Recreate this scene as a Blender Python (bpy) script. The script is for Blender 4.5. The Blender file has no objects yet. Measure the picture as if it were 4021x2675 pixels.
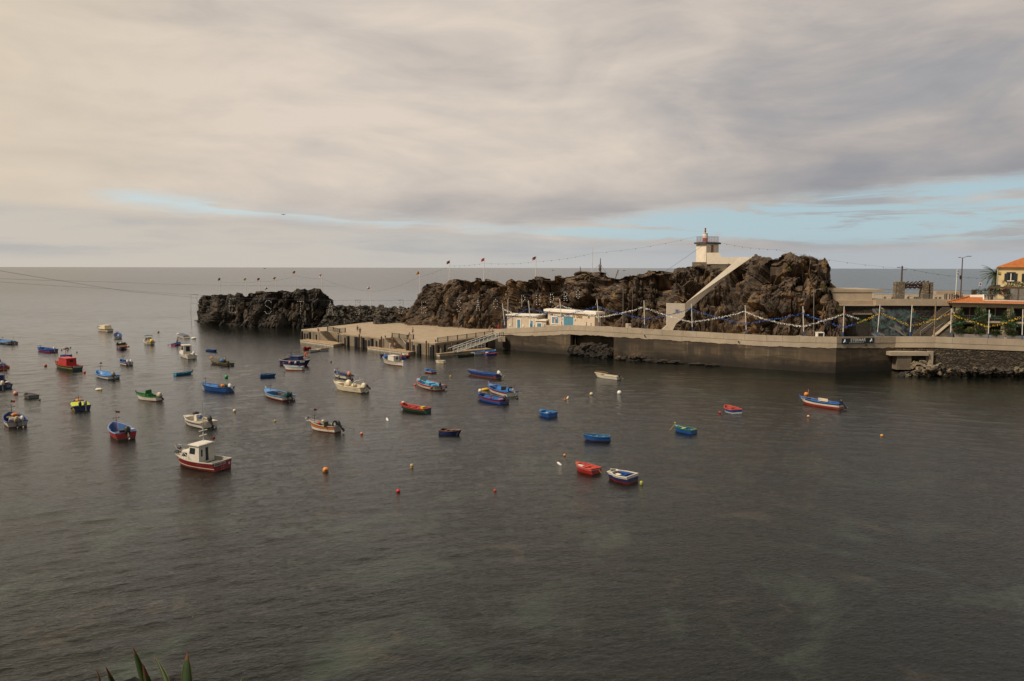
import bpy, math, random
import numpy as np
from mathutils import Vector, Matrix, noise
R = math.radians
rnd = random.Random(11)
S = bpy.context.scene
COL = S.collection
# ------------------------------------------------------------------ camera
F = 28/36*4021; CX, CY = 2010.5, 1337.5
PITCH = R(5.233); ROLL = R(.11); CAM = Vector((0, 0, 20))
fw = Vector((0, math.cos(PITCH), -math.sin(PITCH))); up0 = Vector((0, math.sin(PITCH), math.cos(PITCH))); r0 = Vector((1, 0, 0))
rt = r0*math.cos(ROLL)+up0*math.sin(ROLL); up = up0*math.cos(ROLL)-r0*math.sin(ROLL)
cam = bpy.data.objects.new('camera', bpy.data.cameras.new('camera')); COL.objects.link(cam)
cam.data.lens = 28; cam.data.sensor_width = 36; cam.data.clip_start = .1; cam.data.clip_end = 60000
mw = Matrix.Identity(4)
for i in range(3):
    mw[i][0] = rt[i]; mw[i][1] = up[i]; mw[i][2] = -fw[i]; mw[i][3] = CAM[i]
cam.matrix_world = mw
S.camera = cam

def ray(px, py): return fw + rt*((px-CX)/F) + up*((CY-py)/F)
def at(px, py, z=0.0):                       # point of the level z seen at that pixel
    d = ray(px, py); return CAM + d*((z-CAM.z)/d.z)
def aty(px, py, Y):                          # point at ground distance Y
    d = ray(px, py); return CAM + d*(Y/d.y)
def lerp(a, b, t): return a+(b-a)*t
def interp(x, pts, k=1):
    if x <= pts[0][0]: return pts[0][k]
    for a, b in zip(pts, pts[1:]):
        if x <= b[0]: return lerp(a[k], b[k], (x-a[0])/(b[0]-a[0]) if b[0] > a[0] else 1)
    return pts[-1][k]

# ------------------------------------------------------------------ mesh helper
ORG = {}
class MB:
    def __init__(s): s.v = []; s.f = []; s.m = []; s.s = []
    def add(s, vs, fs, m=0, sm=False):
        o = len(s.v); s.v += [tuple(v) for v in vs]
        for f in fs: s.f.append([i+o for i in f]); s.m.append(m); s.s.append(sm)
    def box(s, c, d, m=0, rz=0.0, mat=None):
        x, y, z = d[0]/2, d[1]/2, d[2]/2
        vs = [Vector((sx*x, sy*y, sz*z)) for sz in (-1, 1) for sx, sy in ((-1, -1), (1, -1), (1, 1), (-1, 1))]
        if mat is None: mat = Matrix.Rotation(rz, 3, 'Z')
        vs = [mat@v+Vector(c) for v in vs]
        s.add(vs, [(0, 3, 2, 1), (4, 5, 6, 7), (0, 1, 5, 4), (1, 2, 6, 5), (2, 3, 7, 6), (3, 0, 4, 7)], m)
    def beam(s, a, b, w, h, m=0):               # box from a to b
        a = Vector(a); b = Vector(b); d = b-a; L = d.length
        if L < 1e-6: return
        x = d/L; y = Vector((0, 0, 1)).cross(x)
        if y.length < 1e-4: y = Vector((1, 0, 0)).cross(x)
        y.normalize(); z = x.cross(y)
        M3 = Matrix((x, y, z)).transposed()
        s.box((a+b)/2, (L, w, h), m, mat=M3)
    def tube(s, pts, r, n=8, m=0, cap=True):
        pts = [Vector(p) for p in pts]; k = len(pts); rings = []
        ref = None
        for i, p in enumerate(pts):
            d = (pts[min(i+1, k-1)]-pts[max(i-1, 0)])
            if d.length < 1e-9: d = Vector((0, 0, 1))
            d.normalize()
            if ref is None or abs(ref.dot(d)) > .97: ref = Vector((1, 0, 0)) if abs(d.x) < .8 else Vector((0, 1, 0))
            u = d.cross(ref).normalized(); w = d.cross(u)
            rr = r[i] if isinstance(r, (list, tuple)) else r
            rings.append([p+u*(rr*math.cos(2*math.pi*j/n))+w*(rr*math.sin(2*math.pi*j/n)) for j in range(n)])
        s.loft(rings, m, caps=cap, sm=n > 5)
    def loft(s, rings, m=0, closed=True, caps=True, sm=True):
        n = len(rings[0]); vs = [v for r in rings for v in r]; fs = []
        for i in range(len(rings)-1):
            for j in range(n if closed else n-1):
                a = i*n+j; b = i*n+(j+1) % n; fs.append((a, b, b+n, a+n))
        s.add(vs, fs, m, sm)
        if caps and closed:
            s.add(rings[0], [tuple(range(n))[::-1]], m); s.add(rings[-1], [tuple(range(n))], m)
    def ball(s, c, r, nu=12, nv=8, m=0, jit=0, g=None):
        if not isinstance(r, (list, tuple)): r = (r, r, r)
        c = Vector(c); rings = []
        for i in range(nv+1):
            t = math.pi*i/nv; rr = max(math.sin(t), .02)
            rings.append([c+Vector((r[0]*rr*math.cos(2*math.pi*j/nu), r[1]*rr*math.sin(2*math.pi*j/nu), -r[2]*math.cos(t)))*(1+(jit*(rnd.random()-.5) if jit else 0)) if not jit else
                          c+Vector((r[0]*rr*math.cos(2*math.pi*j/nu), r[1]*rr*math.sin(2*math.pi*j/nu), -r[2]*math.cos(t)))*(1+jit*(rnd.random()-.5)) for j in range(nu)])
        s.loft(rings, m)
    def prism(s, poly, z0, z1, m=0, mt=None):
        n = len(poly); vs = [(p[0], p[1], z0) for p in poly]+[(p[0], p[1], z1) for p in poly]
        s.add(vs, [tuple(range(n))[::-1]]+[(i, (i+1) % n, (i+1) % n+n, i+n) for i in range(n)], m)
        s.add([(p[0], p[1], z1) for p in poly], [tuple(range(n))], m if mt is None else mt)
    def slab(s, pts, back, m=0):                # polygon in space extruded by a vector
        n = len(pts); a = [Vector(p) for p in pts]; b = [p+Vector(back) for p in a]
        s.add(a+b, [tuple(range(n))[::-1], tuple(range(n, 2*n))]+[(i, (i+1) % n, (i+1) % n+n, i+n) for i in range(n)], m)
    def quad(s, a, b, c, d, m=0): s.add([a, b, c, d], [(0, 1, 2, 3)], m)
    def build(s, name, mats, parent=None, fix=True):
        me = bpy.data.meshes.new(name); v = s.v
        if parent is not None and parent.name in ORG:
            o = ORG[parent.name]; v = [(a[0]-o[0], a[1]-o[1], a[2]-o[2]) for a in v]
        me.from_pydata(v, [], s.f)
        if not isinstance(mats, (list, tuple)): mats = [mats]
        for q in mats: me.materials.append(q)
        me.polygons.foreach_set('material_index', s.m); me.polygons.foreach_set('use_smooth', s.s)
        me.update()
        ob = bpy.data.objects.new(name, me); COL.objects.link(ob)
        if parent is not None:
            ob.parent = parent
            if parent.name in ORG: ORG[ob.name] = ORG[parent.name]
        return ob

def tag(o, label=None, cat=None, group=None, kind=None):
    if label: o['label'] = label
    if cat: o['category'] = cat
    if group: o['group'] = group
    if kind: o['kind'] = kind
    return o
def thing(name, label, cat, loc=(0, 0, 0), rz=0.0, group=None, world=True):
    o = bpy.data.objects.new(name, None); COL.objects.link(o); o.empty_display_size = .3
    o.location = loc; o.rotation_euler = (0, 0, rz)
    if world: ORG[o.name] = tuple(loc)
    return tag(o, label, cat, group)
def kids(o): return [c for c in bpy.data.objects if c.parent == o]
def dup(root, loc, rz, label, sc=None, group=None):
    r = root.copy(); COL.objects.link(r); r.location = loc; r.rotation_euler = (0, 0, rz)
    r['label'] = label
    if sc: r.scale = sc if isinstance(sc, (tuple, list)) else (sc, sc, sc)
    if group: r['group'] = group
    for ch in kids(root):
        c = ch.copy(); COL.objects.link(c); c.parent = r
        for g in kids(ch):
            d = g.copy(); COL.objects.link(d); d.parent = c
    return r

# ------------------------------------------------------------------ node helpers
class E:
    """expression on shader math nodes"""
    def __init__(s, t, k): s.t = t; s.k = k
    def _m(s, op, *a, clamp=False):
        n = s.t.nodes.new('ShaderNodeMath'); n.operation = op; n.use_clamp = clamp
        for i, q in enumerate((s,)+a):
            if isinstance(q, E): s.t.links.new(q.k, n.inputs[i])
            else: n.inputs[i].default_value = q
        return E(s.t, n.outputs[0])
    def __add__(s, o): return s._m('ADD', o)
    __radd__ = __add__
    def __sub__(s, o): return s._m('SUBTRACT', o)
    def __rsub__(s, o): return (s*-1)+o
    def __mul__(s, o): return s._m('MULTIPLY', o)
    __rmul__ = __mul__
    def __truediv__(s, o): return s._m('DIVIDE', o)
    def pw(s, o): return s._m('POWER', o)
    def mx(s, o): return s._m('MAXIMUM', o)
    def mn(s, o): return s._m('MINIMUM', o)
    def sqrt(s): return s._m('SQRT')
    def abs(s): return s._m('ABSOLUTE')
    def step(s, lo, hi):
        n = s.t.nodes.new('ShaderNodeMapRange'); n.interpolation_type = 'SMOOTHSTEP'; n.clamp = True
        for i, q in ((0, s), (1, lo), (2, hi)):
            if isinstance(q, E): s.t.links.new(q.k, n.inputs[i])
            else: n.inputs[i].default_value = q
        n.inputs[3].default_value = 0; n.inputs[4].default_value = 1
        return E(s.t, n.outputs[0])
def comb(t, *a):
    n = t.nodes.new('ShaderNodeCombineXYZ')
    for i, q in enumerate(a):
        if isinstance(q, E): t.links.new(q.k, n.inputs[i])
        else: n.inputs[i].default_value = q
    return n.outputs[0]
def sep(t, k):
    n = t.nodes.new('ShaderNodeSeparateXYZ'); t.links.new(k, n.inputs[0]); return [E(t, o) for o in n.outputs]
def tex(t, vec, scale, detail=4, rough=.5, dist=0.0, kind='NOISE', feat=None, lac=2.0):
    n = t.nodes.new('ShaderNodeTexNoise' if kind == 'NOISE' else 'ShaderNodeTexVoronoi')
    t.links.new(vec, n.inputs['Vector']); n.inputs['Scale'].default_value = scale
    if kind == 'NOISE':
        n.inputs['Detail'].default_value = detail; n.inputs['Roughness'].default_value = rough; n.inputs['Distortion'].default_value = dist
        n.inputs['Lacunarity'].default_value = lac
        return E(t, n.outputs['Fac'])
    if feat: n.feature = feat
    return E(t, n.outputs['Distance'])
def mixc(t, fac, a, b, mode='MIX'):
    n = t.nodes.new('ShaderNodeMix'); n.data_type = 'RGBA'; n.blend_type = mode; n.clamp_factor = True
    for i, q in ((0, fac), (6, a), (7, b)):
        if isinstance(q, E): t.links.new(q.k, n.inputs[i])
        elif isinstance(q, bpy.types.NodeSocket): t.links.new(q, n.inputs[i])
        elif i == 0: n.inputs[0].default_value = q
        else: n.inputs[i].default_value = (*q, 1)
    return n.outputs[2]
def newmat(name):
    m = bpy.data.materials.new(name); m.use_nodes = True
    t = m.node_tree; return m, t, t.nodes['Principled BSDF']
def setbump(t, p, h, dist=.05, strength=1.0):
    b = t.nodes.new('ShaderNodeBump'); b.inputs['Distance'].default_value = dist; b.inputs['Strength'].default_value = strength
    t.links.new(h.k, b.inputs['Height']); t.links.new(b.outputs[0], p.inputs['Normal']); return b
MC = {}
def M(col, rough=.55, var=.15, scale=2.0, metal=0.0, bump=0.0, dirt=0.0, name=None):
    key = (tuple(col), rough, var, scale, metal, bump, dirt)
    if key in MC: return MC[key]
    m, t, p = newmat(name or 'paint')
    co = t.nodes.new('ShaderNodeTexCoord').outputs['Object']
    n = tex(t, co, scale, 6, .62)
    a = tuple(c*(1-var) for c in col); b = tuple(min(1, c*(1+var)) for c in col)
    c = mixc(t, n.step(.3, .7), a, b)
    if dirt:
        n2 = tex(t, co, scale*.45+.6, 7, .7).step(.52, .75)*dirt
        c = mixc(t, n2, c, (.09, .07, .05))
    t.links.new(c, p.inputs['Base Color'])
    p.inputs['Roughness'].default_value = rough; p.inputs['Metallic'].default_value = metal
    if bump: setbump(t, p, n, bump)
    MC[key] = m; return m
WHITE = M((.74, .70, .62), .45, .08, 1.5, dirt=.25, name='white_paint')
BLACK = M((.012, .012, .013), .5, .3, name='black')
STEEL = M((.38, .37, .35), .35, .15, metal=.7, name='steel')
GLASS = M((.015, .02, .022), .08, .2, name='dark_glass')
WOOD = M((.26, .17, .095), .7, .3, 3, name='wood')

# ------------------------------------------------------------------ world: overcast sky with a clear gap above the horizon
W = bpy.data.worlds.new('World'); S.world = W; W.use_nodes = True
t = W.node_tree; bg = t.nodes['Background']; bg.inputs[1].default_value = .1
SUN_EL, SUN_AZ = R(50), R(-62)                  # azimuth measured from the view direction, to the left
sky = t.nodes.new('ShaderNodeTexSky'); sky.sky_type = 'NISHITA'; sky.sun_disc = False
sky.sun_elevation = SUN_EL; sky.sun_rotation = SUN_AZ; sky.air_density = 1.0; sky.dust_density = .8; sky.ozone_density = 1.0
d = t.nodes.new('ShaderNodeTexCoord').outputs['Generated']
x, y, z = sep(t, d)
hyp = (x*x+y*y).sqrt().mx(.001)
az = x._m('ARCTAN2', y); tl = z/hyp
# streaky noise in (azimuth, elevation), compressed towards the horizon like a flat cloud layer
pz = (z.mx(0)+.10)
cp = comb(t, x/pz, y/pz, 0.0)
big = tex(t, cp, .42, 7, .52, .25)
med = tex(t, comb(t, az*1.0, tl*7.0, 3.1), 3.0, 7, .55, .6)
fine = tex(t, comb(t, az*1.0, tl*9.0, 7.7), 9.0, 8, .62, .4)
wob = (med-.5)*.028+(fine-.5)*.022
tlw = tl+wob
up_ = az.mx(0)*.085+(az*-1).mx(0)*.072+.055
lo_ = (az*-.052+.041).mx(.024).mn(.085)
gap = tlw.step(lo_-.004, lo_+.012)*(1-tlw.step(up_-.014, up_+.006))
pocket = tex(t, comb(t, az*1.0, tl*10.0, 1.3), 5.5, 7, .6, .5)
gap = gap*(1-pocket.step(.50, .60)*.8)
gap = gap*(1-(az*-1).step(.43, .50))
# cloud deck brightness: soft streaks, bluer and darker to the right, warm on the left where the sun stands
s1 = tex(t, comb(t, az*1.2+tl*.5, tl*3.9, 0.4), 2.6, 7, .55, .7)
s2 = tex(t, comb(t, az*1.7-tl*.3, tl*6.0, 6.4), 3.8, 7, .58, .5)
low = 1-tl.step(.0, .22)
shade = (s1*.5+s2*.28+big*.22-.5)*3.1+.70
shade = (shade-(az-.05).mx(0)*.80-low*.12+(az*-1).mx(0)*.30).mx(0).mn(1)
cl = mixc(t, shade, (3.6, 3.45, 3.5), (7.3, 6.35, 5.45))
cl = mixc(t, (az*-1).step(.20, .72)*.70, cl, (6.8, 5.75, 4.3))
cl = mixc(t, (az.step(.30, .66))*tl.step(.10, .45)*.35, cl, (3.2, 3.0, 3.0))
edge = tlw.step(up_-.008, up_+.010)*(1-tl.step(up_+.0, up_+.05))*az.step(-.30, .12)
cl = mixc(t, edge*.45, cl, (2.2, 2.5, 3.0))
blot = tex(t, comb(t, az*1.3-tl*.4, tl*3.2, 2.2), 2.2, 7, .56, .6).step(.50, .66)*az.step(-.12, .5)*tl.step(.06, .14)
cl = mixc(t, blot*.55, cl, (2.7, 2.95, 3.4))
cl = mixc(t, tl.step(.33, .8)*.6, cl, (5.0, 4.65, 3.8))
hz = mixc(t, az.step(-.45, .5), (5.9, 5.4, 4.75), (4.4, 4.7, 5.0))
band = (med*.6+fine*.4).step(.42, .66)*tl.step(.004, .02)
hz = mixc(t, band*.45, hz, (3.2, 3.5, 3.9))
below = 1-tlw.step(lo_-.010, lo_+.004)
cl = mixc(t, below, cl, hz)
skyc = mixc(t, .88, sky.outputs[0], mixc(t, az.step(-.35, .35), (6.0, 7.0, 7.2), (4.1, 5.5, 6.1)))
fin = mixc(t, gap, cl, skyc)
fin = mixc(t, (y*-1).step(-.05, .6)*.42, fin, (1.3, 1.25, 1.2))     # unseen sky behind the viewpoint, darkened to cut fill and deepen shadows
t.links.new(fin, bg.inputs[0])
sun = bpy.data.objects.new('sun', bpy.data.lights.new('sun', 'SUN')); COL.objects.link(sun)
sun.data.energy = 3.7; sun.data.angle = R(8); sun.data.color = (1, .90, .76)
sd = Vector((math.sin(SUN_AZ)*math.cos(SUN_EL), math.cos(SUN_AZ)*math.cos(SUN_EL), math.sin(SUN_EL)))
SUNBACK = Vector((-.62, -.38, .80)).normalized()
sky.sun_rotation = math.atan2(SUNBACK.x, SUNBACK.y); sky.sun_elevation = math.asin(SUNBACK.z)
sun.rotation_euler = SUNBACK.to_track_quat('Z', 'Y').to_euler()
S.view_settings.view_transform = 'Standard'; S.view_settings.look = 'None'; S.view_settings.exposure = 0; S.view_settings.gamma = 1
S.view_settings.use_curve_mapping = False

# ------------------------------------------------------------------ water
m, t, p = newmat('sea_water')
g = t.nodes.new('ShaderNodeNewGeometry').outputs['Position']
gx, gy, gz = sep(t, g)
dist = (gx*gx+gy*gy).sqrt()
near = 1-dist.step(42, 112)
pat = tex(t, g, .10, 7, .62, .8).step(.50, .68)
pat2 = tex(t, comb(t, gx+40, gy, 2.0), .17, 7, .65, .5).step(.57, .70)
c = mixc(t, pat*(near*.90+.06), (.0055, .0066, .0045), (.031, .042, .028))
c = mixc(t, pat2*near*.6, c, (.055, .044, .028))
bank = (1-dist.step(130, 190))*dist.step(105, 140)*gx.step(-15, 15)*.5
c = mixc(t, bank*pat, c, (.014, .034, .022))
t.links.new(c, p.inputs['Base Color']); p.inputs['IOR'].default_value = 1.333
# wind streaks change the roughness of the far water
st = tex(t, comb(t, gx*.004, gy*.03, 0.0), 1.0, 5, .55, .6)
t.links.new((dist.step(60, 900)*.16+.02+st*.03).k, p.inputs['Roughness'])
ca, sa = math.cos(R(22)), math.sin(R(22))
wx = gx*ca+gy*sa; wy = gy*ca-gx*sa
w2 = tex(t, comb(t, wx*2.2, wy*4.6, 5.0), 1.0, 4, .6, .8)
w3 = tex(t, comb(t, wx*.30, wy*.62, 9.0), 1.0, 3, .5, .3)
w4 = tex(t, comb(t, gx*.012, gy*.05, 2.0), 1.0, 4, .5)
h = w2*.18*(1-dist.step(60, 200)*.5)+w3*dist.step(150, 420)*.9+w4*dist.step(300, 1500)*5.0
b = setbump(t, p, h, .40, 1.0)
# real waves: a polar sheet round the shore below the viewpoint, fine close by, flat far out
wr = np.random.RandomState(5)
NA = 900; ang = np.linspace(R(-37), R(37), NA)
rad = [26.0]
while rad[-1] < 540: rad.append(rad[-1]*(1+.0023))
rad = np.array(rad); NR = len(rad)
A2, R2 = np.meshgrid(ang, rad); X = R2*np.sin(A2); Yy = R2*np.cos(A2); H = np.zeros_like(X)
dr = R2*.0023
bendx = -.55*50*np.log(np.cosh(X/50))              # crests turn as they run into the bay
for k in range(120):
    lam = .45*(16.0**(wr.rand()**1.6)); main_ = k % 3 < 2
    dev = wr.randn()*R(19 if main_ else 45)
    slope = (.0145 if main_ else .011)*(1.0 if lam < 3.0 else .5)
    kk = 2*math.pi/lam; fil = np.clip((lam/dr-2.2)/3.0, 0, 1)
    ph = kk*(bendx*math.cos(dev)+X*(.12+math.sin(dev))-Yy*.92*math.cos(dev))
    H += slope*lam/(2*math.pi)*fil*np.sin(ph+wr.rand()*6.28+.8*np.sin(X*.06+wr.rand()*6)+.8*np.sin(Yy*.07+wr.rand()*6))
patch = .70+.28*np.sin(X*.045+1.2*np.sin(Yy*.031)+1)+.22*np.sin(Yy*.052+1.4*np.sin(X*.027)+2)
edge_ = np.clip((540-R2)/140, 0, 1)*np.clip((R2-26)/4, 0, 1)*np.clip((R(37)-np.abs(A2))/R(1), 0, 1)
H *= patch*edge_
verts = [np.stack([X.ravel(), Yy.ravel(), H.ravel()], 1)]
idx = np.arange(NR*NA).reshape(NR, NA)
faces = [np.stack([idx[:-1, :-1], idx[:-1, 1:], idx[1:, 1:], idx[1:, :-1]], -1).reshape(-1, 4)]
nv = NR*NA
def ring(angs, rads):
    global nv
    aa, rr = np.meshgrid(np.array(angs), np.array(rads)); verts.append(np.stack([(rr*np.sin(aa)).ravel(), (rr*np.cos(aa)).ravel(), np.zeros(aa.size)], 1))
    i_ = np.arange(aa.size).reshape(aa.shape)+nv; nv += aa.size
    faces.append(np.stack([i_[:-1, :-1], i_[:-1, 1:], i_[1:, 1:], i_[1:, :-1]], -1).reshape(-1, 4))
ring(ang, [rad[-1], 900, 2500, 9000, 50000]); ring(ang[::8].tolist()+[ang[-1]], [.01, 26.0])
ring(np.linspace(R(37), R(323), 60), [.01, 200, 3000, 50000])
V = np.concatenate(verts); Fq = np.concatenate(faces)[:, ::-1]
me = bpy.data.meshes.new('sea_water'); me.vertices.add(len(V)); me.vertices.foreach_set('co', V.astype('f').ravel())
me.loops.add(Fq.size); me.loops.foreach_set('vertex_index', Fq.astype('i').ravel()); me.polygons.add(len(Fq))
me.polygons.foreach_set('loop_start', np.arange(0, Fq.size, 4, dtype='i')); me.polygons.foreach_set('loop_total', np.full(len(Fq), 4, dtype='i'))
me.polygons.foreach_set('use_smooth', np.ones(len(Fq), dtype=bool)); me.update(); me.validate(); me.materials.append(m)
ob = bpy.data.objects.new('sea_water', me); COL.objects.link(ob); tag(ob, kind='structure')
# ------------------------------------------------------------------ lava rock
def rockmat(name, lo, hi, ochre, amt=.5):
    m, t, p = newmat(name)
    g = t.nodes.new('ShaderNodeNewGeometry').outputs['Position']
    gx, gy, gz = sep(t, g)
    v = comb(t, gx, gy, gz*.55)
    n1 = tex(t, v, .55, 9, .68, .6); n2 = tex(t, g, 3.2, 6, .7); n3 = tex(t, v, .16, 6, .6, 1.0)
    c = mixc(t, n1.step(.34, .68), lo, hi)
    c = mixc(t, (n3*.7+n1*.3).step(.49, .62)*amt, c, ochre)
    c = mixc(t, n2.step(.52, .74)*.5, c, tuple(q*1.9 for q in hi))
    wet = 1-gz.step(.2, 1.5)
    c = mixc(t, wet*.8, c, (.012, .010, .008))
    t.links.new(c, p.inputs['Base Color']); p.inputs['Roughness'].default_value = .85
    setbump(t, p, n2*.5+n1*.8, .22); return m
ROCK = rockmat('lava_rock', (.018, .0115, .007), (.120, .078, .047), (.225, .130, .055), .65)
ROCKL = rockmat('islet_rock', (.012, .0095, .007), (.072, .053, .036), (.125, .083, .046), .5)

def vor(p, k=0):
    dd, pp = noise.voronoi(p)
    return dd[0], dd[1], pp[0]
def facet(q, seed, sharp, edge):
    """one Voronoi block: own stand-out, own tilted face, a crack where it meets its neighbour"""
    a, b, c = vor(q)
    h = noise.cell(c*7.3+Vector((seed, 0, 0)))
    tx = noise.cell(c*3.1+Vector((0, seed, 0)))-.5; ty = noise.cell(c*4.7+Vector((0, 0, seed)))-.5
    r = q-c; e = b-a
    return (h-.5)+(r.x*tx*1.7+r.z*ty*1.1)+(min(e*sharp, 1)-1)*edge
def rock_disp(P, amp):
    x, y, z = P
    w = noise.noise_vector(Vector((x*.10, y*.10, z*.06)))*2.2
    w2 = noise.noise_vector(Vector((x*.5, y*.5, z*.3)))*.5
    up_ = noise.noise(Vector((x*.05, y*.05, 4.0)))       # columns lean differently along the cliff
    xx = x+w.x+w2.x+z*up_*.6
    d1 = facet(Vector((xx, y+w.y, z*.34+w.z*.1))*.24, 1.0, 5, .45)
    d2 = facet(Vector((xx, y+w.y, z*.20+w2.z*.25))*.62, 2.0, 5, .40)
    d3 = facet(Vector((x+w2.x+z*up_*.4, y, z*.34+w2.z*.3))*1.6, 3.0, 5, .35)
    k = .55+.6*max(0, noise.noise(Vector((x*.09, y*.09, z*.12)))+.3)
    d4 = noise.fractal(Vector((x, y, z))*2.2, 1.0, 2.0, 3)
    return amp*(d1*1.8+d2*.85*k+d3*.40*k+d4*.08)

def rock(name, mat, crest, base, setb, step=3.0, nf=54, amp=1.0, prof=1.0, top=14, endl=10, endr=10, depth=None):
    """crest: silhouette points (px,py); base: (px,py,z) foot points, or (px,Y,z) when depth; setb: (px,metres)"""
    x0, x1 = crest[0][0], crest[-1][0]
    n = int((x1-x0)/step)+1
    cols = []
    for i in range(n+1):
        px = x0+(x1-x0)*i/n
        zb = interp(px, base, 2)
        B = aty(px, 1300, interp(px, base, 1)) if depth else at(px, interp(px, base, 1), zb)
        py = interp(px, crest)+(noise.fractal(Vector((px*.06, 3.3, 1.7)), .8, 2.0, 4))*2.2
        sb = interp(px, setb); C = aty(px, py, B.y+sb)
        cols.append((px, B, C, zb))
    def curl(c, k, side):                       # the flanks turn back out of sight
        px, B, C, zb = c; back = 1-math.cos(k*math.pi/2)
        dx = side*.5*math.sin(k*math.pi/2)
        return (px, B+Vector((dx+B.x/B.y*10*back, 10*back, 0)), C+Vector((dx+C.x/C.y*6*back, 6*back, -back*.5*(C.z-zb)*.5)), zb)
    L = [curl(cols[0], k/24, -1) for k in range(24, 0, -1)] if endl else []
    Rr = [curl(cols[-1], k/24, 1) for k in range(1, 25)] if endr else []
    cols = L+cols+Rr
    grid = []
    for (px, B, C, zb) in cols:
        col = []
        for j in range(nf+1):
            tt = j/nf; s = tt**prof if not callable(prof) else prof(px, tt)
            col.append(Vector((lerp(B.x, C.x, s), lerp(B.y, C.y, s), lerp(zb-1.2, C.z, tt))))
        nt = 10
        for j in range(1, nt+1):
            q = j/nt; col.append(Vector((C.x+C.x/C.y*top*q, C.y+top*q, C.z-(C.z-zb)*(.22*q+.10*q*q))))
        for j in range(1, 9):
            q = j/8; e = col[nf+nt]; col.append(Vector((e.x+e.x/e.y*5*q, e.y+5*q, lerp(e.z, -1.5, q))))
        grid.append(col)
    nc, nr = len(grid), len(grid[0])
    G = np.array([[tuple(v) for v in c] for c in grid])
    du = np.gradient(G, axis=0); dv = np.gradient(G, axis=1)
    N = np.cross(du, dv); N /= np.maximum(np.linalg.norm(N, axis=2, keepdims=True), 1e-6)
    vs = []
    for i in range(nc):
        for j in range(nr):
            P = G[i, j]; nn = N[i, j]
            tt = j/nf
            a = amp*(1.0 if tt < .93 else .55)
            d = rock_disp(P, a)
            if j > nf: d *= .5; d = min(d, .15)
            up_ = 0
            if .9 < tt <= 1.0: nn = (nn[0]*.8, nn[1]*.8, nn[2]*.2)
            vs.append((P[0]+nn[0]*d, P[1]+nn[1]*d, P[2]+nn[2]*d))
    fs = [(i*nr+j, (i+1)*nr+j, (i+1)*nr+j+1, i*nr+j+1) for i in range(nc-1) for j in range(nr-1)]
    mb = MB(); mb.add(vs, fs, 0, False)
    ob = mb.build(name, mat); return tag(ob, kind='structure')

islet_crest = [(787,1172),(790,1163),(798,1157.5),(822,1159),(846,1156),(865,1152),(879,1156),(906,1155),(924,1163),(931,1150),(947,1150.7),(960,1163),(974,1148),(995,1150),(1017,1146.6),(1026,1144),(1050,1145),(1080,1142.5),(1094,1138),(1113,1138.5),(1128,1143),(1145,1146.6),(1167,1133),(1182,1136),(1197,1131.7),(1210,1140),(1235,1131.7),(1259,1134.4),(1267,1146.6),(1281,1157.5),(1297,1160),(1300,1168),(1313,1179),(1320,1201),(1326,1212)]
rock('rocky_islet', ROCKL, islet_crest, [(787,1269,0),(850,1278,0),(950,1284,0),(1060,1287,0),(1190,1289,0),(1330,1284,0)], [(787,5),(1326,5)], step=2.0, nf=60, amp=1.0, prof=1.25, top=16)
main_crest = [(1572,1236),(1590,1222),(1606,1215),(1612,1205),(1620,1186),(1635,1170),(1638,1156),(1652,1150),(1658,1127),(1675,1111),(1690,1114),(1707,1108),(1730,1111),(1739,1121),(1759,1111),(1768,1102),(1796,1094),(1828,1097),(1848,1104),(1874,1088),(1892,1100),(1906,1094),(1915,1094.5),(1951,1103.5),(1976,1119),(1989,1102),(2007,1094.5),(2027,1103.5),(2042,1099.7),(2065,1101),(2088,1089.5),(2124,1084),(2152,1087),(2162,1094.6),(2177,1079),(2198,1078),(2216,1088),(2256,1082),(2269,1069),(2294,1065),(2328,1071.6),(2356,1065),(2378,1069),(2383,1089.5),(2424,1092),(2455,1077),(2485,1078),(2517,1075.7),(2546,1062.5),(2582,1062.5),(2599,1061),(2629,1065.4),(2658,1053.7),(2693,1047.8),(2722,1046),(2740,1040),(2790,1039),(2830,1046),(2870,1036),(2905,1034),(2938,1030),(2950,1004),(2971,998),(2985,1013),(3021,1011),(3035,1020),(3056,1001),(3080,998),(3106,988),(3120,1000),(3135,1008),(3159,1004),(3182,1010),(3194,1023),(3226,1018.7),(3235,1013),(3255,1018.7),(3260,1030)]
def mprof(px, tt):
    # left part steep; a lying slope under the stairway; steep head on the right
    k = max(0, 1-abs(px-2790)/190)
    return lerp(tt**1.7, tt**1.02, min(1, k*1.6))
main_base = [(1572,244,2.9),(1600,240,2.9),(1713,230,2.9),(1799,224.5,2.9),(1915,220,2.9),(2000,213,4.6),(2150,207,5),(2340,197,5.4),(2440,189,5.5),(2600,183,5.5),(2640,176,5.5),(2700,172.5,5.5),(2800,171,5.5),(2900,170,5.5),(3100,166.5,5.5),(3200,165,5.5),(3260,164,5.5)]
main_set = [(1572,3),(1660,6),(2000,6),(2300,7),(2560,8),(2660,14),(2740,21),(2800,23),(2870,21),(2940,17),(3000,12),(3100,9),(3260,8)]
rock('lava_cliff', ROCK, main_crest, main_base, main_set, step=2.4, nf=80, amp=1.15, prof=mprof, top=15, depth=True)
rock('cliff_shoulder', ROCK, [(3236,1150),(3250,1140),(3264,1137),(3270,1170),(3285,1181),(3299,1186),(3306,1198),(3312,1212)], [(3236,161.5,5.5),(3312,160.5,5.5)], [(3236,4),(3312,3)], step=2, nf=40, amp=.8, prof=1.4, top=5, depth=True, endl=0)

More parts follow.
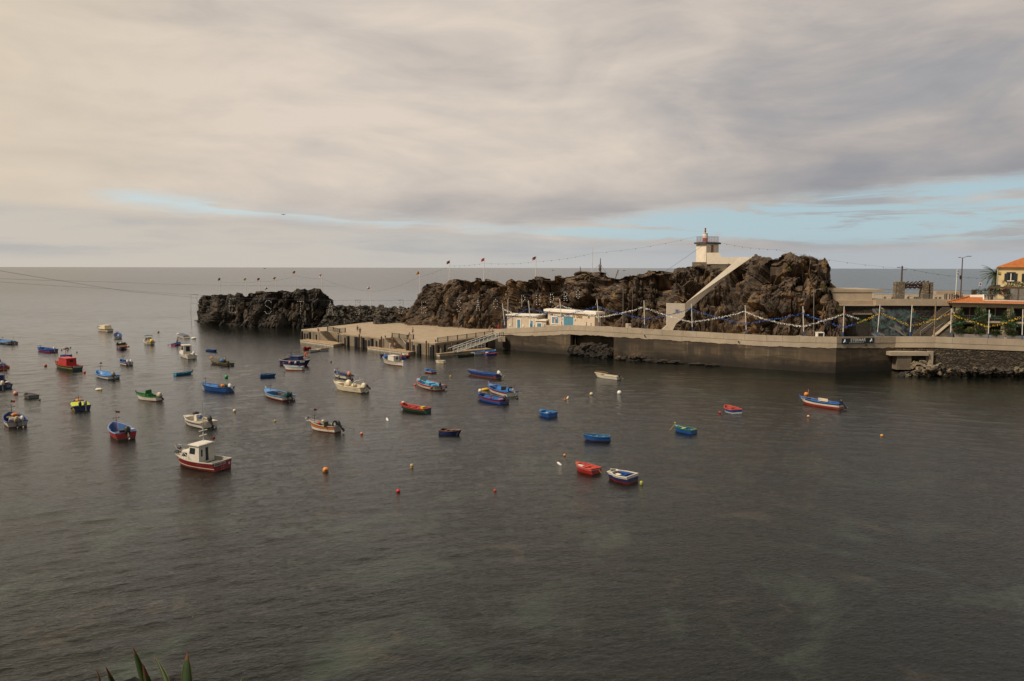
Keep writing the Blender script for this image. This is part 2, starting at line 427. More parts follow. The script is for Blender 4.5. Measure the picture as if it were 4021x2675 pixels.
# ------------------------------------------------------------------ concrete
def concmat(name, base, dark, streak=.0, alga=False):
    m, t, p = newmat(name)
    g = t.nodes.new('ShaderNodeNewGeometry').outputs['Position']; gx, gy, gz = sep(t, g)
    n1 = tex(t, g, .35, 8, .65, .4); n2 = tex(t, g, 4.0, 5, .7)
    c = mixc(t, n1.step(.32, .68), dark, base)
    c = mixc(t, n2.step(.45, .75)*.35, c, tuple(q*.6 for q in base))
    if streak:
        along = comb(t, gx*1.5-gy*.6, gz*.06, 0.0)
        s1 = tex(t, along, .9, 6, .75)
        blk = tex(t, comb(t, gx*.11, gz*.05, 0.0), 1.0, 2, .5).step(.42, .58)
        c = mixc(t, s1.step(.50, .64)*streak*blk*gz.step(.8, 2.5), c, (.30, .23, .15))
        c = mixc(t, tex(t, comb(t, gx*.6+3, gy*.6, gz*.12), 1.0, 7, .7).step(.46, .62)*.85, c, (.030, .022, .015))
        cell = tex(t, comb(t, (gx*.13-gy*.07)._m('FLOOR'), (gz*.34+.3)._m('FLOOR'), 3.0), 3.7, 0, .5)
        c = mixc(t, cell.step(.42, .50)*.40, c, (.034, .024, .014)); c = mixc(t, cell.step(.52, .62)*.35, c, (.20, .14, .082))
        blt = tex(t, comb(t, gx*.14, gy*.14, gz*.8), 1.0, 6, .65, .5).step(.46, .60); c = mixc(t, blt*.62, c, (.026, .017, .010))
        lift = tex(t, comb(t, gx*.02, gz*.62, 0.0), 2.0, 1, .5).step(.45, .5)
        c = mixc(t, lift*.28, c, (.045, .034, .024))
        damp = (1-(gz+n1*2.2).step(1.5, 3.4))
        c = mixc(t, damp*.85, c, (.014, .010, .006))
    t.links.new(c, p.inputs['Base Color']); p.inputs['Roughness'].default_value = .85
    setbump(t, p, n2+n1, .04); return m
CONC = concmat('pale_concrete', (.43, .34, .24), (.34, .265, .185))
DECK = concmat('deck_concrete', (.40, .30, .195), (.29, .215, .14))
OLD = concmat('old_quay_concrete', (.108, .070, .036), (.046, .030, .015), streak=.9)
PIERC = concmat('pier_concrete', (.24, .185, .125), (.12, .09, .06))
JOINT = M((.10, .08, .06), .9, .2, name='joint_gap')

# ------------------------------------------------------------------ harbour wall
WS = [(1945,1368,1293),(1988,1372,1290.5),(2100,1381.8,1284.5),(2239,1394,1276.8),(2300,1399,1279),(2409,1409,1284.5),(2520,1414.5,1290.5),(2681,1423,1299.5),(2840,1436,1308.5),(3007,1450,1317),(3200,1461,1322),(3280,1465,1323.2),(3390,1459,1323.3),(3510,1453,1322),(3665,1457,1322),(3733,1460,1325),(3870,1465,1329.5),(4021,1470,1335),(4330,1480,1345)]
WB = [at(a, b, 0) for a, b, c in WS]
WT = []
for (a, b, c), P in zip(WS, WB):
    q = aty(a, c, P.y); WT.append(q.z)
def off(pts, dlt):                              # offset a polyline towards the sea (+) or the land (-)
    out = []
    for i, p in enumerate(pts):
        d = (pts[min(i+1, len(pts)-1)]-pts[max(i-1, 0)]); d.z = 0; d.normalize()
        out.append(p+Vector((d.y, -d.x, 0))*dlt)
    return out
wall = thing('harbour_wall', 'long brown stained concrete harbour wall with a pale parapet along the promenade', 'harbour wall', tuple(WB[6]))
def strip(mb, front, back, z0s, z1s, m=0):
    for i in range(len(front)-1):
        f0, f1, b0, b1 = front[i], front[i+1], back[i], back[i+1]
        vs = [(f0.x,f0.y,z0s[i]),(f1.x,f1.y,z0s[i+1]),(f1.x,f1.y,z1s[i+1]),(f0.x,f0.y,z1s[i]),(b0.x,b0.y,z0s[i]),(b1.x,b1.y,z0s[i+1]),(b1.x,b1.y,z1s[i+1]),(b0.x,b0.y,z1s[i])]
        mb.add(vs, [(0,1,2,3),(3,2,6,7),(5,4,7,6),(0,3,7,4),(1,5,6,2),(0,4,5,1)], m)
zb = [t_-(2.15 if i > 1 else 1.6) for i, t_ in enumerate(WT)]
zp = [t_-1.15 for t_ in WT]
i0, i1, i2 = 3, 5, 13
mb = MB()
bk = off(WB, -1.2)
for a, b in ((0, i0), (i1, i2)):
    strip(mb, WB[a:b+1], bk[a:b+1], [-1.5]*(b-a+1), zb[a:b+1])
rb = off(WB, -2.4); rb2 = off(WB, -3.4)
strip(mb, rb[i0:i1+1], rb2[i0:i1+1], [-1.5]*3, zb[i0:i1+1])
mb.beam((rb2[i0]+WB[i0])/2+Vector((.06,0,2.1)), (rb2[i0]+WB[i0])/2+Vector((.07,0,2.1)), 3.2, 5)
mb.build('quay_face', OLD, wall)
mb = MB()                                        # pale ledge under the parapet, ragged lower edge
fr = off(WB, .10)
rag = []; rf = []; rbk = []; rz1 = []
for i in range(len(WB)-1):
    n = max(2, int((WB[i+1]-WB[i]).length/.5))
    for k in range(n):
        q = k/n; rf.append(lerp(fr[i], fr[i+1], q)); rbk.append(lerp(bk[i], bk[i+1], q))
        edge = lerp(zb[i], zb[i+1], q)
        ragged = noise.fractal(Vector((rf[-1].x*.5, rf[-1].y*.5, 2)), .8, 2, 4)*.20 if WS[i][0] < 3510 else 0
        rag.append(edge+ragged); rz1.append(lerp(zp[i], zp[i+1], q))
strip(mb, rf, rbk, rag, rz1); mb.build('ledge', CONC, wall)
mb = MB(); fr = off(WB, .16); bk2 = off(WB, -.24); jt = MB()
total = 0
for i in range(len(WB)-1):
    L = (WB[i+1]-WB[i]).length; n = max(1, round(L/3.6))
    for k in range(n):
        qa, qb = k/n, (k+1)/n-.035/(L/n)*1.0/n*1.0
        f = [lerp(fr[i], fr[i+1], qa), lerp(fr[i], fr[i+1], qb)]; bb = [lerp(bk2[i], bk2[i+1], qa), lerp(bk2[i], bk2[i+1], qb)]
        z0 = [lerp(zp[i], zp[i+1], qa), lerp(zp[i], zp[i+1], qb)]; z1 = [lerp(WT[i], WT[i+1], qa), lerp(WT[i], WT[i+1], qb)]
        strip(mb, f, bb, [q-.02 for q in z0], z1)
mb.build('parapet', CONC, wall)
mb = MB(); strip(mb, off(WB, .1), off(WB, -.1), zp, [q-.05 for q in WT]); mb.build('parapet_core', JOINT, wall)
mb = MB()
for px, py in ((2530,1318),(2899,1342),(3394,1355)):
    i = next(k for k in range(len(WS)) if WS[k][0] > px)-1
    q = (px-WS[i][0])/(WS[i+1][0]-WS[i][0]); P = lerp(fr[i], fr[i+1], q); z_ = aty(px, py, P.y).z
    mb.tube([(P.x, P.y-.30, z_), (P.x, P.y+.2, z_)], .13, 10)
mb.build('drain_pipe', BLACK, wall)

# masonry part of the wall on the right
def masonry(name, lo, hi, sc=1.0):
    m, t, p = newmat(name)
    g = t.nodes.new('ShaderNodeNewGeometry').outputs['Position']; gx, gy, gz = sep(t, g)
    w = tex(t, g, 1.3, 4, .6)
    v = comb(t, (gx*1.1+gy*.4)*sc+w*.5, gz*2.3*sc+w*.6, gy*.15)
    vo = t.nodes.new('ShaderNodeTexVoronoi'); t.links.new(v, vo.inputs['Vector']); vo.inputs['Scale'].default_value = 1.05
    ed = tex(t, v, 1.05, kind='V', feat='DISTANCE_TO_EDGE')
    hs = t.nodes.new('ShaderNodeSeparateColor'); t.links.new(vo.outputs['Color'], hs.inputs[0]); r_ = E(t, hs.outputs[0])
    c = mixc(t, r_.step(.1, .95), lo, hi)
    c = mixc(t, (1-ed.step(.02, .11)), c, tuple(q*.35 for q in lo))
    c = mixc(t, tex(t, g, 3.0, 6, .7).step(.45, .7)*.5, c, tuple(q*.5 for q in hi))
    t.links.new(c, p.inputs['Base Color']); p.inputs['Roughness'].default_value = .9
    setbump(t, p, ed.mn(.25)*2+w*.3, .25); return m
STONE = masonry('stone_masonry', (.036, .026, .017), (.135, .098, .062), 1.75)
mb = MB(); a = i2; f = off(WB, -.05); strip(mb, f[a:], off(WB, -1.2)[a:], [-1.5]*(len(WB)-a), zb[a:])
tag(mb.build('stone_wall', STONE), 'rough dark stone masonry wall under the pale parapet on the right', 'stone wall')

# promenade floor and plaza
mb = MB(); b1 = off(WB, -.2); b2 = off(WB, -34)
for i in range(len(WB)-1):
    mb.quad((b1[i].x,b1[i].y,zp[i]-.1),(b1[i+1].x,b1[i+1].y,zp[i+1]-.1),(b2[i+1].x,b2[i+1].y,zp[i+1]-.1),(b2[i].x,b2[i].y,zp[i]-.1))
tag(mb.build('promenade', DECK), kind='structure')

# rock left in the recess of the wall and along its foot
def lump(c, r, seed=0, sub=3, amp=.28, sq=(1, 1, 1)):
    import bmesh
    bm = bmesh.new(); bmesh.ops.create_icosphere(bm, subdivisions=sub, radius=1)
    vs = []
    for v in bm.verts:
        p = v.co.normalized(); q = p*1.3+Vector((seed*3.1, seed*1.7, seed*.9))
        a, b, cc = vor(q*1.1); h = noise.cell(cc*4.7)
        k = 1+amp*((h-.5)*.9+min(b-a, .4)*.5+.35*noise.fractal(q*2.5, 1, 2, 3))
        vs.append(Vector(c)+Vector((p.x*sq[0]*k*r, p.y*sq[1]*k*r, p.z*sq[2]*k*r)))
    fs = [[v.index for v in f.verts] for f in bm.faces]; bm.free(); return vs, fs
mb = MB()
for k, (px, py, r, zz) in enumerate(((2262,1398,1.5,1.6),(2292,1400,1.7,2.4),(2325,1402,1.9,3.0),(2360,1404,1.7,3.2),(2388,1407,1.5,2.9),(2308,1402,1.4,.8),(2345,1405,1.5,.9),(2380,1409,1.3,.8))):
    P = at(px, py, 0); vs, fs = lump((P.x, P.y+1.6, zz*.55), r, k, 4, .4, (1.25, .7, .85)); mb.add(vs, fs)
tag(mb.build('wall_recess_rock', rockmat('recess_rock', (.008,.006,.004), (.040,.028,.018), (.07,.045,.022), .4)), 'dark jagged lava rock bared in the recess of the harbour wall', 'rock')
for k, (px, py, r, sq) in enumerate(((2440,1414,1.0,(1.6,.8,.7)),(2490,1416,1.1,(1.4,.8,.9)),(2515,1416,1.5,(1.4,.8,.95)),(2560,1421,1.1,(1.6,.8,.6)),(2600,1424,.9,(2,.8,.5)),(2650,1427,.8,(2.4,.8,.45)),(2740,1434,.7,(2.6,.8,.4)),(2800,1438,.6,(2.6,.8,.4)))):
    P = at(px, py, 0); vs, fs = lump((P.x, P.y+.2, .2), r, 20+k, 4, .4, sq); mb = MB(); mb.add(vs, fs)
    o = mb.build('foot_rock', ROCK)
    tag(o, ['low dark rock at the foot of the quay beside the recess','rounded dark rock at the quay foot left of the tallest one','tallest dark rock standing at the foot of the quay wall','dark rock at the quay foot just right of the tallest one','flat wet rock at the quay foot, second right of the tallest','long low wet rock lying along the quay foot','thin wet rock ledge at the quay foot below pale streaks','rightmost thin wet rock ledge along the quay foot'][k], 'rock', 'rocks along the foot of the quay')

# ------------------------------------------------------------------ pier
DZ = 2.9
PA, PB = at(1183,1294,DZ), at(1709,1348,DZ)
e = (PB-PA); PL = e.length; e.normalize(); nin = Vector((-e.y, e.x, 0))
def pedge(px): return at(px, lerp(1294, 1348, (px-1183)/(1709-1183)), DZ)
n1a, n1b, n2a, n2b = pedge(1256), pedge(1334), pedge(1512), pedge(1600)
ND = 2.6
BLc, BRc = at(1480,1262.5,DZ), at(1590,1266,DZ)
poly = [PA, n1a, n1a+nin*ND, n1b+nin*ND, n1b, n2a, n2a+nin*ND, n2b+nin*ND, n2b, PB, at(1938,1316,DZ), at(1962,1311,DZ)+Vector((6,8,0)), at(1930,1285,DZ), at(1800,1280,DZ), at(1650,1266,DZ), BRc, BLc]
pier = thing('pier', 'broad concrete fishing pier with black fenders along its two sides', 'pier', tuple(PA))
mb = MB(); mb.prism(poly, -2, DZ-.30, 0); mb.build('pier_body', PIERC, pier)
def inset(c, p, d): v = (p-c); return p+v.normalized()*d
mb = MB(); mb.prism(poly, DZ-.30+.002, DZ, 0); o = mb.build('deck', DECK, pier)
fn = -nin
def onface(px, ed=None):                        # foot position on the front face
    P = pedge(px); return Vector((P.x, P.y, 0))
tall = [1187,1219,1334,1369,1399,1408,1428,1463,1497,1602,1650,1702]
short = [1197,1207,1243,1355,1408,1437,1449,1479,1492,1626,1641,1692]
for px in tall:
    b = MB(); P = onface(px)+fn*.22; b.box((P.x, P.y, 1.1), (.62, .42, 2.7), rz=math.atan2(e.y, e.x)); b.build('fender', BLACK, pier)
for px in short:
    b = MB(); P = onface(px)+fn*.10; b.box((P.x, P.y, .85), (.45, .20, 2.2), rz=math.atan2(e.y, e.x)); b.build('fender', BLACK, pier)
RUST = M((.10, .045, .022), .8, .4, 2, name='rust')
for px in (1418, 1505, 1617, 1681):
    P = onface(px)+fn*.55; b = MB(); b.tube([(P.x, P.y, -1.5), (P.x, P.y, 3.1)], .17, 10); b.ball((P.x, P.y, 3.15), .2, 10, 6); b.build('mooring_pile', RUST, pier)
GREYM = M((.42, .40, .37), .45, .15, metal=.3, name='grey_metal')
for px in (1230, 1254, 1341):
    P = onface(px)+fn*.5; b = MB(); b.tube([(P.x, P.y, -.5), (P.x, P.y, 3.0)], .11, 8); b.build('guide_pipe', GREYM, pier)
# right side of the pier
e2 = (at(1938,1316,DZ)-PB); L2 = e2.length; e2.normalize(); f2 = Vector((e2.y, -e2.x, 0))
for k in range(9):
    P = PB+e2*(1.2+k*(L2-2)/9)+f2*.12; b = MB(); b.box((P.x, P.y, 1.0), (.5, .24, 2.6), rz=math.atan2(e2.y, e2.x)); b.build('fender', BLACK, pier)
for a_, b_, c_ in ((n1a, n1b, 1), (n2a, n2b, 2)):
    L = (b_-a_).length; b = MB(); N = 11
    for k in range(N):
        w = L*.60/N; P = a_+e*(w*(k+.5))+nin*(ND/2); h = DZ-.28*(k+1)
        b.box((P.x, P.y, (h-1)/2), (w, ND-.01, h+1), rz=math.atan2(e.y, e.x))
    P = a_+e*(L*.8)+nin*(ND/2); b.box((P.x, P.y, -.4), (L*.4-.01, ND-.01, 1.4), rz=math.atan2(e.y, e.x))
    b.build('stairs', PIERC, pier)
    YEL = M((.50, .36, .12), .5, .15, name='handrail_yellow') if c_ == 1 else M((.62, .58, .5), .4, .1, name='handrail_white')
    A_ = a_+e*(L*.30)+nin*(ND-.15)+Vector((0,0,.55)); B_ = a_+e*(L*.68)+nin*(ND-.15)+Vector((0,0,-1.9)); C_ = a_+e*(L*.95)+nin*(ND-.15)+Vector((0,0,-1.95))
    b = MB(); b.tube([A_, B_, C_], .05, 6)
    for q in (A_, B_, C_): b.tube([q, q-Vector((0,0,.8))], .035, 6)
    b.build('handrail', YEL, pier)
for px in (1711, 1513):
    P = at(px, 1343 if px > 1600 else 1326, DZ); b = MB(); b.tube([(P.x,P.y,DZ-.05),(P.x,P.y,DZ+.35)], [.16,.12], 10); b.tube([(P.x,P.y,DZ+.35),(P.x,P.y,DZ+.48)], .2, 10); b.build('bollard', BLACK, pier)

DKGRN = M((.018, .040, .032), .5, .2, name='dark_green_paint')
BAR = M((.035, .036, .033), .5, .2, name='bar_metal')
def railing(pts, label, h=1.05, post=.22, panel=True, group='pier railings', postmat=None, bars=.16):
    """row of posts with barred panels between them"""
    t_ = thing('railing', label, 'railing', tuple(pts[0]), group=group)
    for P in pts:
        b = MB(); b.box((P.x, P.y, P.z+h/2+.05), (post, post, h+.1)); b.build('post', postmat or DKGRN, t_)
    for A_, B_ in zip(pts, pts[1:]):
        d = (B_-A_); L = d.length; u = d/L; b = MB()
        a1 = A_+u*(post*.7); b1_ = B_-u*(post*.7)
        b.beam(a1+Vector((0,0,h)), b1_+Vector((0,0,h)), .07, .07)
        b.beam(a1+Vector((0,0,.14)), b1_+Vector((0,0,.14)), .06, .06)
        for q in (a1, b1_): b.beam(q+Vector((0,0,.1)), q+Vector((0,0,h)), .06, .06)
        if panel:
            n = max(3, int(L/bars))
            for k in range(1, n):
                q = lerp(a1, b1_, k/n); b.beam(q+Vector((0,0,.14)), q+Vector((0,0,h)), .028, .028)
        b.build('panel', BAR, t_)
    return t_
railing([at(px, py, DZ) for px, py in ((1286,1299),(1309,1301.5),(1334,1307),(1356,1305))], 'green posted railing round the stairwell at the far left end of the pier')
railing([at(px, py, DZ) for px, py in ((1540,1325.5),(1567,1328),(1599,1334),(1624,1332))], 'green posted railing round the stairwell with swimmers near the pier corner')
railing([lerp(at(1719,1345,DZ), at(1936,1316,DZ), k/6) for k in range(7)], 'long green posted railing along the pier beside the gangway')
railing([at(lerp(1190,1468,k/8), lerp(1290.5,1262.5,k/8), DZ) for k in range(9)], 'low open green railing along the far side of the pier facing the islet', panel=False)
for px, py in ((1962,1323),):
    A_ = aty(1961,1322.5,193.0); B_ = aty(1978,1322.5,193.0); b = MB()
    b.box(((A_.x+B_.x)/2, 193.9, A_.z-.6), (B_.x-A_.x+.7, 1.9, 1.2)); o = b.build('gangway_ledge', CONC); tag(o, 'concrete ledge on the wall face where the white gangway lands', 'ledge')
    railing([A_, B_], 'single dark barred panel on the ledge at the top of the gangway', post=.09, postmat=BLACK)

# floating platforms
PLANK = M((.33, .22, .12), .75, .35, 1.2, name='deck_planks'); FLOATW = M((.45, .39, .30), .7, .2, 1, dirt=.5, name='float_concrete')
def platform(A_, B_, C_, top, label):
    D_ = A_+(C_-B_); c = (A_+C_)/2
    t_ = thing('floating_platform', label, 'floating platform', (c.x, c.y, 0), group='floating landing platforms')
    u = (B_-A_).normalized(); v = (C_-B_).normalized()
    b = MB(); b.prism([p-(p-c).normalized()*.05 for p in (A_, B_, C_, D_)], -.3, top-.14); b.build('float', FLOATW, t_)
    b = MB(); N = max(4, int((C_-B_).length/.24))
    for k in range(N):
        p = lerp(A_, D_, (k+.46)/N); q = lerp(B_, C_, (k+.46)/N); w = (D_-A_).length/N*.9
        b.beam((p.x,p.y,top-.06), (q.x,q.y,top-.06), w, .09)
    b.build('deck', PLANK, t_)
    b = MB(); ring = [A_, B_, C_, D_, A_]
    for p, q in zip(ring, ring[1:]): b.beam((p.x,p.y,top-.05), (q.x,q.y,top-.05), .2, .16)
    b.build('edge_beam', M((.42,.31,.19),.7,.2,name='edge_wood'), t_); return t_
platform(at(1178.5,1335.5,.55), at(1309,1353.6,.55), at(1346,1347,.55), .55, 'left wooden floating platform below the pier stairs at the far end')
platform(at(1442.6,1362.5,.55), at(1603,1384,.55), at(1632.6,1378.5,.55), .55, 'right wooden floating platform below the pier stairs with the swimmers')
GP = platform(at(1726,1389.5,.6), at(1934,1370.5,.6), at(1905,1366.5,.6), .6, 'grey floating pontoon under the white gangway')
WM = M((.70, .67, .60), .4, .1, name='white_metal')
A_, B_ = at(1722,1384,.6), at(1905,1366,.6); t_ = GP; b = MB()
for k in range(13):
    P = lerp(A_, B_, k/12); b.tube([(P.x,P.y,.6),(P.x,P.y,1.9)], .045, 6)
for h in (1.0, 1.45, 1.88): b.tube([(A_.x,A_.y,h),(B_.x,B_.y,h)], .03, 6)
b.build('guard_rail', WM, t_)
b = MB(); P = at(1722,1386,.6)
for s in (0,.55): b.tube([(P.x+s,P.y-.3*s,-.5),(P.x+s,P.y-.3*s,1.7)], .05, 6)
for k in range(6): b.tube([(P.x,P.y,-.3+k*.32),(P.x+.55,P.y-.17,-.3+k*.32)], .03, 5)
b.build('ladder', WM, t_)
# gangway
G0, G1 = at(1788,1382.5,.72), aty(1955,1324,191.5)
gd = (G1-G0).normalized(); gs = gd.cross(Vector((0,0,1))).normalized()
gw = thing('gangway', 'white truss gangway sloping from the wall down to the pontoon', 'gangway', tuple(G0))
for s in (-.75, .75):
    b = MB(); o_ = gs*s; H = Vector((0,0,1.25)); N = 10
    b.tube([G0+o_, G1+o_], .075, 8); b.tube([G0+o_+H-gd*1.6-Vector((0,0,.1)), G1+o_+H], .07, 8); b.tube([G0+o_+H*.55, G1+o_+H*.55], .035, 6)
    for k in range(N+1):
        p = lerp(G0, G1, k/N)+o_; b.tube([p, p+H+gd*.25], .05, 6)
        if k < N: q = lerp(G0, G1, (k+1)/N)+o_; b.tube([p+H, q], .035, 6)
    b.build('truss', WM, gw)
b = MB(); b.beam(G0, G1, 1.4, .08); b.build('walkway', M((.16,.13,.10),.8,.2,name='walkway_board'), gw)

# ------------------------------------------------------------------ boulders: rubble between islet and cliff, stones at the right foot
BM = []
for k in range(9):
    vs, fs = lump((0,0,0), 1, 40+k, 3, .5, (1.15, .95, .8)); b = MB(); b.add(vs, fs)
    me = bpy.data.meshes.new('boulder'); me.from_pydata([tuple(v) for v in vs], [], fs); BM.append(me)
BROCK = rockmat('rubble_rock', (.020, .016, .012), (.085, .066, .046), (.13, .095, .058), .35)
PALEROCK = rockmat('pale_rubble', (.10, .078, .052), (.30, .24, .165), (.36, .29, .2), .5)
for me in BM: me.materials.append(BROCK)
def boulder(P, r, label, group, mat=None, flat=1.0):
    o = bpy.data.objects.new('boulder', rnd.choice(BM)); COL.objects.link(o)
    o.location = P; o.scale = (r*rnd.uniform(.85,1.3), r*rnd.uniform(.8,1.1), r*rnd.uniform(.7,1.0)*flat)
    o.rotation_euler = (rnd.uniform(-.5,.5), rnd.uniform(-.5,.5), rnd.uniform(0,6.28))
    if mat:
        o.material_slots[0].link = 'OBJECT'; o.material_slots[0].material = mat
    return tag(o, label, 'boulder', group)
jt_top = [(1290,1205),(1330,1203),(1365,1203),(1420,1207),(1480,1209),(1560,1212),(1610,1216)]
for row in range(8):
    n = 27 if row < 7 else 25
    for k in range(n):
        px = 1290+(1612-1290)*(k+.5*(row % 2)+rnd.uniform(-.25,.25))/n
        q = row/7
        top = interp(px, jt_top)+5; bot = lerp(1287,1264,(px-1300)/300)
        Yb = at(px, bot, 2.9 if px > 1480 else .5).y
        P = aty(px, lerp(bot, top, q)+rnd.uniform(-2,2), Yb+q*7)
        boulder(P, rnd.uniform(.85,1.5)*(1.12 if row < 3 else 1), 'grey brown boulder in the rubble bank joining islet and cliff', 'boulders of the rubble bank')
b = MB(); xs = [1285+k*10 for k in range(34)]
vs = []
for px in xs:
    bot = lerp(1287,1264,(px-1300)/300); Yb = at(px, bot, 2.9 if px > 1480 else .5).y
    c0 = aty(px, bot, Yb); c1 = aty(px, interp(px, jt_top)+9, Yb+7.2); vs += [Vector((c0.x,c0.y+.9,-1)), Vector((c1.x,c1.y+.6,c1.z)), Vector((c1.x,c1.y+5,c1.z-.6)), Vector((c1.x,c1.y+12,-1.5))]
b.add(vs, [(i*4+j, (i+1)*4+j, (i+1)*4+j+1, i*4+j+1) for i in range(33) for j in range(3)])
tag(b.build('rubble_core', ROCKL), kind='structure')
for row in range(4):
    n = (30, 27, 24, 17)[row]
    for k in range(n):
        px = 3545+(4045-3545)*(k+.5*(row % 2)+rnd.uniform(-.3,.3))/n
        if row >= 2 and px < 3600: continue
        z_ = (.05, .55, 1.0, 1.45)[row]; py = (1473, 1466, 1459, 1453)[row]+rnd.uniform(-2,2)
        if px < 3620: py += 2; z_ *= .7
        P = at(px, py, z_)
        boulder(P, rnd.uniform(.45,.85), 'brown boulder in the heap at the foot of the stone wall', 'boulders below the stone wall', BROCK if rnd.random() < .6 else M((.15,.115,.072),.9,.35,2.5,bump=.1,name='tan_rock'))
for px, py, z_, r, lab, pm in ((3592,1434,1.6,1.05,'big rounded pale brown boulder leaning on the concrete culvert block',0),(3624,1432,1.8,.95,'white topped boulder under the dark culvert opening',1),(3632,1446,1.0,.8,'white streaked boulder just below the other white topped one',1),(3659,1443,1.1,.85,'pale boulder right of the white topped ones',1),(3684,1438,1.2,.8,'flat pale boulder against the foot of the stone wall near the culvert',1),(3685,1459,.8,.95,'large round grey boulder on the right of the culvert heap',0),(3612,1456,.7,.95,'wide brown boulder at the bottom of the culvert heap',0),(3635,1470,.3,.9,'low tan boulder at the waterline below the culvert',0)):
    boulder(at(px, py, z_), r, lab, 'boulders of the culvert heap', PALEROCK if pm else M((.17,.125,.075),.9,.35,2.5,bump=.1,name='tan_rock'))
# culvert
cv = thing('culvert', 'square concrete culvert mouth with a slab roof at the foot of the wall', 'culvert', tuple(at(3580,1455,0)))
Yc = at(3580,1455,0).y-1.2
def boxpx(mb, x0, y0, x1, y1, Y, dep, m=0):
    a = aty(x0, y1, Y); b = aty(x1, y0, Y); mb.box(((a.x+b.x)/2, Y+dep/2, (a.z+b.z)/2), (abs(b.x-a.x), dep, abs(b.z-a.z)), m)
b = MB(); boxpx(b, 3496,1383,3648,1397,Yc-.5,3.2); b.build('slab', CONC, cv)
b = MB(); boxpx(b, 3521,1397.5,3580,1452,Yc-.2,2.6); boxpx(b,3512,1397.5,3520,1452,Yc+1.2,1.4); b.build('block', PIERC, cv)
b = MB(); boxpx(b, 3646,1380,3666,1440,Yc-.1,2.4); boxpx(b,3636,1397.5,3645,1440,Yc+.6,1.6); b.build('side_wall', CONC, cv)
b = MB(); boxpx(b, 3581,1397.5,3636,1430,Yc+1.5,.2); b.build('opening', BLACK, cv)
# ------------------------------------------------------------------ text helper
def text_mesh(s, size, mat, name, parent, M4, depth=.03, align='LEFT', bold=0.0):
    cu = bpy.data.curves.new('lettering', 'FONT'); cu.body = s; cu.size = size; cu.extrude = depth; cu.align_x = align; cu.offset = bold
    tmp = bpy.data.objects.new('tmp', cu); COL.objects.link(tmp)
    dg = bpy.context.evaluated_depsgraph_get(); me = bpy.data.meshes.new_from_object(tmp.evaluated_get(dg))
    bpy.data.objects.remove(tmp)
    o_ = Vector(ORG[parent.name]) if parent.name in ORG else Vector()
    for v in me.vertices: v.co = M4@v.co-o_
    me.materials.clear(); me.materials.append(mat); me.name = name
    ob = bpy.data.objects.new(name, me); COL.objects.link(ob); ob.parent = parent
    if parent.name in ORG: ORG[ob.name] = ORG[parent.name]
    return ob
class Frame:
    """upright plan frame: u along the facade, w outwards, z up"""
    def __init__(s, a, b):
        s.o = Vector((a.x, a.y, 0)); d = Vector((b.x-a.x, b.y-a.y, 0)); s.L = d.length; s.u = d/s.L; s.w = Vector((s.u.y, -s.u.x, 0)); s.rz = math.atan2(s.u.y, s.u.x)
    def p(s, u, w, z): return s.o+s.u*u+s.w*w+Vector((0, 0, z))
    def box(s, mb, u0, u1, w0, w1, z0, z1, m=0):
        mb.box(s.p((u0+u1)/2, (w0+w1)/2, (z0+z1)/2), (abs(u1-u0), abs(w1-w0), abs(z1-z0)), m, rz=s.rz)
    def mat(s, u, w, z):
        P = s.p(u, w, z); return Matrix(((s.u.x, 0, s.w.x, P.x), (s.u.y, 0, s.w.y, P.y), (0, 1, 0, P.z), (0, 0, 0, 1)))
PLAST = M((.56, .455, .335), .8, .07, .8, dirt=.12, name='beige_plaster')
WTRIM = M((.76, .70, .60), .6, .06, 1, name='white_trim')
BLUED = M((.075, .22, .30), .5, .1, 1.5, name='blue_door')
# ------------------------------------------------------------------ chapel house and small house on the promenade
f = Frame(at(2151.7,1276,5.6), at(2335,1284,5.6))
f = Frame(Vector((9.05,200.5,0)), Vector((19.45,187.2,0))); L = f.L
ch = thing('chapel', 'larger low beige house with gold lettering and a wide blue door behind the wall', 'building', tuple(f.p(L/2, 0, 5.2)))
b = MB(); f.box(b, 0, L, -2.0, 0, 4.6, 9.05); b.build('wall', PLAST, ch)
b = MB(); f.box(b, -1.1, L+1.0, -2.4, .5, 9.05, 9.60); f.box(b, -.5, L+.5, -2.2, .3, 9.6, 9.72); b.build('roof', WTRIM, ch)
b = MB(); f.box(b, -.02, L*.42, .0, 1.2, 4.6, 5.62); b.build('plinth', CONC, ch)
def opening(f, par, name, u0, u1, z0, z1, col, leaves=1, fr=.22, hd=True):
    b = MB(); f.box(b, u0-fr, u0, 0, .09, z0, z1+fr); f.box(b, u1, u1+fr, 0, .09, z0, z1+fr); f.box(b, u0, u1, 0, .09, z1, z1+fr)
    b2 = MB(); n = leaves
    for k in range(n): f.box(b2, lerp(u0, u1, k/n)+.02, lerp(u0, u1, (k+1)/n)-.02, 0, .05, z0, z1)
    o = b2.build(name, col, par); fo = b.build('frame', WTRIM, o)
    if name == 'door' and hd:
        b3 = MB(); f.box(b3, u1-.28, u1-.18, .05, .10, z0+.95, z0+1.1); b3.build('handle', BLACK, o)
    if name == 'window':
        b3 = MB(); f.box(b3, u0-fr-.05, u1+fr+.05, 0, .16, z0-.2, z0); b3.build('sill', WTRIM, o)
    return o
sx = L/183.3                                    # metres per source pixel on this facade
def su(px): return (px-2151.7)*sx*(1+(px-2243)*-.0004)
opening(f, ch, 'door', su(2217)-.1, su(2257), 5.0, 8.15, BLUED, 4)
wn = opening(f, ch, 'window', su(2169), su(2196), 6.15, 7.75, BLUED, 2)
b = MB(); u0, u1 = su(2176.5), su(2189.5); f.box(b, u0, u1, .05, .075, 6.25, 7.65, 0)
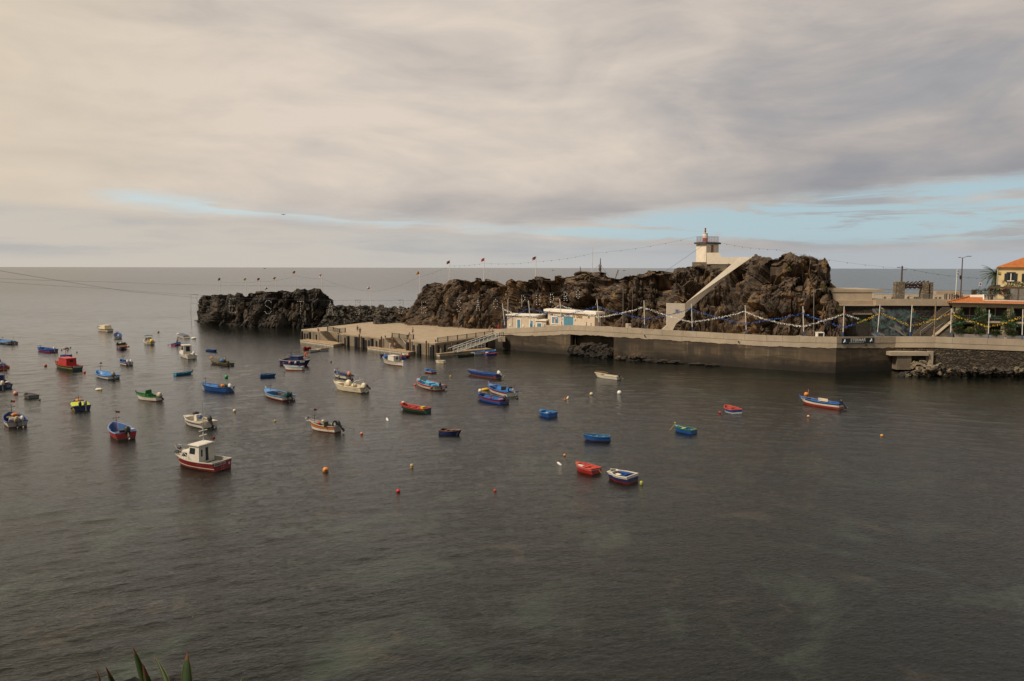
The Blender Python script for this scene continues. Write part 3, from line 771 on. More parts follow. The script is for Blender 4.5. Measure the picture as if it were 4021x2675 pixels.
PIC = M((.30,.24,.22), .6, .2, 2, name='poster'); PICD = M((.06,.04,.06), .6, .3, name='poster_dark'); PICL = M((.55,.45,.42), .6, .2, name='poster_light')
for uu, mm in ((.28, 2), (.72, 1)):
    c = lerp(u0, u1, uu); f.box(b, c-.16, c+.16, .075, .085, 6.3, 7.2, mm); f.box(b, c-.09, c+.09, .075, .085, 7.22, 7.5, 3-mm)
b.build('picture', [PIC, PICD, PICL], ch)
GOLD = M((.30, .20, .07), .4, .25, 3, metal=.3, name='gold_letters')
text_mesh('São  João  de  Deus', .98, GOLD, 'lettering', ch, f.mat(su(2247), .06, 7.98), .04, 'CENTER', .012)
for uu in (su(2169), su(2319)):
    b = MB()
    for k in range(6):
        a = k*math.pi/3; b.ball(f.p(uu+.2*math.cos(a), .06, 8.3+.2*math.sin(a)), (.12, .05, .12), 6, 4)
    b.build('ornament', GOLD, ch)
for uu in (su(2211), su(2263)):
    b = MB(); b.ball(f.p(uu, .18, 7.55), (.16, .16, .2), 8, 6); b.build('wall_lamp', WTRIM, ch)
g = Frame(Vector((-1.27,205.0,0)), Vector((6.3,200.9,0))); L2_ = g.L
hs = thing('small_house', 'smaller flat roofed beige house with three blue doors left of the chapel', 'building', tuple(g.p(L2_/2, 0, 4.6)))
b = MB(); g.box(b, 0, L2_*.985, -5, 0, 3.6, 7.75); b.build('wall', PLAST, hs)
b = MB(); g.box(b, -.25, L2_*1.0, -5.3, .35, 7.75, 8.05); b.build('roof', WTRIM, hs)
b = MB(); g.box(b, L2_*.985+.02, L2_+2.5, -3, 0, 3.8, 6.65); b.build('annex_wall', PLAST, hs)
b = MB(); g.box(b, L2_*.985-.3, L2_+2.75, -3.2, .32, 6.65, 6.95); b.build('annex_roof', WTRIM, hs)
def gu(px): return (px-1993)*(L2_/106)
opening(g, hs, 'door', gu(2030), gu(2040.5), 4.3, 6.75, BLUED)
opening(g, hs, 'door', gu(2075), gu(2085), 4.3, 6.6, BLUED)
opening(g, hs, 'door', gu(2100), gu(2115), 4.3, 6.0, BLUED, 2)
for uu in (gu(2004), gu(2051)):
    b = MB(); g.box(b, uu-.2, uu+.2, 0, .12, 5.0, 5.5); b.build('meter_box', WTRIM, hs)
b = MB(); g.box(b, L2_+2.6, L2_+5.2, -2.6, -2.3, 4.2, 6.0)
tag(b.build('low_wall', PLAST), 'low beige garden wall between the small house and the chapel', 'wall')
# utility things
for nm, lab, cat, x0, y0, x1, y1, Y, mt in (('utility_cabinet','pale double utility cabinet standing before the cliff right of the chapel','cabinet',2458,1271,2478,1286,183.5,PLAST),):
    tt = thing(nm, lab, cat, tuple(aty((x0+x1)/2, y1+6, Y)))
    b = MB(); boxpx(b, x0, y0, 2468, y1+8, Y, .7); b.build('cabinet_door', mt, tt)
    b = MB(); boxpx(b, 2468.4, y0+1, x1, y1+8, Y+.06, .6); b.build('cabinet_door', mt, tt)
    b = MB(); boxpx(b, 2471, 1274, 2475.5, 1279, Y, .05); b.build('vent', BLACK, tt)
tt = thing('pump_house', 'small white framed box with a dark opening behind the wall below the big rock', 'box', tuple(aty(3224,1325,158)))
b = MB(); boxpx(b, 3210,1305.5,3237,1308.5,158,1.2); boxpx(b,3210,1308.5,3213.5,1334,158,1.2); boxpx(b,3233.5,1308.5,3237,1334,158,1.2); b.build('frame', WTRIM, tt)
b = MB(); boxpx(b, 3213.6,1308.6,3233.4,1334,158.15,.9); b.build('opening', M((.02,.03,.025),.6,.3,name='dark_green_panel'), tt)
P = aty(1957,1291,199); b = MB(); b.tube([P+Vector((0,0,-.3)),P+Vector((0,0,.75))],[.16,.13],10); b.ball(P+Vector((0,0,.8)),.17,10,6); b.tube([P+Vector((-.28,0,.5)),P+Vector((.28,0,.5))],.08,8)
tag(b.build('fire_hydrant', M((.45,.02,.02),.5,.1,name='hydrant_red')), 'red hydrant standing near the left end of the harbour wall', 'hydrant')

# ------------------------------------------------------------------ lighthouse and stairway
LW = M((.78, .66, .51), .75, .06, .7, dirt=.1, name='lighthouse_plaster')
REDP = M((.36, .018, .012), .5, .12, 2, name='red_paint')
YL = 195.0
lh = thing('lighthouse', 'squat white lighthouse with a red banded lantern on the lava cliff', 'lighthouse', tuple(aty(2772,1035,YL)))
corner = aty(2772,1030,YL-1.5); zt, zb_ = aty(2772,958,YL-1.5).z, aty(2772,1036,YL-1.5).z
# two visible faces meet in the corner nearest to us
pl = aty(2735,1030,YL); pr = aty(2824,1030,YL+1.0)
A3 = Vector((corner.x, corner.y)); dl = (Vector((pl.x, pl.y+.6))-A3); dr = (Vector((pr.x, pr.y+.8))-A3)
quadp = [A3, A3+dr, A3+dr+dl, A3+dl]
# doorway recess in the right face
du_ = dr.normalized(); nin_ = Vector((-du_.y, du_.x)); Lr = dr.length
q0 = A3+du_*(Lr*.40); q1 = A3+du_*(Lr*.60)
b = MB(); zd0, zd1 = aty(2795,993,YL-.5).z, aty(2795,961.5,YL-.5).z
b.prism(quadp, zb_-1.0, zd0)
b.prism([A3, q0, q0+nin_*.5, q1+nin_*.5, q1, A3+dr, A3+dr+dl, A3+dl], zd0, zd1)
b.prism(quadp, zd1, zt); b.build('tower', LW, lh)
b = MB(); c_ = (q0+q1)/2+nin_*.42; b.box((c_.x, c_.y, (zd0+zd1)/2), ((q1-q0).length-.01, .1, zd1-zd0-.01), rz=math.atan2(du_.y, du_.x)); b.build('door', REDP, lh)
cen = (A3+A3+dr+dl)/2
b = MB(); zr0 = zt; b.prism([cen+(q-cen)*1.20 for q in quadp], zt+.002, zt+.42); b.build('roof_slab', M((.055,.06,.062),.6,.2,name='slab_grey'), lh)
zt2 = zt+.42
ring = [cen+(q-cen)*1.0 for q in quadp]; b = MB()
for i in range(4):
    p, q = ring[i], ring[(i+1) % 4]; N = 18
    for h in (1.40, .12): b.beam((p.x,p.y,zt2+h),(q.x,q.y,zt2+h),.05,.05)
    for k in range(N):
        s = lerp(p, q, k/N); b.tube([(s.x,s.y,zt2),(s.x,s.y,zt2+1.4)], .022, 4)
b.build('railing', M((.30,.26,.27),.4,.1,name='pale_rail'), lh)
lc = Vector((aty(2771,950,YL).x, cen.y-.6)); rr = .62
zq = [aty(2771,py,lc.y).z for py in (951.5, 935, 917.5)]; zq[0] = zt2
b = MB(); b.tube([(lc.x,lc.y,zq[0]),(lc.x,lc.y,zq[1])], rr, 20); b.build('lantern_base', REDP, lh)
b = MB(); b.tube([(lc.x,lc.y,zq[1]+.002),(lc.x,lc.y,zq[2])], rr-.003, 20); b.tube([(lc.x,lc.y,zq[2]),(lc.x,lc.y,zq[2]+.06)], rr+.05, 20); b.build('lantern_drum', LW, lh)
z3 = zq[2]+.06; b = MB(); b.tube([(lc.x,lc.y,z3),(lc.x,lc.y,z3+.28)],[.2,.1],10); b.tube([(lc.x,lc.y,z3+.28),(lc.x,lc.y,z3+.55),(lc.x,lc.y,z3+.8),(lc.x,lc.y,z3+1.15),(lc.x,lc.y,z3+1.3)],[.17,.21,.16,.19,.17],10)
o = b.build('beacon', M((.20,.07,.05),.35,.3,4,name='beacon_red'), lh)
b = MB(); b.ball((lc.x,lc.y,z3+1.36),.13,8,6); b.build('beacon_cap', WTRIM, o)
# lower flank wall running to the right from the tower
Yw = lambda px: lerp(YL-2.2, YL-4.5, (px-2776)/(2955-2776))
pts = [(2776,992.5),(2823,992.5),(2835,1011),(2906,1010),(2906,1037),(2776,1037)]
b = MB(); b.slab([aty(px, py, Yw(px)) for px, py in pts], (0, .35, 0)); b.build('flank_wall', LW, lh)
b = MB(); b.slab([aty(px, py, Yw(px)+.15) for px, py in [(2722,1029.5),(2775.5,1029.5),(2778,1050),(2722,1052)]], (0, 1.2, 0)); b.slab([aty(px, py, Yw(px)+.15) for px, py in [(2790,1037.6),(2872,1037.6),(2822,1080),(2804,1100),(2796,1096)]], (0, 1.0, 0))
b.build('base_wall', concmat('aged_base', (.20,.165,.105), (.125,.10,.065)), lh)
st = thing('stairway_parapet', 'long white diagonal stairway wall climbing the cliff to the lighthouse', 'stairway', tuple(aty(2640,1290,174)))
Ys = lambda px: interp(px, [(2590,173.0),(2617,173.4),(2690,174.2),(2905,188.6),(2956,190.2)])
b = MB(); b.slab([aty(px, py, Ys(px)) for px, py in [(2690,1192),(2690,1230),(2903,1041),(2944,1039.5),(2953,1028),(2954,1009.5),(2905,1010.5)]][::1], (.1, .35, 0))
b.build('ramp_parapet', LW, st)
b = MB(); b.slab([aty(px, py, Ys(px)) for px, py in [(2618,1190.5),(2689.6,1192.5),(2689.6,1240),(2674,1256),(2655,1271),(2640,1300),(2594,1300),(2618,1277)]], (0, .35, 0)); b.build('landing_wall', LW, st)
b = MB(); q = [aty(px, py, Ys(px)-.03) for px, py in ((2649,1214.5),(2668,1214.5),(2668,1228),(2649,1228))]; b.slab(q, (0,.02,0)); o = b.build('notice', M((.56,.53,.50),.5,.05,name='notice_paper'), st)
b = MB()
for r_ in range(3):
    a0 = aty(2651+r_*1.5,1217.5+r_*3.2,Ys(2655)-.05); a1 = aty(2666-r_*1.5,1217.5+r_*3.2,Ys(2655)-.05); b.beam(a0, a1, .02, .09)
b.build('notice_lines', M((.12,.12,.25),.6,.1,name='notice_ink'), o)

# ------------------------------------------------------------------ mural wall, roller gate, plaza
ZP = 13.2
m1 = aty(3290,1195,168.0); m2 = aty(3740,1194,166.5)
mf = Frame(m1, m2); ML = mf.L
def mu(px): return (px-3290)*ML/450
DSTONE = masonry('dark_masonry', (.022,.018,.015), (.075,.058,.043), 1.6)
mw_ = thing('retaining_wall', 'dark stone retaining wall with a roller gate and a painted mural under the plaza', 'retaining wall', tuple(mf.p(ML/2,0,5.6)))
g0, g1 = mu(3352), mu(3425)
b = MB(); mf.box(b, 0, g0, -1, 0, 4, 12.2); mf.box(b, g1, ML, -1, 0, 4, 12.2); mf.box(b, g0, g1, -1, 0, 10.5, 12.2); b.build('wall', DSTONE, mw_)
b = MB(); mf.box(b, g0-.1, g1+.1, -.05, .12, 10.25, 10.6); b.build('lintel', PIERC, mw_)
b = MB(); N = 34
for k in range(N): mf.box(b, g0, g1, -.75, -.70 if k % 2 else -.72, 4+k*6.25/N, 4+(k+.86)*6.25/N)
o = b.build('roller_gate', M((.030,.026,.022),.6,.3,name='gate_metal'), mw_)
b = MB(); mf.box(b, mu(3357), mu(3357.8), -.68, -.62, 5, 7.8); mf.box(b, mu(3371), mu(3371.8), -.68, -.62, 5, 7.8); mf.box(b, mu(3357), mu(3371.8), -.68, -.62, 7.8, 7.9); b.build('gate_door_frame', M((.08,.075,.065),.6,.2,name='gate_frame'), o)
# mural: an abstract field of grey and teal strokes
mm, t, p = newmat('mural_paint')
gpos = t.nodes.new('ShaderNodeNewGeometry').outputs['Position']; gx, gy, gz = sep(t, gpos)
v = comb(t, gx*.55, gz*.5, 1.0); n1 = tex(t, v, 1.0, 5, .6, 1.6); n2 = tex(t, comb(t, gx*.5+gz*.5, gz*.3, 4.0), 1.0, 6, .65, 1.2)
c = mixc(t, n1.step(.40, .58), (.012,.013,.015), (.060,.085,.092))
c = mixc(t, n2.step(.54, .62)*.8, c, (.20,.19,.18)); c = mixc(t, tex(t, comb(t, gx, gz, 8.0), .8, 6, .7, .8).step(.60,.66)*.6, c, (.06,.16,.19))
t.links.new(c, p.inputs['Base Color']); p.inputs['Roughness'].default_value = .8
b = MB(); mf.box(b, mu(3427), mu(3600), .0, .012, 5.0, 11.6); b.build('mural', mm, mw_)
b = MB(); mf.box(b, mu(3657), mu(3667), -.01, .015, 8.6, 11.2); b.build('dark_niche', BLACK, mw_)
# slab edge of the plaza above
b = MB(); mf.box(b, mu(3437), ML+6, -1.2, .5, 12.22, ZP+.25); tag(b.build('plaza_edge', CONC), 'pale concrete plaza edge beam running above the mural wall', 'edge beam')
b = MB(); b.prism([mf.p(mu(3300),-1.3,0).to_2d(), mf.p(ML+25,-1.3,0).to_2d(), mf.p(ML+32,-46,0).to_2d(), mf.p(mu(3300),-46,0).to_2d()], 4, ZP); tag(b.build('plaza', DECK), kind='structure')
wb = thing('white_building', 'long low white concrete building between the big rock and the plaza', 'building', tuple(aty(3360,1190,172)))
b = MB(); boxpx(b, 3250,1147,3426,1191.5,171.5,12); b.build('wall', CONC, wb)
b = MB(); boxpx(b, 3250,1137,3471,1147.2,171.35,14); b.build('roof_band', CONC, wb)
b = MB(); b.slab([aty(3250,1131,172.5),aty(3300,1133,172.5),aty(3471,1140.5,172.5),aty(3471,1141,172.5),aty(3250,1137,172.5)], (0,10,0)); b.build('roof', CONC, wb)
b = MB(); boxpx(b, 3300,1191.6,3417,1199,169.5,2.5); b.build('dark_slot', BLACK, wb)
b = MB(); boxpx(b, 3337,1191.6,3341,1199,169.3,.15); b.build('post', CONC, wb)
b = MB(); boxpx(b, 3291,1198.6,3438,1201.5,167.2,1.6); b.build('ledge', CONC, wb)
RAILM = M((.11,.11,.105),.5,.15,name='rail_grey')
def thinrail(pts, label, h=1.05, n=None, group='plaza railings'):
    t_ = thing('railing', label, 'railing', tuple(pts[0]), group=group)
    for A_, B_ in zip(pts, pts[1:]):
        b = MB(); L = (B_-A_).length; N = n or int(L/.18)
        b.tube([A_+Vector((0,0,h)), B_+Vector((0,0,h))], .04, 6); b.tube([A_+Vector((0,0,.12)), B_+Vector((0,0,.12))], .025, 4)
        for k in range(N+1):
            q = lerp(A_, B_, k/N); b.tube([q, q+Vector((0,0,h))], .035 if k % 10 == 0 else .016, 4)
        b.build('rail_panel', RAILM, t_)
    return t_
thinrail([mf.p(mu(3430),.2,ZP+.25), mf.p(mu(3600),.2,ZP+.25), mf.p(mu(3741),.2,ZP+.25)], 'grey barred railing along the front edge of the plaza')
thinrail([aty(3380,1151,205), aty(3560,1153,205), aty(3700,1156,205), aty(3830,1158,205)], 'thin grey railing at the sea side of the plaza')
# low benches
for k, (x0, x1) in enumerate(((3469,3512),(3561,3598),(3600,3621),(3672,3695))):
    P = aty((x0+x1)/2,1166,178); w = (x1-x0)/F*178
    tt = thing('bench', ['stone bench left of the gate pillars on the plaza','stone bench between the gate pillars, left one','stone bench between the gate pillars, right one','stone bench right of the gate pillars on the plaza'][k], 'bench', (P.x,P.y,ZP), group='plaza benches')
    b = MB(); b.box((P.x,P.y,ZP+.55),(w,.6,.16)); b.build('seat', PLAST, tt)
    for s in (-.36,.36): b = MB(); b.box((P.x+w*s,P.y,ZP+.235),(.3,.5,.47)); b.build('leg', PIERC, tt)
b = MB(); boxpx(b, 3676,1143,3772,1156,190,1.2); tag(b.build('pale_wall', CONC), 'pale low wall on the plaza behind the seated group', 'wall')
# gate pillars with rusty beams
gt = thing('stone_gate', 'two rough stone pillars joined by rusty wavy iron beams on the plaza', 'gate', tuple(aty(3590,1173,174)))
PILL = masonry('pillar_stone', (.20,.155,.105), (.34,.27,.19), 2.2)
for x0, x1 in ((3525,3555),(3622,3649)):
    b = MB(); boxpx(b, x0,1106.5,x1,1174,173,1.6); b.build('pillar', PILL, gt)
for x0, x1 in ((3516,3524.5),(3649.5,3666)):
    b = MB(); boxpx(b, x0,1109,x1,1174,173.3,1.3); b.build('pillar_wing', PILL, gt)
for py, xb in ((1118,3646),(1128.5,3638)):
    b = MB(); pts = [aty(3553+k*(xb-3553)/24, py+2.0*math.sin(k*1.3), 173.4) for k in range(25)]; b.tube(pts, .24, 8)
    for k in range(2, 24, 4): b.beam(pts[k]+Vector((-.5,0,.15)), pts[k]+Vector((.4,0,.75)), .12, .22)
    b.build('iron_beam', M((.030,.014,.010),.8,.4,3,name='dark_rust'), gt)
# street lamps of the plaza
LAMPM = M((.085,.05,.04),.5,.2,name='lamp_brown')
def lamp(name, label, foot, topz, arms, r=.10, m=LAMPM, cat='street lamp', group='street lamps'):
    t_ = thing(name, label, cat, tuple(foot), group=group)
    b = MB(); b.tube([foot, Vector((foot.x, foot.y, topz))], [r*1.2, r*.8], 8); b.build('pole', m, t_)
    for (dx, z0, z1, w) in arms:
        b = MB(); a = Vector((foot.x, foot.y, topz+z0)); e_ = Vector((foot.x+dx, foot.y, topz+z1)); b.tube([a, lerp(a, e_, .5)+Vector((0,0,.05)), e_], .045, 6)
        arm = b.build('arm', m, t_)
        b = MB(); s = 1 if dx > 0 else -1; b.box((e_.x+s*w*.4, e_.y, e_.z), (w, .35, .13)); b.build('lamp_head', m, arm)
    return t_
P = aty(3538,1150,176); lamp('street_lamp', 'dark brown square street lamp with two heads behind the stone gate', Vector((P.x,P.y,ZP)), aty(3546,1044.5,176).z, [(-.55,-.35,-.32,.55),(.5,-.85,-.85,.5)], .2)
P = aty(3772,1160,180); tl_ = lamp('street_lamp', 'tall slim street lamp with two wing arms beside the seated group', Vector((P.x,P.y,ZP)), aty(3778,1012,180).z, [(-.6,-.15,.05,.3),(1.1,-.15,.3,.9)], .13)
b = MB(); zz = aty(3775,1090,180).z; b.box((P.x-.25,P.y,zz),(.25,.25,.9)); b.build('control_box', BLACK, tl_)
P = aty(3846,1165,176); sg = thing('road_sign', 'small white no parking sign with a blue disc on the plaza', 'sign', (P.x,P.y,ZP))
z_ = aty(3848,1116,176).z; b = MB(); b.tube([(P.x,P.y,ZP),(P.x,P.y,z_+.2)], .06, 8); b.build('post', RAILM, sg)
b = MB(); b.box((P.x,P.y-.08,z_),(.62,.04,.72)); pn = b.build('panel', M((.62,.60,.58),.4,.05,name='sign_white'), sg)
b = MB(); b.tube([(P.x,P.y-.10,z_),(P.x,P.y-.115,z_)], .21, 20); b.build('red_disc', M((.4,.03,.04),.4,.05,name='sign_red'), pn)
b = MB(); b.tube([(P.x,P.y-.115,z_),(P.x,P.y-.125,z_)], .165, 20); b.build('blue_disc', M((.03,.08,.36),.4,.05,name='sign_blue'), pn)
b = MB(); b.beam((P.x-.13,P.y-.13,z_+.13),(P.x+.13,P.y-.13,z_-.13),.01,.05); b.build('red_bar', M((.4,.03,.04),.4,.05), pn)
for k, px in enumerate((3710,3717,3729,3738)):
    P = aty(px,1172,167.5); b = MB(); b.box((P.x,P.y,ZP+.9),(.2,.2,1.3 if k % 2 else 1.05)); tag(b.build('wooden_post', M((.09,.05,.035),.8,.3,name='dark_post')), 'brown wooden post in the short row left of the seated group', 'post', 'row of posts on the plaza')
P = aty(3825,1160,190); b = MB(); b.box((P.x-.35,P.y,ZP+.9),(.55,.4,1.8)); b.box((P.x+.3,P.y+.1,ZP+.85),(.5,.4,1.7)); tag(b.build('old_post', M((.07,.045,.035),.8,.35,name='old_wood')), 'pair of thick dark wooden stumps at the end of the plaza railing', 'post')

# ------------------------------------------------------------------ broad stairs from promenade to plaza
STEP = concmat('step_stone', (.115,.086,.058), (.075,.056,.038))
stt = thing('stairs', 'broad outdoor flight of stone steps climbing from the promenade to the plaza', 'stairs', tuple(aty(3640,1315,158)))
b = MB(); N = 22
for k in range(N):
    z1 = 5.4+(k+1)*.30; Y0 = 157.0+k*.42
    xl = aty(lerp(3562,3700,k/(N-1)), 1250, Y0).x; xr = aty(lerp(3668,3752,k/(N-1)), 1250, Y0).x
    b.box(((xl+xr)/2, Y0+.21, (z1+4)/2), (xr-xl, .42-.004, z1-4))
b.build('steps', STEP, stt)
for px0, py0, px1, py1 in ((3614,1301,3735,1214),(3666,1297,3740,1243)):
    b = MB(); a = aty(px0,py0,158.2); c2 = aty(px1,py1,165.3); b.tube([a, c2], .05, 6); b.tube([a+Vector((.0,0,-.45)), c2+Vector((0,0,-.45))], .035, 6)
    for q in (0,.33,.66,1): p = lerp(a, c2, q); b.tube([p, p-Vector((0,0,1.0))], .04, 6)
    b.build('handrail', GREYM, stt)
b = MB(); b.slab([aty(3667,1326,157.0),aty(3672,1318,157.0),aty(3737,1262,163.0),aty(3741,1264,163.0),aty(3741,1330,157.2)], (.35,.5,0)); b.build('side_wall', M((.085,.07,.05),.8,.5,.5,name='painted_side'), stt)
b = MB(); b.beam(aty(3666,1321,156.8), aty(3738,1261,162.8), .7, .14); b.build('side_coping', CONC, stt)
P = aty(3668,1320,156.4); b = MB(); b.tube([(P.x,P.y,5.4),(P.x,P.y,aty(3669,1184,156.4).z)], .12, 8); o = b.build('wooden_pole', WOOD); tag(o, 'plain slim wooden pole rising before the broad stone steps', 'pole')

# ------------------------------------------------------------------ tiled houses on the right
def tilemat(name, ux, uy, lo, hi, sc):
    m, t, p = newmat(name)
    gpos = t.nodes.new('ShaderNodeNewGeometry').outputs['Position']; gx, gy, gz = sep(t, gpos)
    a = (gx*ux+gy*uy)*sc; w1 = (a*6.2832)._m('SINE')*.5+.5
    w2 = ((gz*2.2)*sc)._m('FRACT')
    n = tex(t, gpos, 1.6, 6, .7)
    c = mixc(t, n.step(.3, .7), lo, hi); c = mixc(t, (1-w1.step(.08, .45))*.75, c, tuple(q*.28 for q in lo)); c = mixc(t, (1-w2.step(.0, .16))*.35, c, tuple(q*.35 for q in lo))
    t.links.new(c, p.inputs['Base Color']); p.inputs['Roughness'].default_value = .8; setbump(t, p, w1+w2*.3, .12); return m
TILE = tilemat('orange_tiles', 1, .05, (.50,.13,.022), (.72,.24,.055), 3.0)
HY = M((.60,.46,.24), .8, .07, .6, dirt=.1, name='yellow_plaster')
HB = M((.42,.325,.205), .8, .08, .6, dirt=.1, name='tan_plaster')
DARKIN = M((.022,.018,.016), .7, .4, .5, name='dark_interior')
ap = thing('apartment_house', 'two storey tan house with orange tiled roof and balconies behind the wall', 'house', tuple(aty(3870,1320,158)))
h1 = aty(3737,1250,160); h2 = aty(4100,1250,152.5); hf = Frame(h1, h2); HL = hf.L
def hu(px): return (px-3737)*HL/363
def hz(py, px=3880): return aty(px, py, lerp(160,152.5,(px-3737)/363)).z
ze = hz(1196); bal = [(3771,3853),(3874,3957),(3983,4070)]; low = [(3782,3832),(3886,3937),(3995,4070)]
zb0, zb1 = hz(1262), hz(1207); zl0, zl1 = 5.4, hz(1274)
b = MB(); segs = [0]
D = 2.2
hf.box(b, 0, HL, -8, -D, 5, ze)
def face(z0, z1, holes):
    u = 0
    for a, c2 in holes: hf.box(b, u, hu(a), -D+.001, 0, z0, z1); u = hu(c2)
    hf.box(b, u, HL, -D+.001, 0, z0, z1)
face(5, zl1, low); hf.box(b, 0, HL, -D+.001, 0, zl1, zb0); face(zb0, zb1, bal); hf.box(b, 0, HL, -D+.001, 0, zb1, ze); b.build('wall', HB, ap)
for a, c2 in bal:
    b = MB(); hf.box(b, hu(a), hu(a)+(hu(c2)-hu(a))*.45, -D+.002, -D+.06, zb0, zb1-.3); hf.box(b, hu(a)+(hu(c2)-hu(a))*.5, hu(c2), -D+.002, -D+.05, zb0, zb1-.1); b.build('balcony_window', DARKIN, ap)
    b = MB(); hf.box(b, hu(a)-.1, hu(c2)+.1, .002, .35, zb0-.25, zb0-.02); b.build('balcony_floor', CONC, ap)
    b = MB()
    for h in (1.05,.55,.1): b.tube([hf.p(hu(a),.02,zb0+h), hf.p(hu(c2),.02,zb0+h)], .03, 5)
    for k in range(12): q = lerp(hu(a), hu(c2), k/11); b.tube([hf.p(q,.02,zb0-.02), hf.p(q,.02,zb0+1.05)], .018, 4)
    b.build('balcony_railing', RAILM, ap)
    b = MB(); c3 = hu(lerp(a, c2, .35)); b.box(hf.p(c3,-.9,zb0+.7),(1.0,.7,.06),rz=hf.rz)
    for s in (-.4,.4): b.box(hf.p(c3+s,-.9,zb0+.35),(.06,.5,.68),rz=hf.rz)
    b.build('balcony_table', BLACK, ap)
for a, c2 in low:
    b = MB(); hf.box(b, hu(a)+.05, hu(c2)-.05, -D+.002, -D+.08, zl0, zl1-.05); b.build('ground_window', DARKIN, ap)
b = MB(); hf.box(b, hu(3742), hu(3751), .002, .03, hz(1225,3745), hz(1206,3745)); b.build('window', DARKIN, ap)
b = MB(); hf.box(b, hu(3741), hu(3754), -.01, .04, 5.4, hz(1268,3745)); b.build('side_door', M((.12,.09,.05),.7,.2,name='side_door'), ap)
# eaves and hip roof
b = MB(); hf.box(b, -.5, HL, -8, .45, ze, ze+.16); hf.box(b, -.75, HL, -8.2, .7, ze+.16, ze+.30); b.build('cornice', M((.40,.33,.25),.8,.1,name='cornice'), ap)
zr = aty(3830,1165.5,163.0).z; ev = ze+.30
lf, rf_ = hf.p(-1.0,.95,ev), hf.p(HL,.95,ev); lb = hf.p(-1.0,-8.5,ev); r1, r2 = hf.p(hu(3805),-3.4,zr), hf.p(hu(3860),-3.4,zr)
zc = lerp(ev, zr, .42); c1 = hf.p(hu(3860),.95-4.35*.42,zc); c2_ = hf.p(HL,.95-4.35*.42,zc)
b = MB(); bot = [Vector((p_.x,p_.y,ev-.01)) for p_ in (lf, rf_, hf.p(HL,-8.5,0), lb)]
b.add([lf, hf.p(hu(3860),.95,ev), r2, r1], [(0,1,2,3)]); b.add([lf, r1, lb], [(0,1,2)]); b.add([hf.p(hu(3860),.95,ev), rf_, c2_, c1], [(0,1,2,3)]); b.add([r1, r2, hf.p(hu(3860),-8.5,ev), lb], [(0,1,2,3)]); b.build('roof', TILE, ap)
b = MB(); b.tube([lf+Vector((0,0,.05)), r1+Vector((0,0,.08))], .17, 8); b.build('hip_ridge', TILE, ap)
b = MB()
for k in range(int(HL/.33)): b.ball(hf.p(-1.0+k*.33,.98,ev), (.10,.08,.07), 6, 4)
b.build('tile_edge', M((.55,.42,.32),.8,.15,name='tile_edge'), ap)
b = MB(); b.slab([r1+Vector((.3,0,0)), r2, r2+Vector((0,0,.5)), r1+Vector((.3,0,.42))], (0,.3,0)); b.slab([r2, c1+Vector((0,0,-.1)), c1+Vector((0,0,.25)), r2+Vector((0,0,.55))], (.25,0,0)); hf.box(b, hu(3860)+.3, HL, -1.2, -.95, zc-.4, zc+.12); b.build('terrace_wall', WTRIM, ap)
b = MB(); hf.box(b, hu(3862), HL, -8, -1.25, ze, zc-.1); b.build('terrace_floor', CONC, ap)
TZ = zc-.1
thinrail([hf.p(hu(3868),-1.1,zc+.1), hf.p(HL,-1.1,zc+.1)], 'grey barred railing along the roof terrace of the tiled house', 1.1)
pg = thing('pergola', 'brown timber pergola standing on the roof terrace', 'pergola', tuple(hf.p(hu(3890),-3,TZ)))
BRN = M((.085,.052,.025),.7,.25,2,name='pergola_wood')
zpg = hz(1134,3900)
for px in (3884,3893,4000): b = MB(); b.box(hf.p(hu(px),-2.2 if px != 3893 else -2.5,(TZ+zpg)/2),(.28,.28,zpg-TZ),rz=hf.rz); b.build('post', BRN, pg)
b = MB(); hf.box(b, hu(3880), HL, -2.4, -2.0, zpg, zpg+.38); b.build('beam', BRN, pg)
b = MB(); hf.box(b, hu(3973), HL, -6.2, -5.4, TZ, hz(1146,3990)+.6); tag(b.build('planter_wall', M((.17,.15,.13),.8,.2,name='grey_block')), 'grey planter wall at the back of the roof terrace', 'planter')
b = MB(); hf.box(b, hu(3752), HL, 1.0, 1.8, 5.2, hz(1313.5,3900)); pl_ = b.build('planter', M((.20,.175,.155),.8,.15,name='planter_grey')); tag(pl_, 'long grey planter box before the tiled house, filled with hedge plants', 'planter')
yh = thing('yellow_house', 'yellow house with dark shutters and orange hip roof at the upper right', 'house', tuple(aty(3990,1150,182)))
y1 = aty(3918,1100,182); y2 = aty(4120,1100,176.5); yf = Frame(y1, y2); YL_ = yf.L
def yu(px): return (px-3918)*YL_/202
def yz(py): return aty(3960,py,180.3).z
zy = yz(1053); b = MB(); yf.box(b, 0, YL_, -9, 0, ZP-1, zy); b.build('wall', HY, yh)
b = MB(); yf.box(b, -.3, YL_, -9, .3, zy, zy+.18); b.build('cornice', HY, yh)
e0, e1, rg = yf.p(-.6,.6,zy+.18), yf.p(YL_,.6,zy+.18), aty(4130,975,186)
b = MB(); eb = yf.p(-.6,-9.5,zy+.18); rg2 = Vector((rg.x, rg.y, rg.z)); rg3 = yf.p(YL_,-4.4,rg.z); b.add([e0, e1, Vector((e1.x,e1.y-0,e1.z))], []) ; pk = yf.p(yu(4090),-4.4,aty(4080,986,186).z)
pk2 = yf.p(YL_,-4.4,pk.z); b.add([e0,e1,pk2,pk],[(0,1,2,3)]); b.add([e0,pk,eb],[(0,1,2)]); b.build('roof', TILE, yh)
SHUT = M((.014,.018,.016),.5,.3,name='dark_shutter')
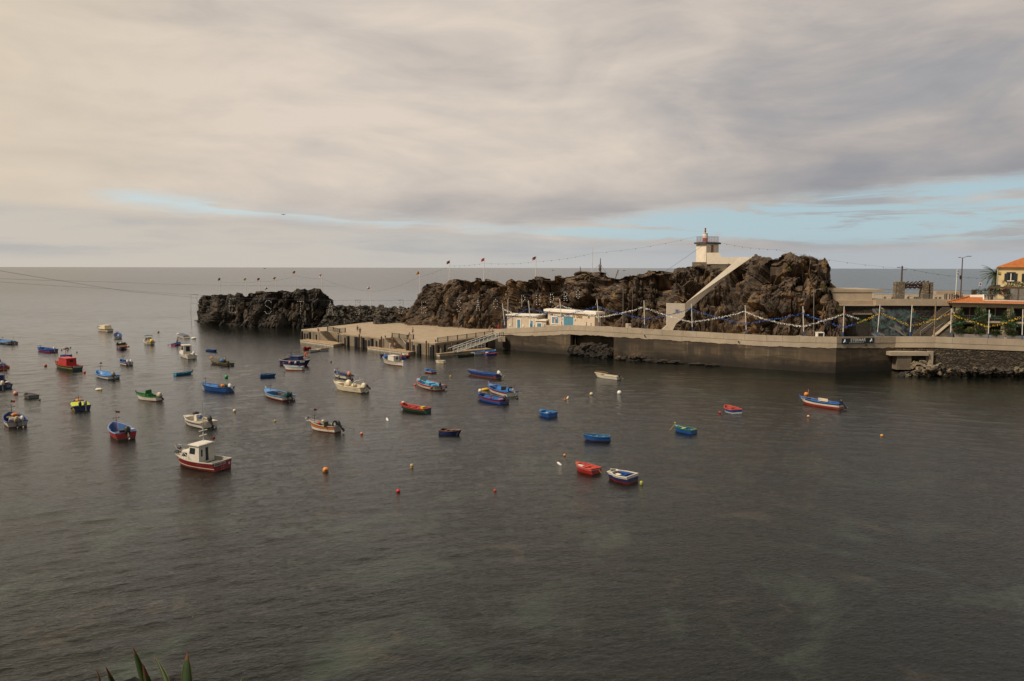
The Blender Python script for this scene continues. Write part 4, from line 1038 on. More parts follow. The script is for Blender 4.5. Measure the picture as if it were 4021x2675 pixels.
def shutwin(x0, x1, y0, y1):
    w = x1-x0; b = MB(); yf.box(b, yu(x0+w*.28), yu(x1-w*.28), 0, .05, yz(y1), yz(y0)); o = b.build('window', GLASS, yh)
    b = MB(); c = (x0+x1)/2; yf.box(b, yu(c-1.6), yu(c+1.6), .05, .10, yz(y1), yz(y0)); yf.box(b, yu(x0+w*.22), yu(x1-w*.22), .0, .14, yz(y1+3), yz(y1)); b.build('frame', WTRIM, o)
    for s0, s1 in ((x0, x0+w*.28), (x1-w*.28, x1)):
        b = MB(); yf.box(b, yu(s0), yu(s1), .03, .12, yz(y1+3), yz(y0)); b.build('shutter', SHUT, o)
    b = MB(); yf.box(b, yu(x0+w*.15), yu(x1-w*.15), .02, .10, yz(y0), yz(y0-5)); yf.box(b, yu(x0+w*.15), yu(x1-w*.15), .02, .10, yz(y1+7), yz(y1+3.2)); b.build('surround', SHUT, o)
shutwin(3944,3996,1074,1102); shutwin(4013,4065,1075,1104)
b = MB(); yf.box(b, yu(3949), yu(3978), .0, .08, ZP, yz(1130)); b.build('door', SHUT, yh)
b = MB(); yf.box(b, yu(3919.5), yu(3930), .0, .06, yz(1125.5), yz(1119.5)); b.build('street_plate', M((.03,.05,.14),.4,.1,name='plate_blue'), yh)
b = MB(); b.box(yf.p(-.1,.15,(ZP+zy)/2),(.14,.14,zy-ZP)); b.build('drain_pipe', M((.48,.45,.38),.5,.1,name='pipe_grey'), yh)

# ------------------------------------------------------------------ plants
LEAF = [M(c, .6, .25, 3, name='leaf') for c in ((.028,.050,.012),(.050,.075,.018),(.016,.030,.009))]
DRY = [M(c, .7, .25, 3, name='dry_leaf') for c in ((.13,.11,.02),(.20,.15,.02),(.07,.07,.02))]
STEMM = M((.07,.048,.03), .8, .3, name='stem')
def leaves(b, c, r, n, s, mats=3, up_=0.0, lng=2.2):
    for _ in range(n):
        while True:
            q = Vector((rnd.uniform(-1,1), rnd.uniform(-1,1), rnd.uniform(-1,1)))
            if .12 < q.length < 1: break
        if noise.noise(q*2.3+Vector(c)*.7) < -.12: continue
        P = Vector(c)+Vector((q.x*r[0], q.y*r[1], q.z*r[2])); d = (q+Vector((rnd.uniform(-.7,.7), rnd.uniform(-.7,.7), rnd.uniform(-.7,.7)+up_))).normalized()
        k = d.cross(Vector((rnd.random(), rnd.random(), rnd.random()))).normalized(); L = s*rnd.uniform(.6,1.3)
        b.add([P-k*L*.3, P+d*L*lng*.5-k*L*.1, P+d*L*lng, P+d*L*lng*.5+k*L*.3], [(0,1,2,3)], rnd.randrange(mats))
def shrub(name, label, c, r, n, s, mats=LEAF, stems=3, base=None, group=None, cat='shrub', up_=0.3):
    t_ = thing(name, label, cat, (c[0], c[1], base if base is not None else c[2]-r[2]), group=group)
    b = MB(); leaves(b, c, r, n, s, len(mats), up_); b.build('foliage', mats, t_)
    if stems:
        b = MB(); z0 = base if base is not None else c[2]-r[2]
        for k in range(stems): x_ = (k-(stems-1)/2)*.35; b.tube([(c[0]+x_*.4,c[1],z0),(c[0]+x_,c[1],c[2]),(c[0]+x_*1.6,c[1],c[2]+r[2]*.7)], [.06,.045,.02], 5)
        b.build('stem', STEMM, t_)
    return t_
zpl = hz(1313.5,3900)
for k, (px, w) in enumerate(((3764,1.0),(3851,1.25),(3963,1.2))):
    P = hf.p(hu(px),1.3,0); ztop = hz((1213,1202,1214)[k], px); zc_ = (ztop+zpl)/2
    shrub('tall_shrub', ['tall bushy shrub at the left corner of the tiled house','tall bushy shrub between the first and second balconies','tall bushy shrub between the second and third balconies'][k], (P.x,P.y,zc_), (w,.8,(ztop-zpl)/2), 1500, .26, base=zpl, group='tall shrubs before the tiled house', up_=.6)
for k, (x0, x1) in enumerate(((3752,3800),(3800,3830),(3828,3880),(3892,3945),(3965,4000))):
    P = hf.p(hu((x0+x1)/2),1.4,zpl+.3)
    shrub('hedge_plant', ['low hedge at the left end of the long planter','spiky bright grass tuft in the long planter','low hedge hanging over the planter left of the pole','low hedge in the planter right of the pole','low hedge in the planter under the third tall shrub'][k], (P.x,P.y,P.z+(.35 if k == 1 else .1)), ((hu(x1)-hu(x0))*.5,.6,.55 if k == 1 else .45), 700, .2, stems=0, group='hedge plants in the long planter', mats=DRY[:1]+LEAF[:2] if k == 1 else LEAF, up_=1.5 if k == 1 else .1)
for k, (px, py, w, h, mm_) in enumerate(((3990,1128,2.4,.9,LEAF),(3868,1150,2.6,.8,LEAF),(3943,1148,.8,.6,None),(3964,1165,.6,.9,LEAF),(3905,1140,.9,.8,LEAF))):
    Y_ = (164.5,178,170,160.6,163)[k]; P = aty(px, py, Y_)
    mats = mm_ or [M((.16,.02,.07),.6,.3,name='pink_flower'), M((.10,.015,.05),.6,.3), LEAF[0]]
    shrub('terrace_plant', ['broad leafy bush on the planter wall of the roof terrace','low spreading bush between the sign and the pergola','magenta flowering bush on the roof terrace','small potted tree at the terrace railing','small drooping plant under the pergola'][k], (P.x,P.y,P.z), (w,.9,h), 800, .24, mats=mats, stems=1, base=P.z-h-.4)
P = aty(3966,1163,160.5); b = MB(); b.tube([(P.x,P.y,TZ),(P.x,P.y,TZ+.9)], [.28,.4], 12); tag(b.build('flower_pot', M((.22,.07,.03),.7,.2,name='terracotta')), 'terracotta pot under the small tree at the terrace railing', 'pot')
P = aty(2391,1232,192); shrub('shrub', 'green shrub at the right end of the chapel against the cliff', (P.x,P.y,P.z), (1.0,.7,1.2), 420, .17, stems=2)
P = aty(2147,1262,200.2); shrub('shrub', 'small green shrub in the gap between small house and chapel', (P.x,P.y,P.z), (.7,.5,.6), 220, .14, stems=1)
for k, (px, py, Y_, w, h, mm_) in enumerate(((3160,1008,174.5,1.3,.45,DRY),(3098,1058,168.5,.45,.4,DRY),(3024,1198,162.8,.9,.6,LEAF),(3302,1222,158.6,.55,.9,DRY),(3230,1130,162.5,.8,.6,DRY),(2592,1178,178.0,.6,.4,LEAF))):
    P = aty(px, py, Y_); shrub('cliff_plant', ['yellow green cushion plant on top of the big rock','small yellow tuft high on the face of the big rock','green tuft low on the face of the big rock','yellow brown tuft at the right foot of the big rock','dry tuft on the right side of the big rock','small green tuft on the cliff left of the stairway'][k], (P.x,P.y,P.z), (w,.6,h), 260, .12, mats=mm_, stems=0, group='plants growing on the rock')
# palm behind the yellow house
pm = thing('palm_tree', 'palm tree with arching fronds behind the left corner of the yellow house', 'palm tree', (aty(3918,1100,189.5).x, 189.5, ZP))
pc = aty(3910,1078,189.5); b = MB(); b.tube([(pc.x+.3,pc.y,ZP),(pc.x+.1,pc.y,(ZP+pc.z)/2),(pc.x,pc.y,pc.z)], [.32,.25,.28], 10); b.build('trunk', STEMM, pm)
for k in range(34):
    a = k*2.399; el_ = (1.25-.055*k); L_ = rnd.uniform(3.3,4.2); b = MB(); d = Vector((math.cos(a), math.sin(a), 0)); spine = []
    for j in range(9):
        q = j/8; ang = el_-q*1.05; P = (spine[-1] if spine else pc)+((d*math.cos(ang)+Vector((0,0,math.sin(ang))))*(L_/8) if spine else Vector()); spine.append(P)
    b.tube(spine, [.05*(1-j/9)+.01 for j in range(9)], 4)
    sd_ = d.cross(Vector((0,0,1)))
    for j in range(1, 9):
        for hh in (0,.5):
            P = lerp(spine[j-1], spine[j], hh); l_ = .75*math.sin(math.pi*min(1,(j+hh)/9.5)**.7)+.1; dr_ = (spine[j]-spine[j-1]).normalized()
            for s in (-1, 1):
                tip = P+sd_*s*l_*.55+dr_*l_*.75-Vector((0,0,l_*.25)); b.add([P-dr_*.10, P+dr_*.10, tip], [(0,1,2)], (k+j) % 3)
    b.build('frond', LEAF, pm)
# ------------------------------------------------------------------ boats
PC = {}
def P_(c, rough=.42): return M(c, rough, .12, 1.2, dirt=.22, name='boat_paint')
NAVY=(.010,.022,.10); BLUE=(.012,.075,.28); SKY=(.075,.22,.46); TEAL=(.03,.16,.26); RED=(.36,.016,.012); DRED=(.14,.016,.012); WHT=(.62,.56,.47); CREAM=(.66,.55,.38)
GREY=(.24,.22,.20); BLK=(.012,.012,.013); GRN=(.016,.14,.022); DGRN=(.008,.040,.022); YEL=(.56,.36,.02); ORNG=(.62,.20,.02); OLIVE=(.085,.07,.04); TURQ=(.06,.34,.50); LIME=(.40,.42,.03); BROWN=(.07,.045,.03); PINK=(.50,.16,.11)
MOT = M((.018,.018,.02), .35, .2, name='motor_black'); MOTG = M((.20,.19,.18), .4, .2, name='motor_grey'); MOTW = M((.62,.58,.50), .4, .1, name='motor_white')
ROPE = M((.07,.10,.075), .8, .3, name='rope')
def hull_fn(L, B, fb, tw=.8, sheer=.55, stsh=.06, rake=.35, blunt=.0, full=2.0):
    def beam(t):
        if t < .42: return B/2*(tw+(1-tw)*math.sin(math.pi/2*t/.42))
        k = (t-.42)/.58; return B/2*max(blunt, (1-k**full)**.8 if k < 1 else 0)
    def zs(t): return fb*(1+sheer*max(0, (t-.3)/.7)**2+stsh*max(0, (.35-t)/.35)**2)
    def pt(t, z, side):
        q = max(0, min(1, (z+.25)/(zs(t)+.25)))
        w = beam(t)*(.74+.26*q**.8) if t < .98 or blunt else beam(t)
        y = L*(t-.5)-rake*(t**5)*(1-q)*L*.16+(1-t)**6*(q-.5)*.12
        return Vector((side*w, y, z))
    return beam, zs, pt
def boat(name, label, bow, stern, fb=.55, B=None, L=None, bottom=DRED, bands=((WHT, 1.0),), rail=None, inside=BLUE, floor=None, tw=.8, sheer=.55, rake=1.0, blunt=0.0, full=2.0,
         seats=(), foredeck=0.0, fdcol=None, motors=(), mast=None, extras=(), transom=None, railz=.0, stem=None, group=None, cat='boat', boot=.06):
    fb *= .84; sheer *= .88; zb = fb*(1+sheer); pb = at(bow[0], bow[1], zb); ps = at(stern[0], stern[1], fb)
    d = Vector((pb.x-ps.x, pb.y-ps.y, 0)); LL = d.length if L is None else L
    u = d.normalized(); mid = (pb+ps)/2
    if L: mid = Vector((ps.x, ps.y, 0))+u*L/2
    B = B or LL*.34
    rz = math.atan2(u.y, u.x)-math.pi/2
    T = thing(name, label, cat, (mid.x, mid.y, .02+rnd.uniform(-.02,.02)), rz, group, world=False)
    T.rotation_euler = (R(rnd.uniform(-.8,.8)), R(rnd.uniform(-1.5,1.5)), rz)
    beam, zs, pt = hull_fn(LL, B, fb, tw, sheer, .06, rake, blunt, full)
    ts = [0,.06,.14,.22,.3,.38,.46,.54,.62,.7,.78,.85,.91,.96,.99,1.0]
    # outer levels as fractions of the height above water; bands from the waterline up
    cols = [bottom]+[c for c, _ in bands]; fr = [boot]+[q for _, q in bands]
    mats = [P_(c) for c in cols]; nI = len(mats); mats += [P_(inside), P_(floor or tuple(q*.8 for q in inside)), P_(transom or bands[-1][0] if transom else bands[-1][0])]
    lev = [(-.30, 0), (-.12, 0), (0, 0)]
    prev = 0
    for k, f in enumerate(fr):
        m_ = k; steps = 1 if f-prev < .3 else 2
        for s in range(1, steps+1): lev.append((lerp(prev, f, s/steps), m_))
        prev = f
    rows = []
    for t in ts:
        r = []
        for side in (-1, 1):
            line = []
            for z, m_ in lev:
                zz = z if z <= 0 else z*zs(t)
                line.append(pt(t, zz, side))
            r.append(line)
        rows.append(r)
    b = MB(); nl = len(lev)
    for s in (0, 1):
        vs = [p for r in rows for p in r[s]]
        for i in range(len(ts)-1):
            for j in range(nl-1):
                q = (i*nl+j, (i+1)*nl+j, (i+1)*nl+j+1, i*nl+j+1)
                b.add([vs[k] for k in (q if s else q[::-1])], [(0,1,2,3)], lev[j+1][1], True)
    # transom and (for blunt bows) the front board
    for i, flip in ((0, False), (len(ts)-1, True)):
        if i and not blunt: continue
        for j in range(nl-1):
            f = [rows[i][0][j], rows[i][1][j], rows[i][1][j+1], rows[i][0][j+1]]
            mm_ = lev[j+1][1]
            if transom and not i and mm_ > 0: mm_ = nI+2
            b.add(f[::-1] if flip else f, [(0,1,2,3)], mm_)
    # inner shell and sole
    fz = .12; th = .05
    vs = []; n_in = 0
    tin = [t for t in ts if t <= .97]; tin[0] = .012
    for t in tin:
        for side in (-1, 1):
            for z in (zs(t)-.004, (zs(t)+fz)/2, fz):
                p = pt(t, z, side); w = max(abs(p.x)-th, .01); vs.append(Vector((side*w, p.y, z)))
        n_in += 1
    for i in range(n_in-1):
        a, c = i*6, (i+1)*6
        for j in (0, 1): b.add([vs[k] for k in (a+j, a+j+1, c+j+1, c+j)], [(0,1,2,3)], nI, True); b.add([vs[k] for k in (a+3+j, c+3+j, c+4+j, a+4+j)], [(0,1,2,3)], nI, True)
        b.add([vs[k] for k in (a+2, a+5, c+5, c+2)], [(0,1,2,3)], nI+1)
    e_ = (n_in-1)*6
    b.add([vs[k] for k in (e_, e_+3, e_+4, e_+5, e_+2, e_+1)], [(0,1,2,3,4,5)], nI); b.add([vs[k] for k in (0, 1, 2, 5, 4, 3)], [(0,1,2,3,4,5)], nI)
    b.build('hull', mats, T)
    # gunwale all round
    rc = P_(rail or bands[-1][0]); b = MB(); rw = .075+.01*LL/5
    for side in (-1, 1):
        rings = []
        for t in ts:
            p = pt(t, zs(t), side); rings.append([Vector((p.x+side*.035, p.y, p.z-.05)), Vector((p.x+side*.035, p.y, p.z+.03)), Vector((p.x-side*min(rw, abs(p.x)), p.y, p.z+.03)), Vector((p.x-side*min(rw, abs(p.x)), p.y, p.z-.05))])
        if side > 0: rings = [r[::-1] for r in rings]
        b.loft(rings, 0, True, True, False)
    p = pt(0, zs(0), 1); b.box((0, p.y+.02, p.z-.01), (2*abs(p.x)+.05, .10, .09))
    if blunt: p = pt(1, zs(1), 1); b.box((0, p.y-.03, p.z-.01), (2*abs(p.x)+.05, .12, .09))
    b.build('gunwale', rc, T)
    if stem: b = MB(); p = pt(1, zs(1), 1); b.tube([(0,p.y-.12,p.z-.3),(0,p.y+.06,p.z+.28)], [.07,.085], 8); b.build('stem_post', P_(stem), T)
    sc = P_(tuple(min(1, q*1.25+.01) for q in inside))
    for t in seats:
        b = MB(); z = zs(t)*.74; w = abs(pt(t, z, 1).x)*2-.06; b.box((0, LL*(t-.5), z), (w, .26, .05)); b.build('seat', sc, T)
    if foredeck:
        b = MB(); n = 7; vs = []
        for k in range(n):
            t = lerp(1-foredeck, .985, k/(n-1)); p = pt(t, zs(t)-.03, 1); w = max(abs(p.x)-.05, .004); vs += [Vector((-w,p.y,p.z)), Vector((0,p.y,p.z+.06)), Vector((w,p.y,p.z))]
        for k in range(n-1):
            a, c = k*3, k*3+3
            for j in (0,1): b.add([vs[q] for q in (a+j, a+j+1, c+j+1, c+j)], [(0,1,2,3)], 0)
        t = 1-foredeck; p = pt(t, .15, 1); b.add([vs[2], vs[1], vs[0], Vector((-abs(p.x)+.06, vs[0].y, .15)), Vector((abs(p.x)-.06, vs[0].y, .15))], [(0,1,2,3,4)], 0)
        b.build('foredeck', P_(fdcol or inside), T)
    yst = -LL/2
    for mtr in motors:                              # (x, colour key, tilt degrees, scale, cover colour)
        x, colr, tilt, s = mtr[:4]; cov = mtr[4] if len(mtr) > 4 else None
        Mx = Matrix.Translation((x, yst-.10, zs(0)+.02)) @ Matrix.Rotation(R(-tilt), 4, 'X') @ Matrix.Scale(s*.84, 4)
        def tr(pts): return [Mx@Vector(p) for p in pts]
        body = {'k': MOT, 'g': MOTG, 'w': MOTW}[colr]
        b = MB(); rings = [[Mx@Vector((w_*cx, cy*d_-.06, z_)) for cx, cy in ((-1,-1),(1,-1),(1,1),(-1,1))] for z_, w_, d_ in ((.12,.09,.13),(-.25,.06,.10),(-.62,.05,.09),(-.80,.05,.16),(-.88,.03,.14))]
        b.loft(rings, 0, True, True, False)
        c_ = Mx@Vector((0,-.05,-.56)); b.add([Mx@Vector(p) for p in ((-.14,-.24,-.55),(.14,-.24,-.55),(.14,.10,-.55),(-.14,.10,-.55),(-.14,-.24,-.575),(.14,-.24,-.575),(.14,.10,-.575),(-.14,.10,-.575))], [(0,1,2,3),(7,6,5,4),(0,4,5,1),(1,5,6,2),(2,6,7,3),(3,7,4,0)])
        b.tube(tr([(0,.10,-.78),(0,-.24,-.80),(0,-.30,-.80)]), [.02*s,.055*s,.03*s], 8)
        b.tube(tr([(0,.10,.10),(0,.45,.18)]), .025*s, 6)
        om = b.build('outboard_motor', MOTG if colr == 'w' else body, T)
        b = MB()
        if cov: drape(b, Mx@Vector((0,0,.26)), (.25*s,.33*s,.34*s))
        else:
            rings = []
            for z_, w_, d_, yo in ((.08,.13,.20,0),(.16,.17,.27,0),(.36,.175,.29,-.01),(.52,.15,.25,-.02),(.60,.09,.16,-.03)):
                rings.append([Mx@Vector((w_*math.copysign(abs(math.cos(a))**.6, math.cos(a)), yo+d_*math.copysign(abs(math.sin(a))**.6, math.sin(a)), z_)) for a in [2*math.pi*k/12 for k in range(12)]])
            b.loft(rings, 0)
        b.build('motor_cover' if cov else 'cowling', P_(cov) if cov else body, om)
        b = MB(); c_ = Vector((0,-.33,-.80))
        for k in range(3):
            a = k*2.094; dx, dz = math.cos(a), math.sin(a); b.add([Mx@(c_+Vector(v)) for v in ((0,0,0),(dx*.07-dz*.05,-.03,dz*.07+dx*.05),(dx*.15,0,dz*.15),(dx*.07+dz*.05,.03,dz*.07-dx*.05))], [(0,1,2,3)])
        b.build('propeller', MOTG, om)
    def pole(x, t, h, r=.035, col=BROWN, nm='mast'):
        b = MB(); z0 = .2; b.tube([(x, LL*(t-.5), z0), (x, LL*(t-.5), zs(t)+h)], [r, r*.75], 7); return b.build(nm, P_(col), T), Vector((x, LL*(t-.5), zs(t)+h))
    if mast:
        t, h = mast[:2]; opt = mast[2] if len(mast) > 2 else ''
        m_, top = pole(0, t, h, .04, mast[3] if len(mast) > 3 else BROWN)
        if 'x' in opt:
            b = MB(); zc = top.z-.28; b.tube([(-.33,top.y,zc),(.33,top.y,zc)], .02, 5); b.build('crossbar', BLACK, m_)
            for s in (-1,1): b = MB(); b.ball((s*.33,top.y,zc+.03), (.05,.05,.07), 8, 6); b.build('lamp', BLACK, m_)
        if 'f' in opt:
            b = MB(); b.tube([top, top+Vector((0,0,.62))], .014, 5); b.build('flag_staff', BLACK, m_)
            b = MB(); z = top.z+.34
            for k in range(5):
                xa, xb = k*.09, (k+1)*.09; ya, yb = .05*math.sin(k*1.3), .05*math.sin((k+1)*1.3)
                b.add([(xa,top.y-.02+ya,z-k*.02),(xb,top.y-.02+yb,z-(k+1)*.02),(xb,top.y-.02+yb,z+.27-(k+1)*.02),(xa,top.y-.02+ya,z+.27-k*.02)], [(0,1,2,3)], 0 if k < 2 else 1)
            b.build('flag', [M((.02,.17,.04),.7,.1,name='flag_green'), M((.50,.02,.02),.7,.1,name='flag_red')], m_)
    G = dict(T=T, L=LL, B=B, zs=zs, pt=pt, beam=beam, y=lambda t: LL*(t-.5))
    for ex in extras: EX[ex[0]](G, *ex[1:])
    return T
EX = {}
# loose gear lying in or hanging on a boat is a thing of its own
LOOSE = set('bag orange_bag black_bag red_bag net_heap orange_net covered_net fishing_net oar life_ring barrel tyre buoy float cream_float orange_float red_float orange_buoy crate yellow_box white_box white_cloth cloth coil mint_cloth fender plywood brown_board blue_board pink_board board'.split())
CN = {WHT:'white',CREAM:'cream',ORNG:'orange',YEL:'yellow',RED:'red',DRED:'dark red',BLUE:'blue',NAVY:'navy',SKY:'sky blue',GREY:'grey',BLK:'black',OLIVE:'olive',BROWN:'brown',PINK:'pink',LIME:'lime',(.30,.20,.10):'wooden',(.34,.22,.09):'wooden',(.30,.22,.15):'wooden',(.2,.2,.14):'pale olive',(.12,.09,.04):'brown',(.03,.14,.07):'green',(.25,.24,.10):'yellowish',(.09,.075,.04):'brown',(.04,.12,.36):'blue',(.70,.10,.02):'orange',(.25,.55,.42):''}
COLW = 'orange black red cream yellow white mint brown blue pink'.split(); USED = set()
def put(G, nm, mb, mat_, col, x, t):
    T = G['T']
    if nm not in LOOSE: return mb.build(nm, mat_, T)
    ws = nm.split('_'); base = [w for w in ws if w not in COLW]
    o = mb.build('_'.join(base), mat_); o.location = T.location; o.rotation_euler = T.rotation_euler
    head = (ws if len(base) < len(ws) else [w for w in (CN.get(tuple(col), '').split())]+ws)
    where = 'hanging on' if nm in ('fender','life_ring') else ('at the bow of' if t > .75 else 'at the stern of' if t < .25 else 'in')
    ref = T['label'].split(); pre = head+where.split()+['the']
    ref = ref[:15-len(pre)]
    while ref[-1] in ('with','and','a','the','at','its','of','in','by','to','one','two','on','under','behind','before','half','from','seen','left','right','light','pale','dark','white','beside','near','life','raised','wooden','cut','green','broad','below','round','red','yellow','blue','black','top','dark,','red,'): ref.pop()
    lab = ' '.join(pre+ref)
    if lab in USED: lab = ('port side ' if x < 0 else 'starboard ')+lab
    if lab in USED: lab = 'other '+lab
    USED.add(lab); return tag(o, lab, base[-1] if base[-1] != 'ring' else 'life ring', 'loose gear in the boats')
def drape(b, c, r):
    """cloth or bundle: boxy body with sagging folds"""
    rings = []; o = rnd.uniform(0, 50); n, m_ = 14, 9
    sg = lambda v, e: math.copysign(abs(v)**e, v)
    for i in range(m_+1):
        ph = -math.pi/2+math.pi*i/m_; ring_ = []
        for j in range(n):
            a = 2*math.pi*j/n; d = Vector((sg(math.cos(a), .65)*sg(max(math.cos(ph), .03), .6), sg(math.sin(a), .65)*sg(max(math.cos(ph), .03), .6), sg(math.sin(ph), .75)))
            k = 1+.30*noise.noise(d*1.7+Vector((o,0,0)))+.12*math.sin(a*5+o)*max(0, .6-d.z)
            if d.z > .4: k *= .86
            ring_.append(Vector(c)+Vector((d.x*r[0]*k, d.y*r[1]*k, d.z*r[2]*(1+.2*noise.noise(d*2.1+Vector((0,o,0)))))))
        rings.append(ring_)
    b.loft(rings, 0)
def ex(f): EX[f.__name__] = f; return f
@ex
def tarp(G, t0, t1, col, h=.28, over=.04):
    b = MB(); n, k_ = 14, 11; vs = []
    for i in range(n):
        t = lerp(t0, t1, i/(n-1)); p = G['pt'](t, G['zs'](t)+.03, 1); w = abs(p.x)+over
        for j in range(k_):
            a = math.pi*j/(k_-1); x = -math.cos(a)*w; fade = min(1, 4*min(i/(n-1), 1-i/(n-1))+.35)
            z = p.z+.01+h*math.sin(a)**.8*fade+.04*noise.noise(Vector((x*2.5, p.y*2.5, t0*9))); 
            if j in (0, k_-1): z = p.z-.14
            vs.append(Vector((x, p.y, z)))
    b.add(vs, [(i*k_+j, i*k_+j+1, (i+1)*k_+j+1, (i+1)*k_+j) for i in range(n-1) for j in range(k_-1)], 0, True)
    b.build('tarp', M(col, .8, .25, 2.5, bump=.03, name='tarp_cloth'), G['T'])
@ex
def lumpy(G, nm, x, t, z, r, col): b = MB(); drape(b, Vector((x, G['y'](t), z)), r); put(G, nm, b, P_(col), col, x, t)
@ex
def ball(G, nm, x, t, z, r, col):
    b = MB(); b.ball((x, G['y'](t), z), r, 14, 10); put(G, nm, b, P_(col), col, x, t)
@ex
def block(G, nm, x, t, z, d, col, rot=0.0): b = MB(); b.box((x, G['y'](t), z), d, rz=rot); put(G, nm, b, P_(col), col, x, t)
@ex
def barrel(G, x, t, z, r, l, col):
    b = MB(); y = G['y'](t); b.tube([(x-l/2,y,z),(x-l/2+.05,y,z),(x+l/2-.05,y,z),(x+l/2,y,z)], [r*.92,r,r,r*.92], 14); put(G, 'barrel', b, P_(col), col, x, t)
@ex
def cyl(G, nm, x, t, z0, z1, r, col): b = MB(); y = G['y'](t); b.tube([(x,y,z0),(x,y,z1)], r, 10); b.build(nm, P_(col), G['T'])
@ex
def fender(G, side, t, r, col):
    p = G['pt'](t, G['zs'](t)*.62, side); b = MB(); b.ball((p.x+side*r, p.y, p.z), (r,r,r*1.25), 12, 8); b.tube([(p.x+side*r,p.y,p.z+r),(p.x,p.y,G['zs'](t))], .012, 4); put(G, 'fender', b, P_(col), col, side, t)
@ex
def railing_bow(G, t0, t1, h, col=(.30,.28,.26), n=6):
    b = MB(); pts = []
    for side in (-1, 1):
        line = []
        for k in range(n+1):
            t = lerp(t0, t1, k/n); p = G['pt'](t, G['zs'](t), side); q = Vector((p.x*.94, p.y, p.z)); hh = h*min(1, .35+k*.4); line.append(q+Vector((0,0,hh))); b.tube([q, q+Vector((0,0,hh))], .018, 5)
        pts.append(line)
    b.tube(pts[0]+pts[1][::-1], .022, 6); b.build('bow_railing', M(col, .35, .1, metal=.5, name='rail_steel'), G['T'])
@ex
def rod(G, x, t, h, lean=.15):
    b = MB(); y = G['y'](t); z = G['zs'](t); b.tube([(x,y,z-.2),(x,y-lean*.3,z+h*.6),(x+.12,y-lean,z+h),(x+.3,y-lean,z+h*.98)], .014, 5); b.build('rod', BLACK, G['T'])
@ex
def oar(G, x, t0, t1, z, col=(.30,.20,.10)):
    b = MB(); y0, y1 = G['y'](t0), G['y'](t1); b.tube([(x,y0,z),(x*.7,y1,z+.04)], .025, 6); b.box((x*.7,y1+.2,z+.04), (.13,.45,.02)); put(G, 'oar', b, P_(col), col, x, .5)
@ex
def rope(G, t, side, dx, dy, z0=None, col=None):
    p = G['pt'](t, G['zs'](t), side); z = z0 or p.z; b = MB(); a = Vector((p.x, p.y, z)); e_ = Vector((p.x+dx, p.y+dy, -.05)); m_ = (a+e_)/2-Vector((0,0,.08*abs(dx+dy)))
    b.tube([a, m_, e_], .02, 5); b.build('rope', col or ROPE, G['T'])
@ex
def plate(G, side, t, zf, w, h, col=WHT):
    p = G['pt'](t, G['zs'](t)*zf, side); q = G['pt'](t+w/G['L'], G['zs'](t+w/G['L'])*zf, side); d = (q-p).normalized(); n_ = Vector((d.y,-d.x,0))*(1 if side > 0 else -1); b = MB()
    a, c = p+n_*.02, q+n_*.02; b.slab([a-Vector((0,0,h/2)), c-Vector((0,0,h/2)), c+Vector((0,0,h/2)), a+Vector((0,0,h/2))], n_*.012)
    o = b.build('name_plate', P_(col), G['T']); b = MB()
    for k in range(5): x0 = lerp(a, c, .14+k*.15); b.beam(x0+n_*.018, x0+n_*.018+d*w*.09, .01, h*.42)
    b.build('plate_marks', BLACK, o)
@ex
def tplate(G, x, z, w, h, col=WHT, marks=0):
    y = G['pt'](0, z, 1).y-.03; b = MB(); b.box((x, y, z), (w, .02, h)); o = b.build('name_plate', P_(col), G['T'])
    if marks:
        b = MB()
        for k in range(marks): b.box((x-w*.42+w*.84*(k+.5)/marks, y-.014, z), (w*.5/marks, .01, h*.5))
        b.build('plate_marks', BLACK, o)
@ex
def ladder(G, x, z0, z1, col=(.5,.46,.4)):
    y = G['pt'](0, .3, 1).y-.07; b = MB()
    for s in (-.17,.17): b.tube([(x+s,y,z0),(x+s,y,z1)], .02, 5)
    for k in range(4): z = lerp(z0+.05, z1-.05, k/3); b.tube([(x-.17,y,z),(x+.17,y,z)], .018, 5)
    b.build('ladder', P_(col), G['T'])
@ex
def cabin(G, t0, t1, w0, h, col, roofc=None, front=.35, back=.0, z0=None, wins=(), roofo=.12, taper=.92, doorc=None, nm='cabin'):
    """box with a sloping windscreen; wins: (face, u0, u1, v0, v1)"""
    ya, yb = G['y'](t0), G['y'](t1); z = z0 if z0 is not None else .3; zt = z+h; w = w0/2; wt = w*taper
    vs = [(-w,ya,z),(w,ya,z),(w,yb,z),(-w,yb,z),(-wt,ya+back,zt),(wt,ya+back,zt),(wt,yb-front,zt),(-wt,yb-front,zt)]
    V_ = [Vector(v) for v in vs]; b = MB(); b.add(V_, [(0,3,2,1),(4,5,6,7),(0,1,5,4),(1,2,6,5),(2,3,7,6),(3,0,4,7)]); o = b.build(nm, P_(col), G['T'])
    F_ = {'r': (1,2,6,5), 'l': (3,0,4,7), 'f': (2,3,7,6), 'b': (0,1,5,4)}
    for fc, u0, u1, v0, v1, *cc in wins:
        a, c, d_, e_ = [V_[k] for k in F_[fc]]
        def q(u, v): return lerp(lerp(a, c, u), lerp(e_, d_, u), v)
        nrm = (c-a).cross(e_-a).normalized(); b = MB(); pts = [q(u0,v0)-nrm*.01, q(u1,v0)-nrm*.01, q(u1,v1)-nrm*.01, q(u0,v1)-nrm*.01]; b.slab(pts, nrm*.025)
        b.build('window' if not cc else 'door', GLASS if not cc else P_(cc[0]), o)
    if roofc is not None:
        b = MB(); yc = (ya+back+yb-front)/2; ly = abs(yb-front-ya-back); b.box((0, yc, zt+.035), (2*wt+roofo*2, ly+roofo*2, .06)); b.box((0, yc, zt+.085), (2*wt+roofo, ly+roofo, .04)); b.build('roof', P_(roofc), o)
    return o
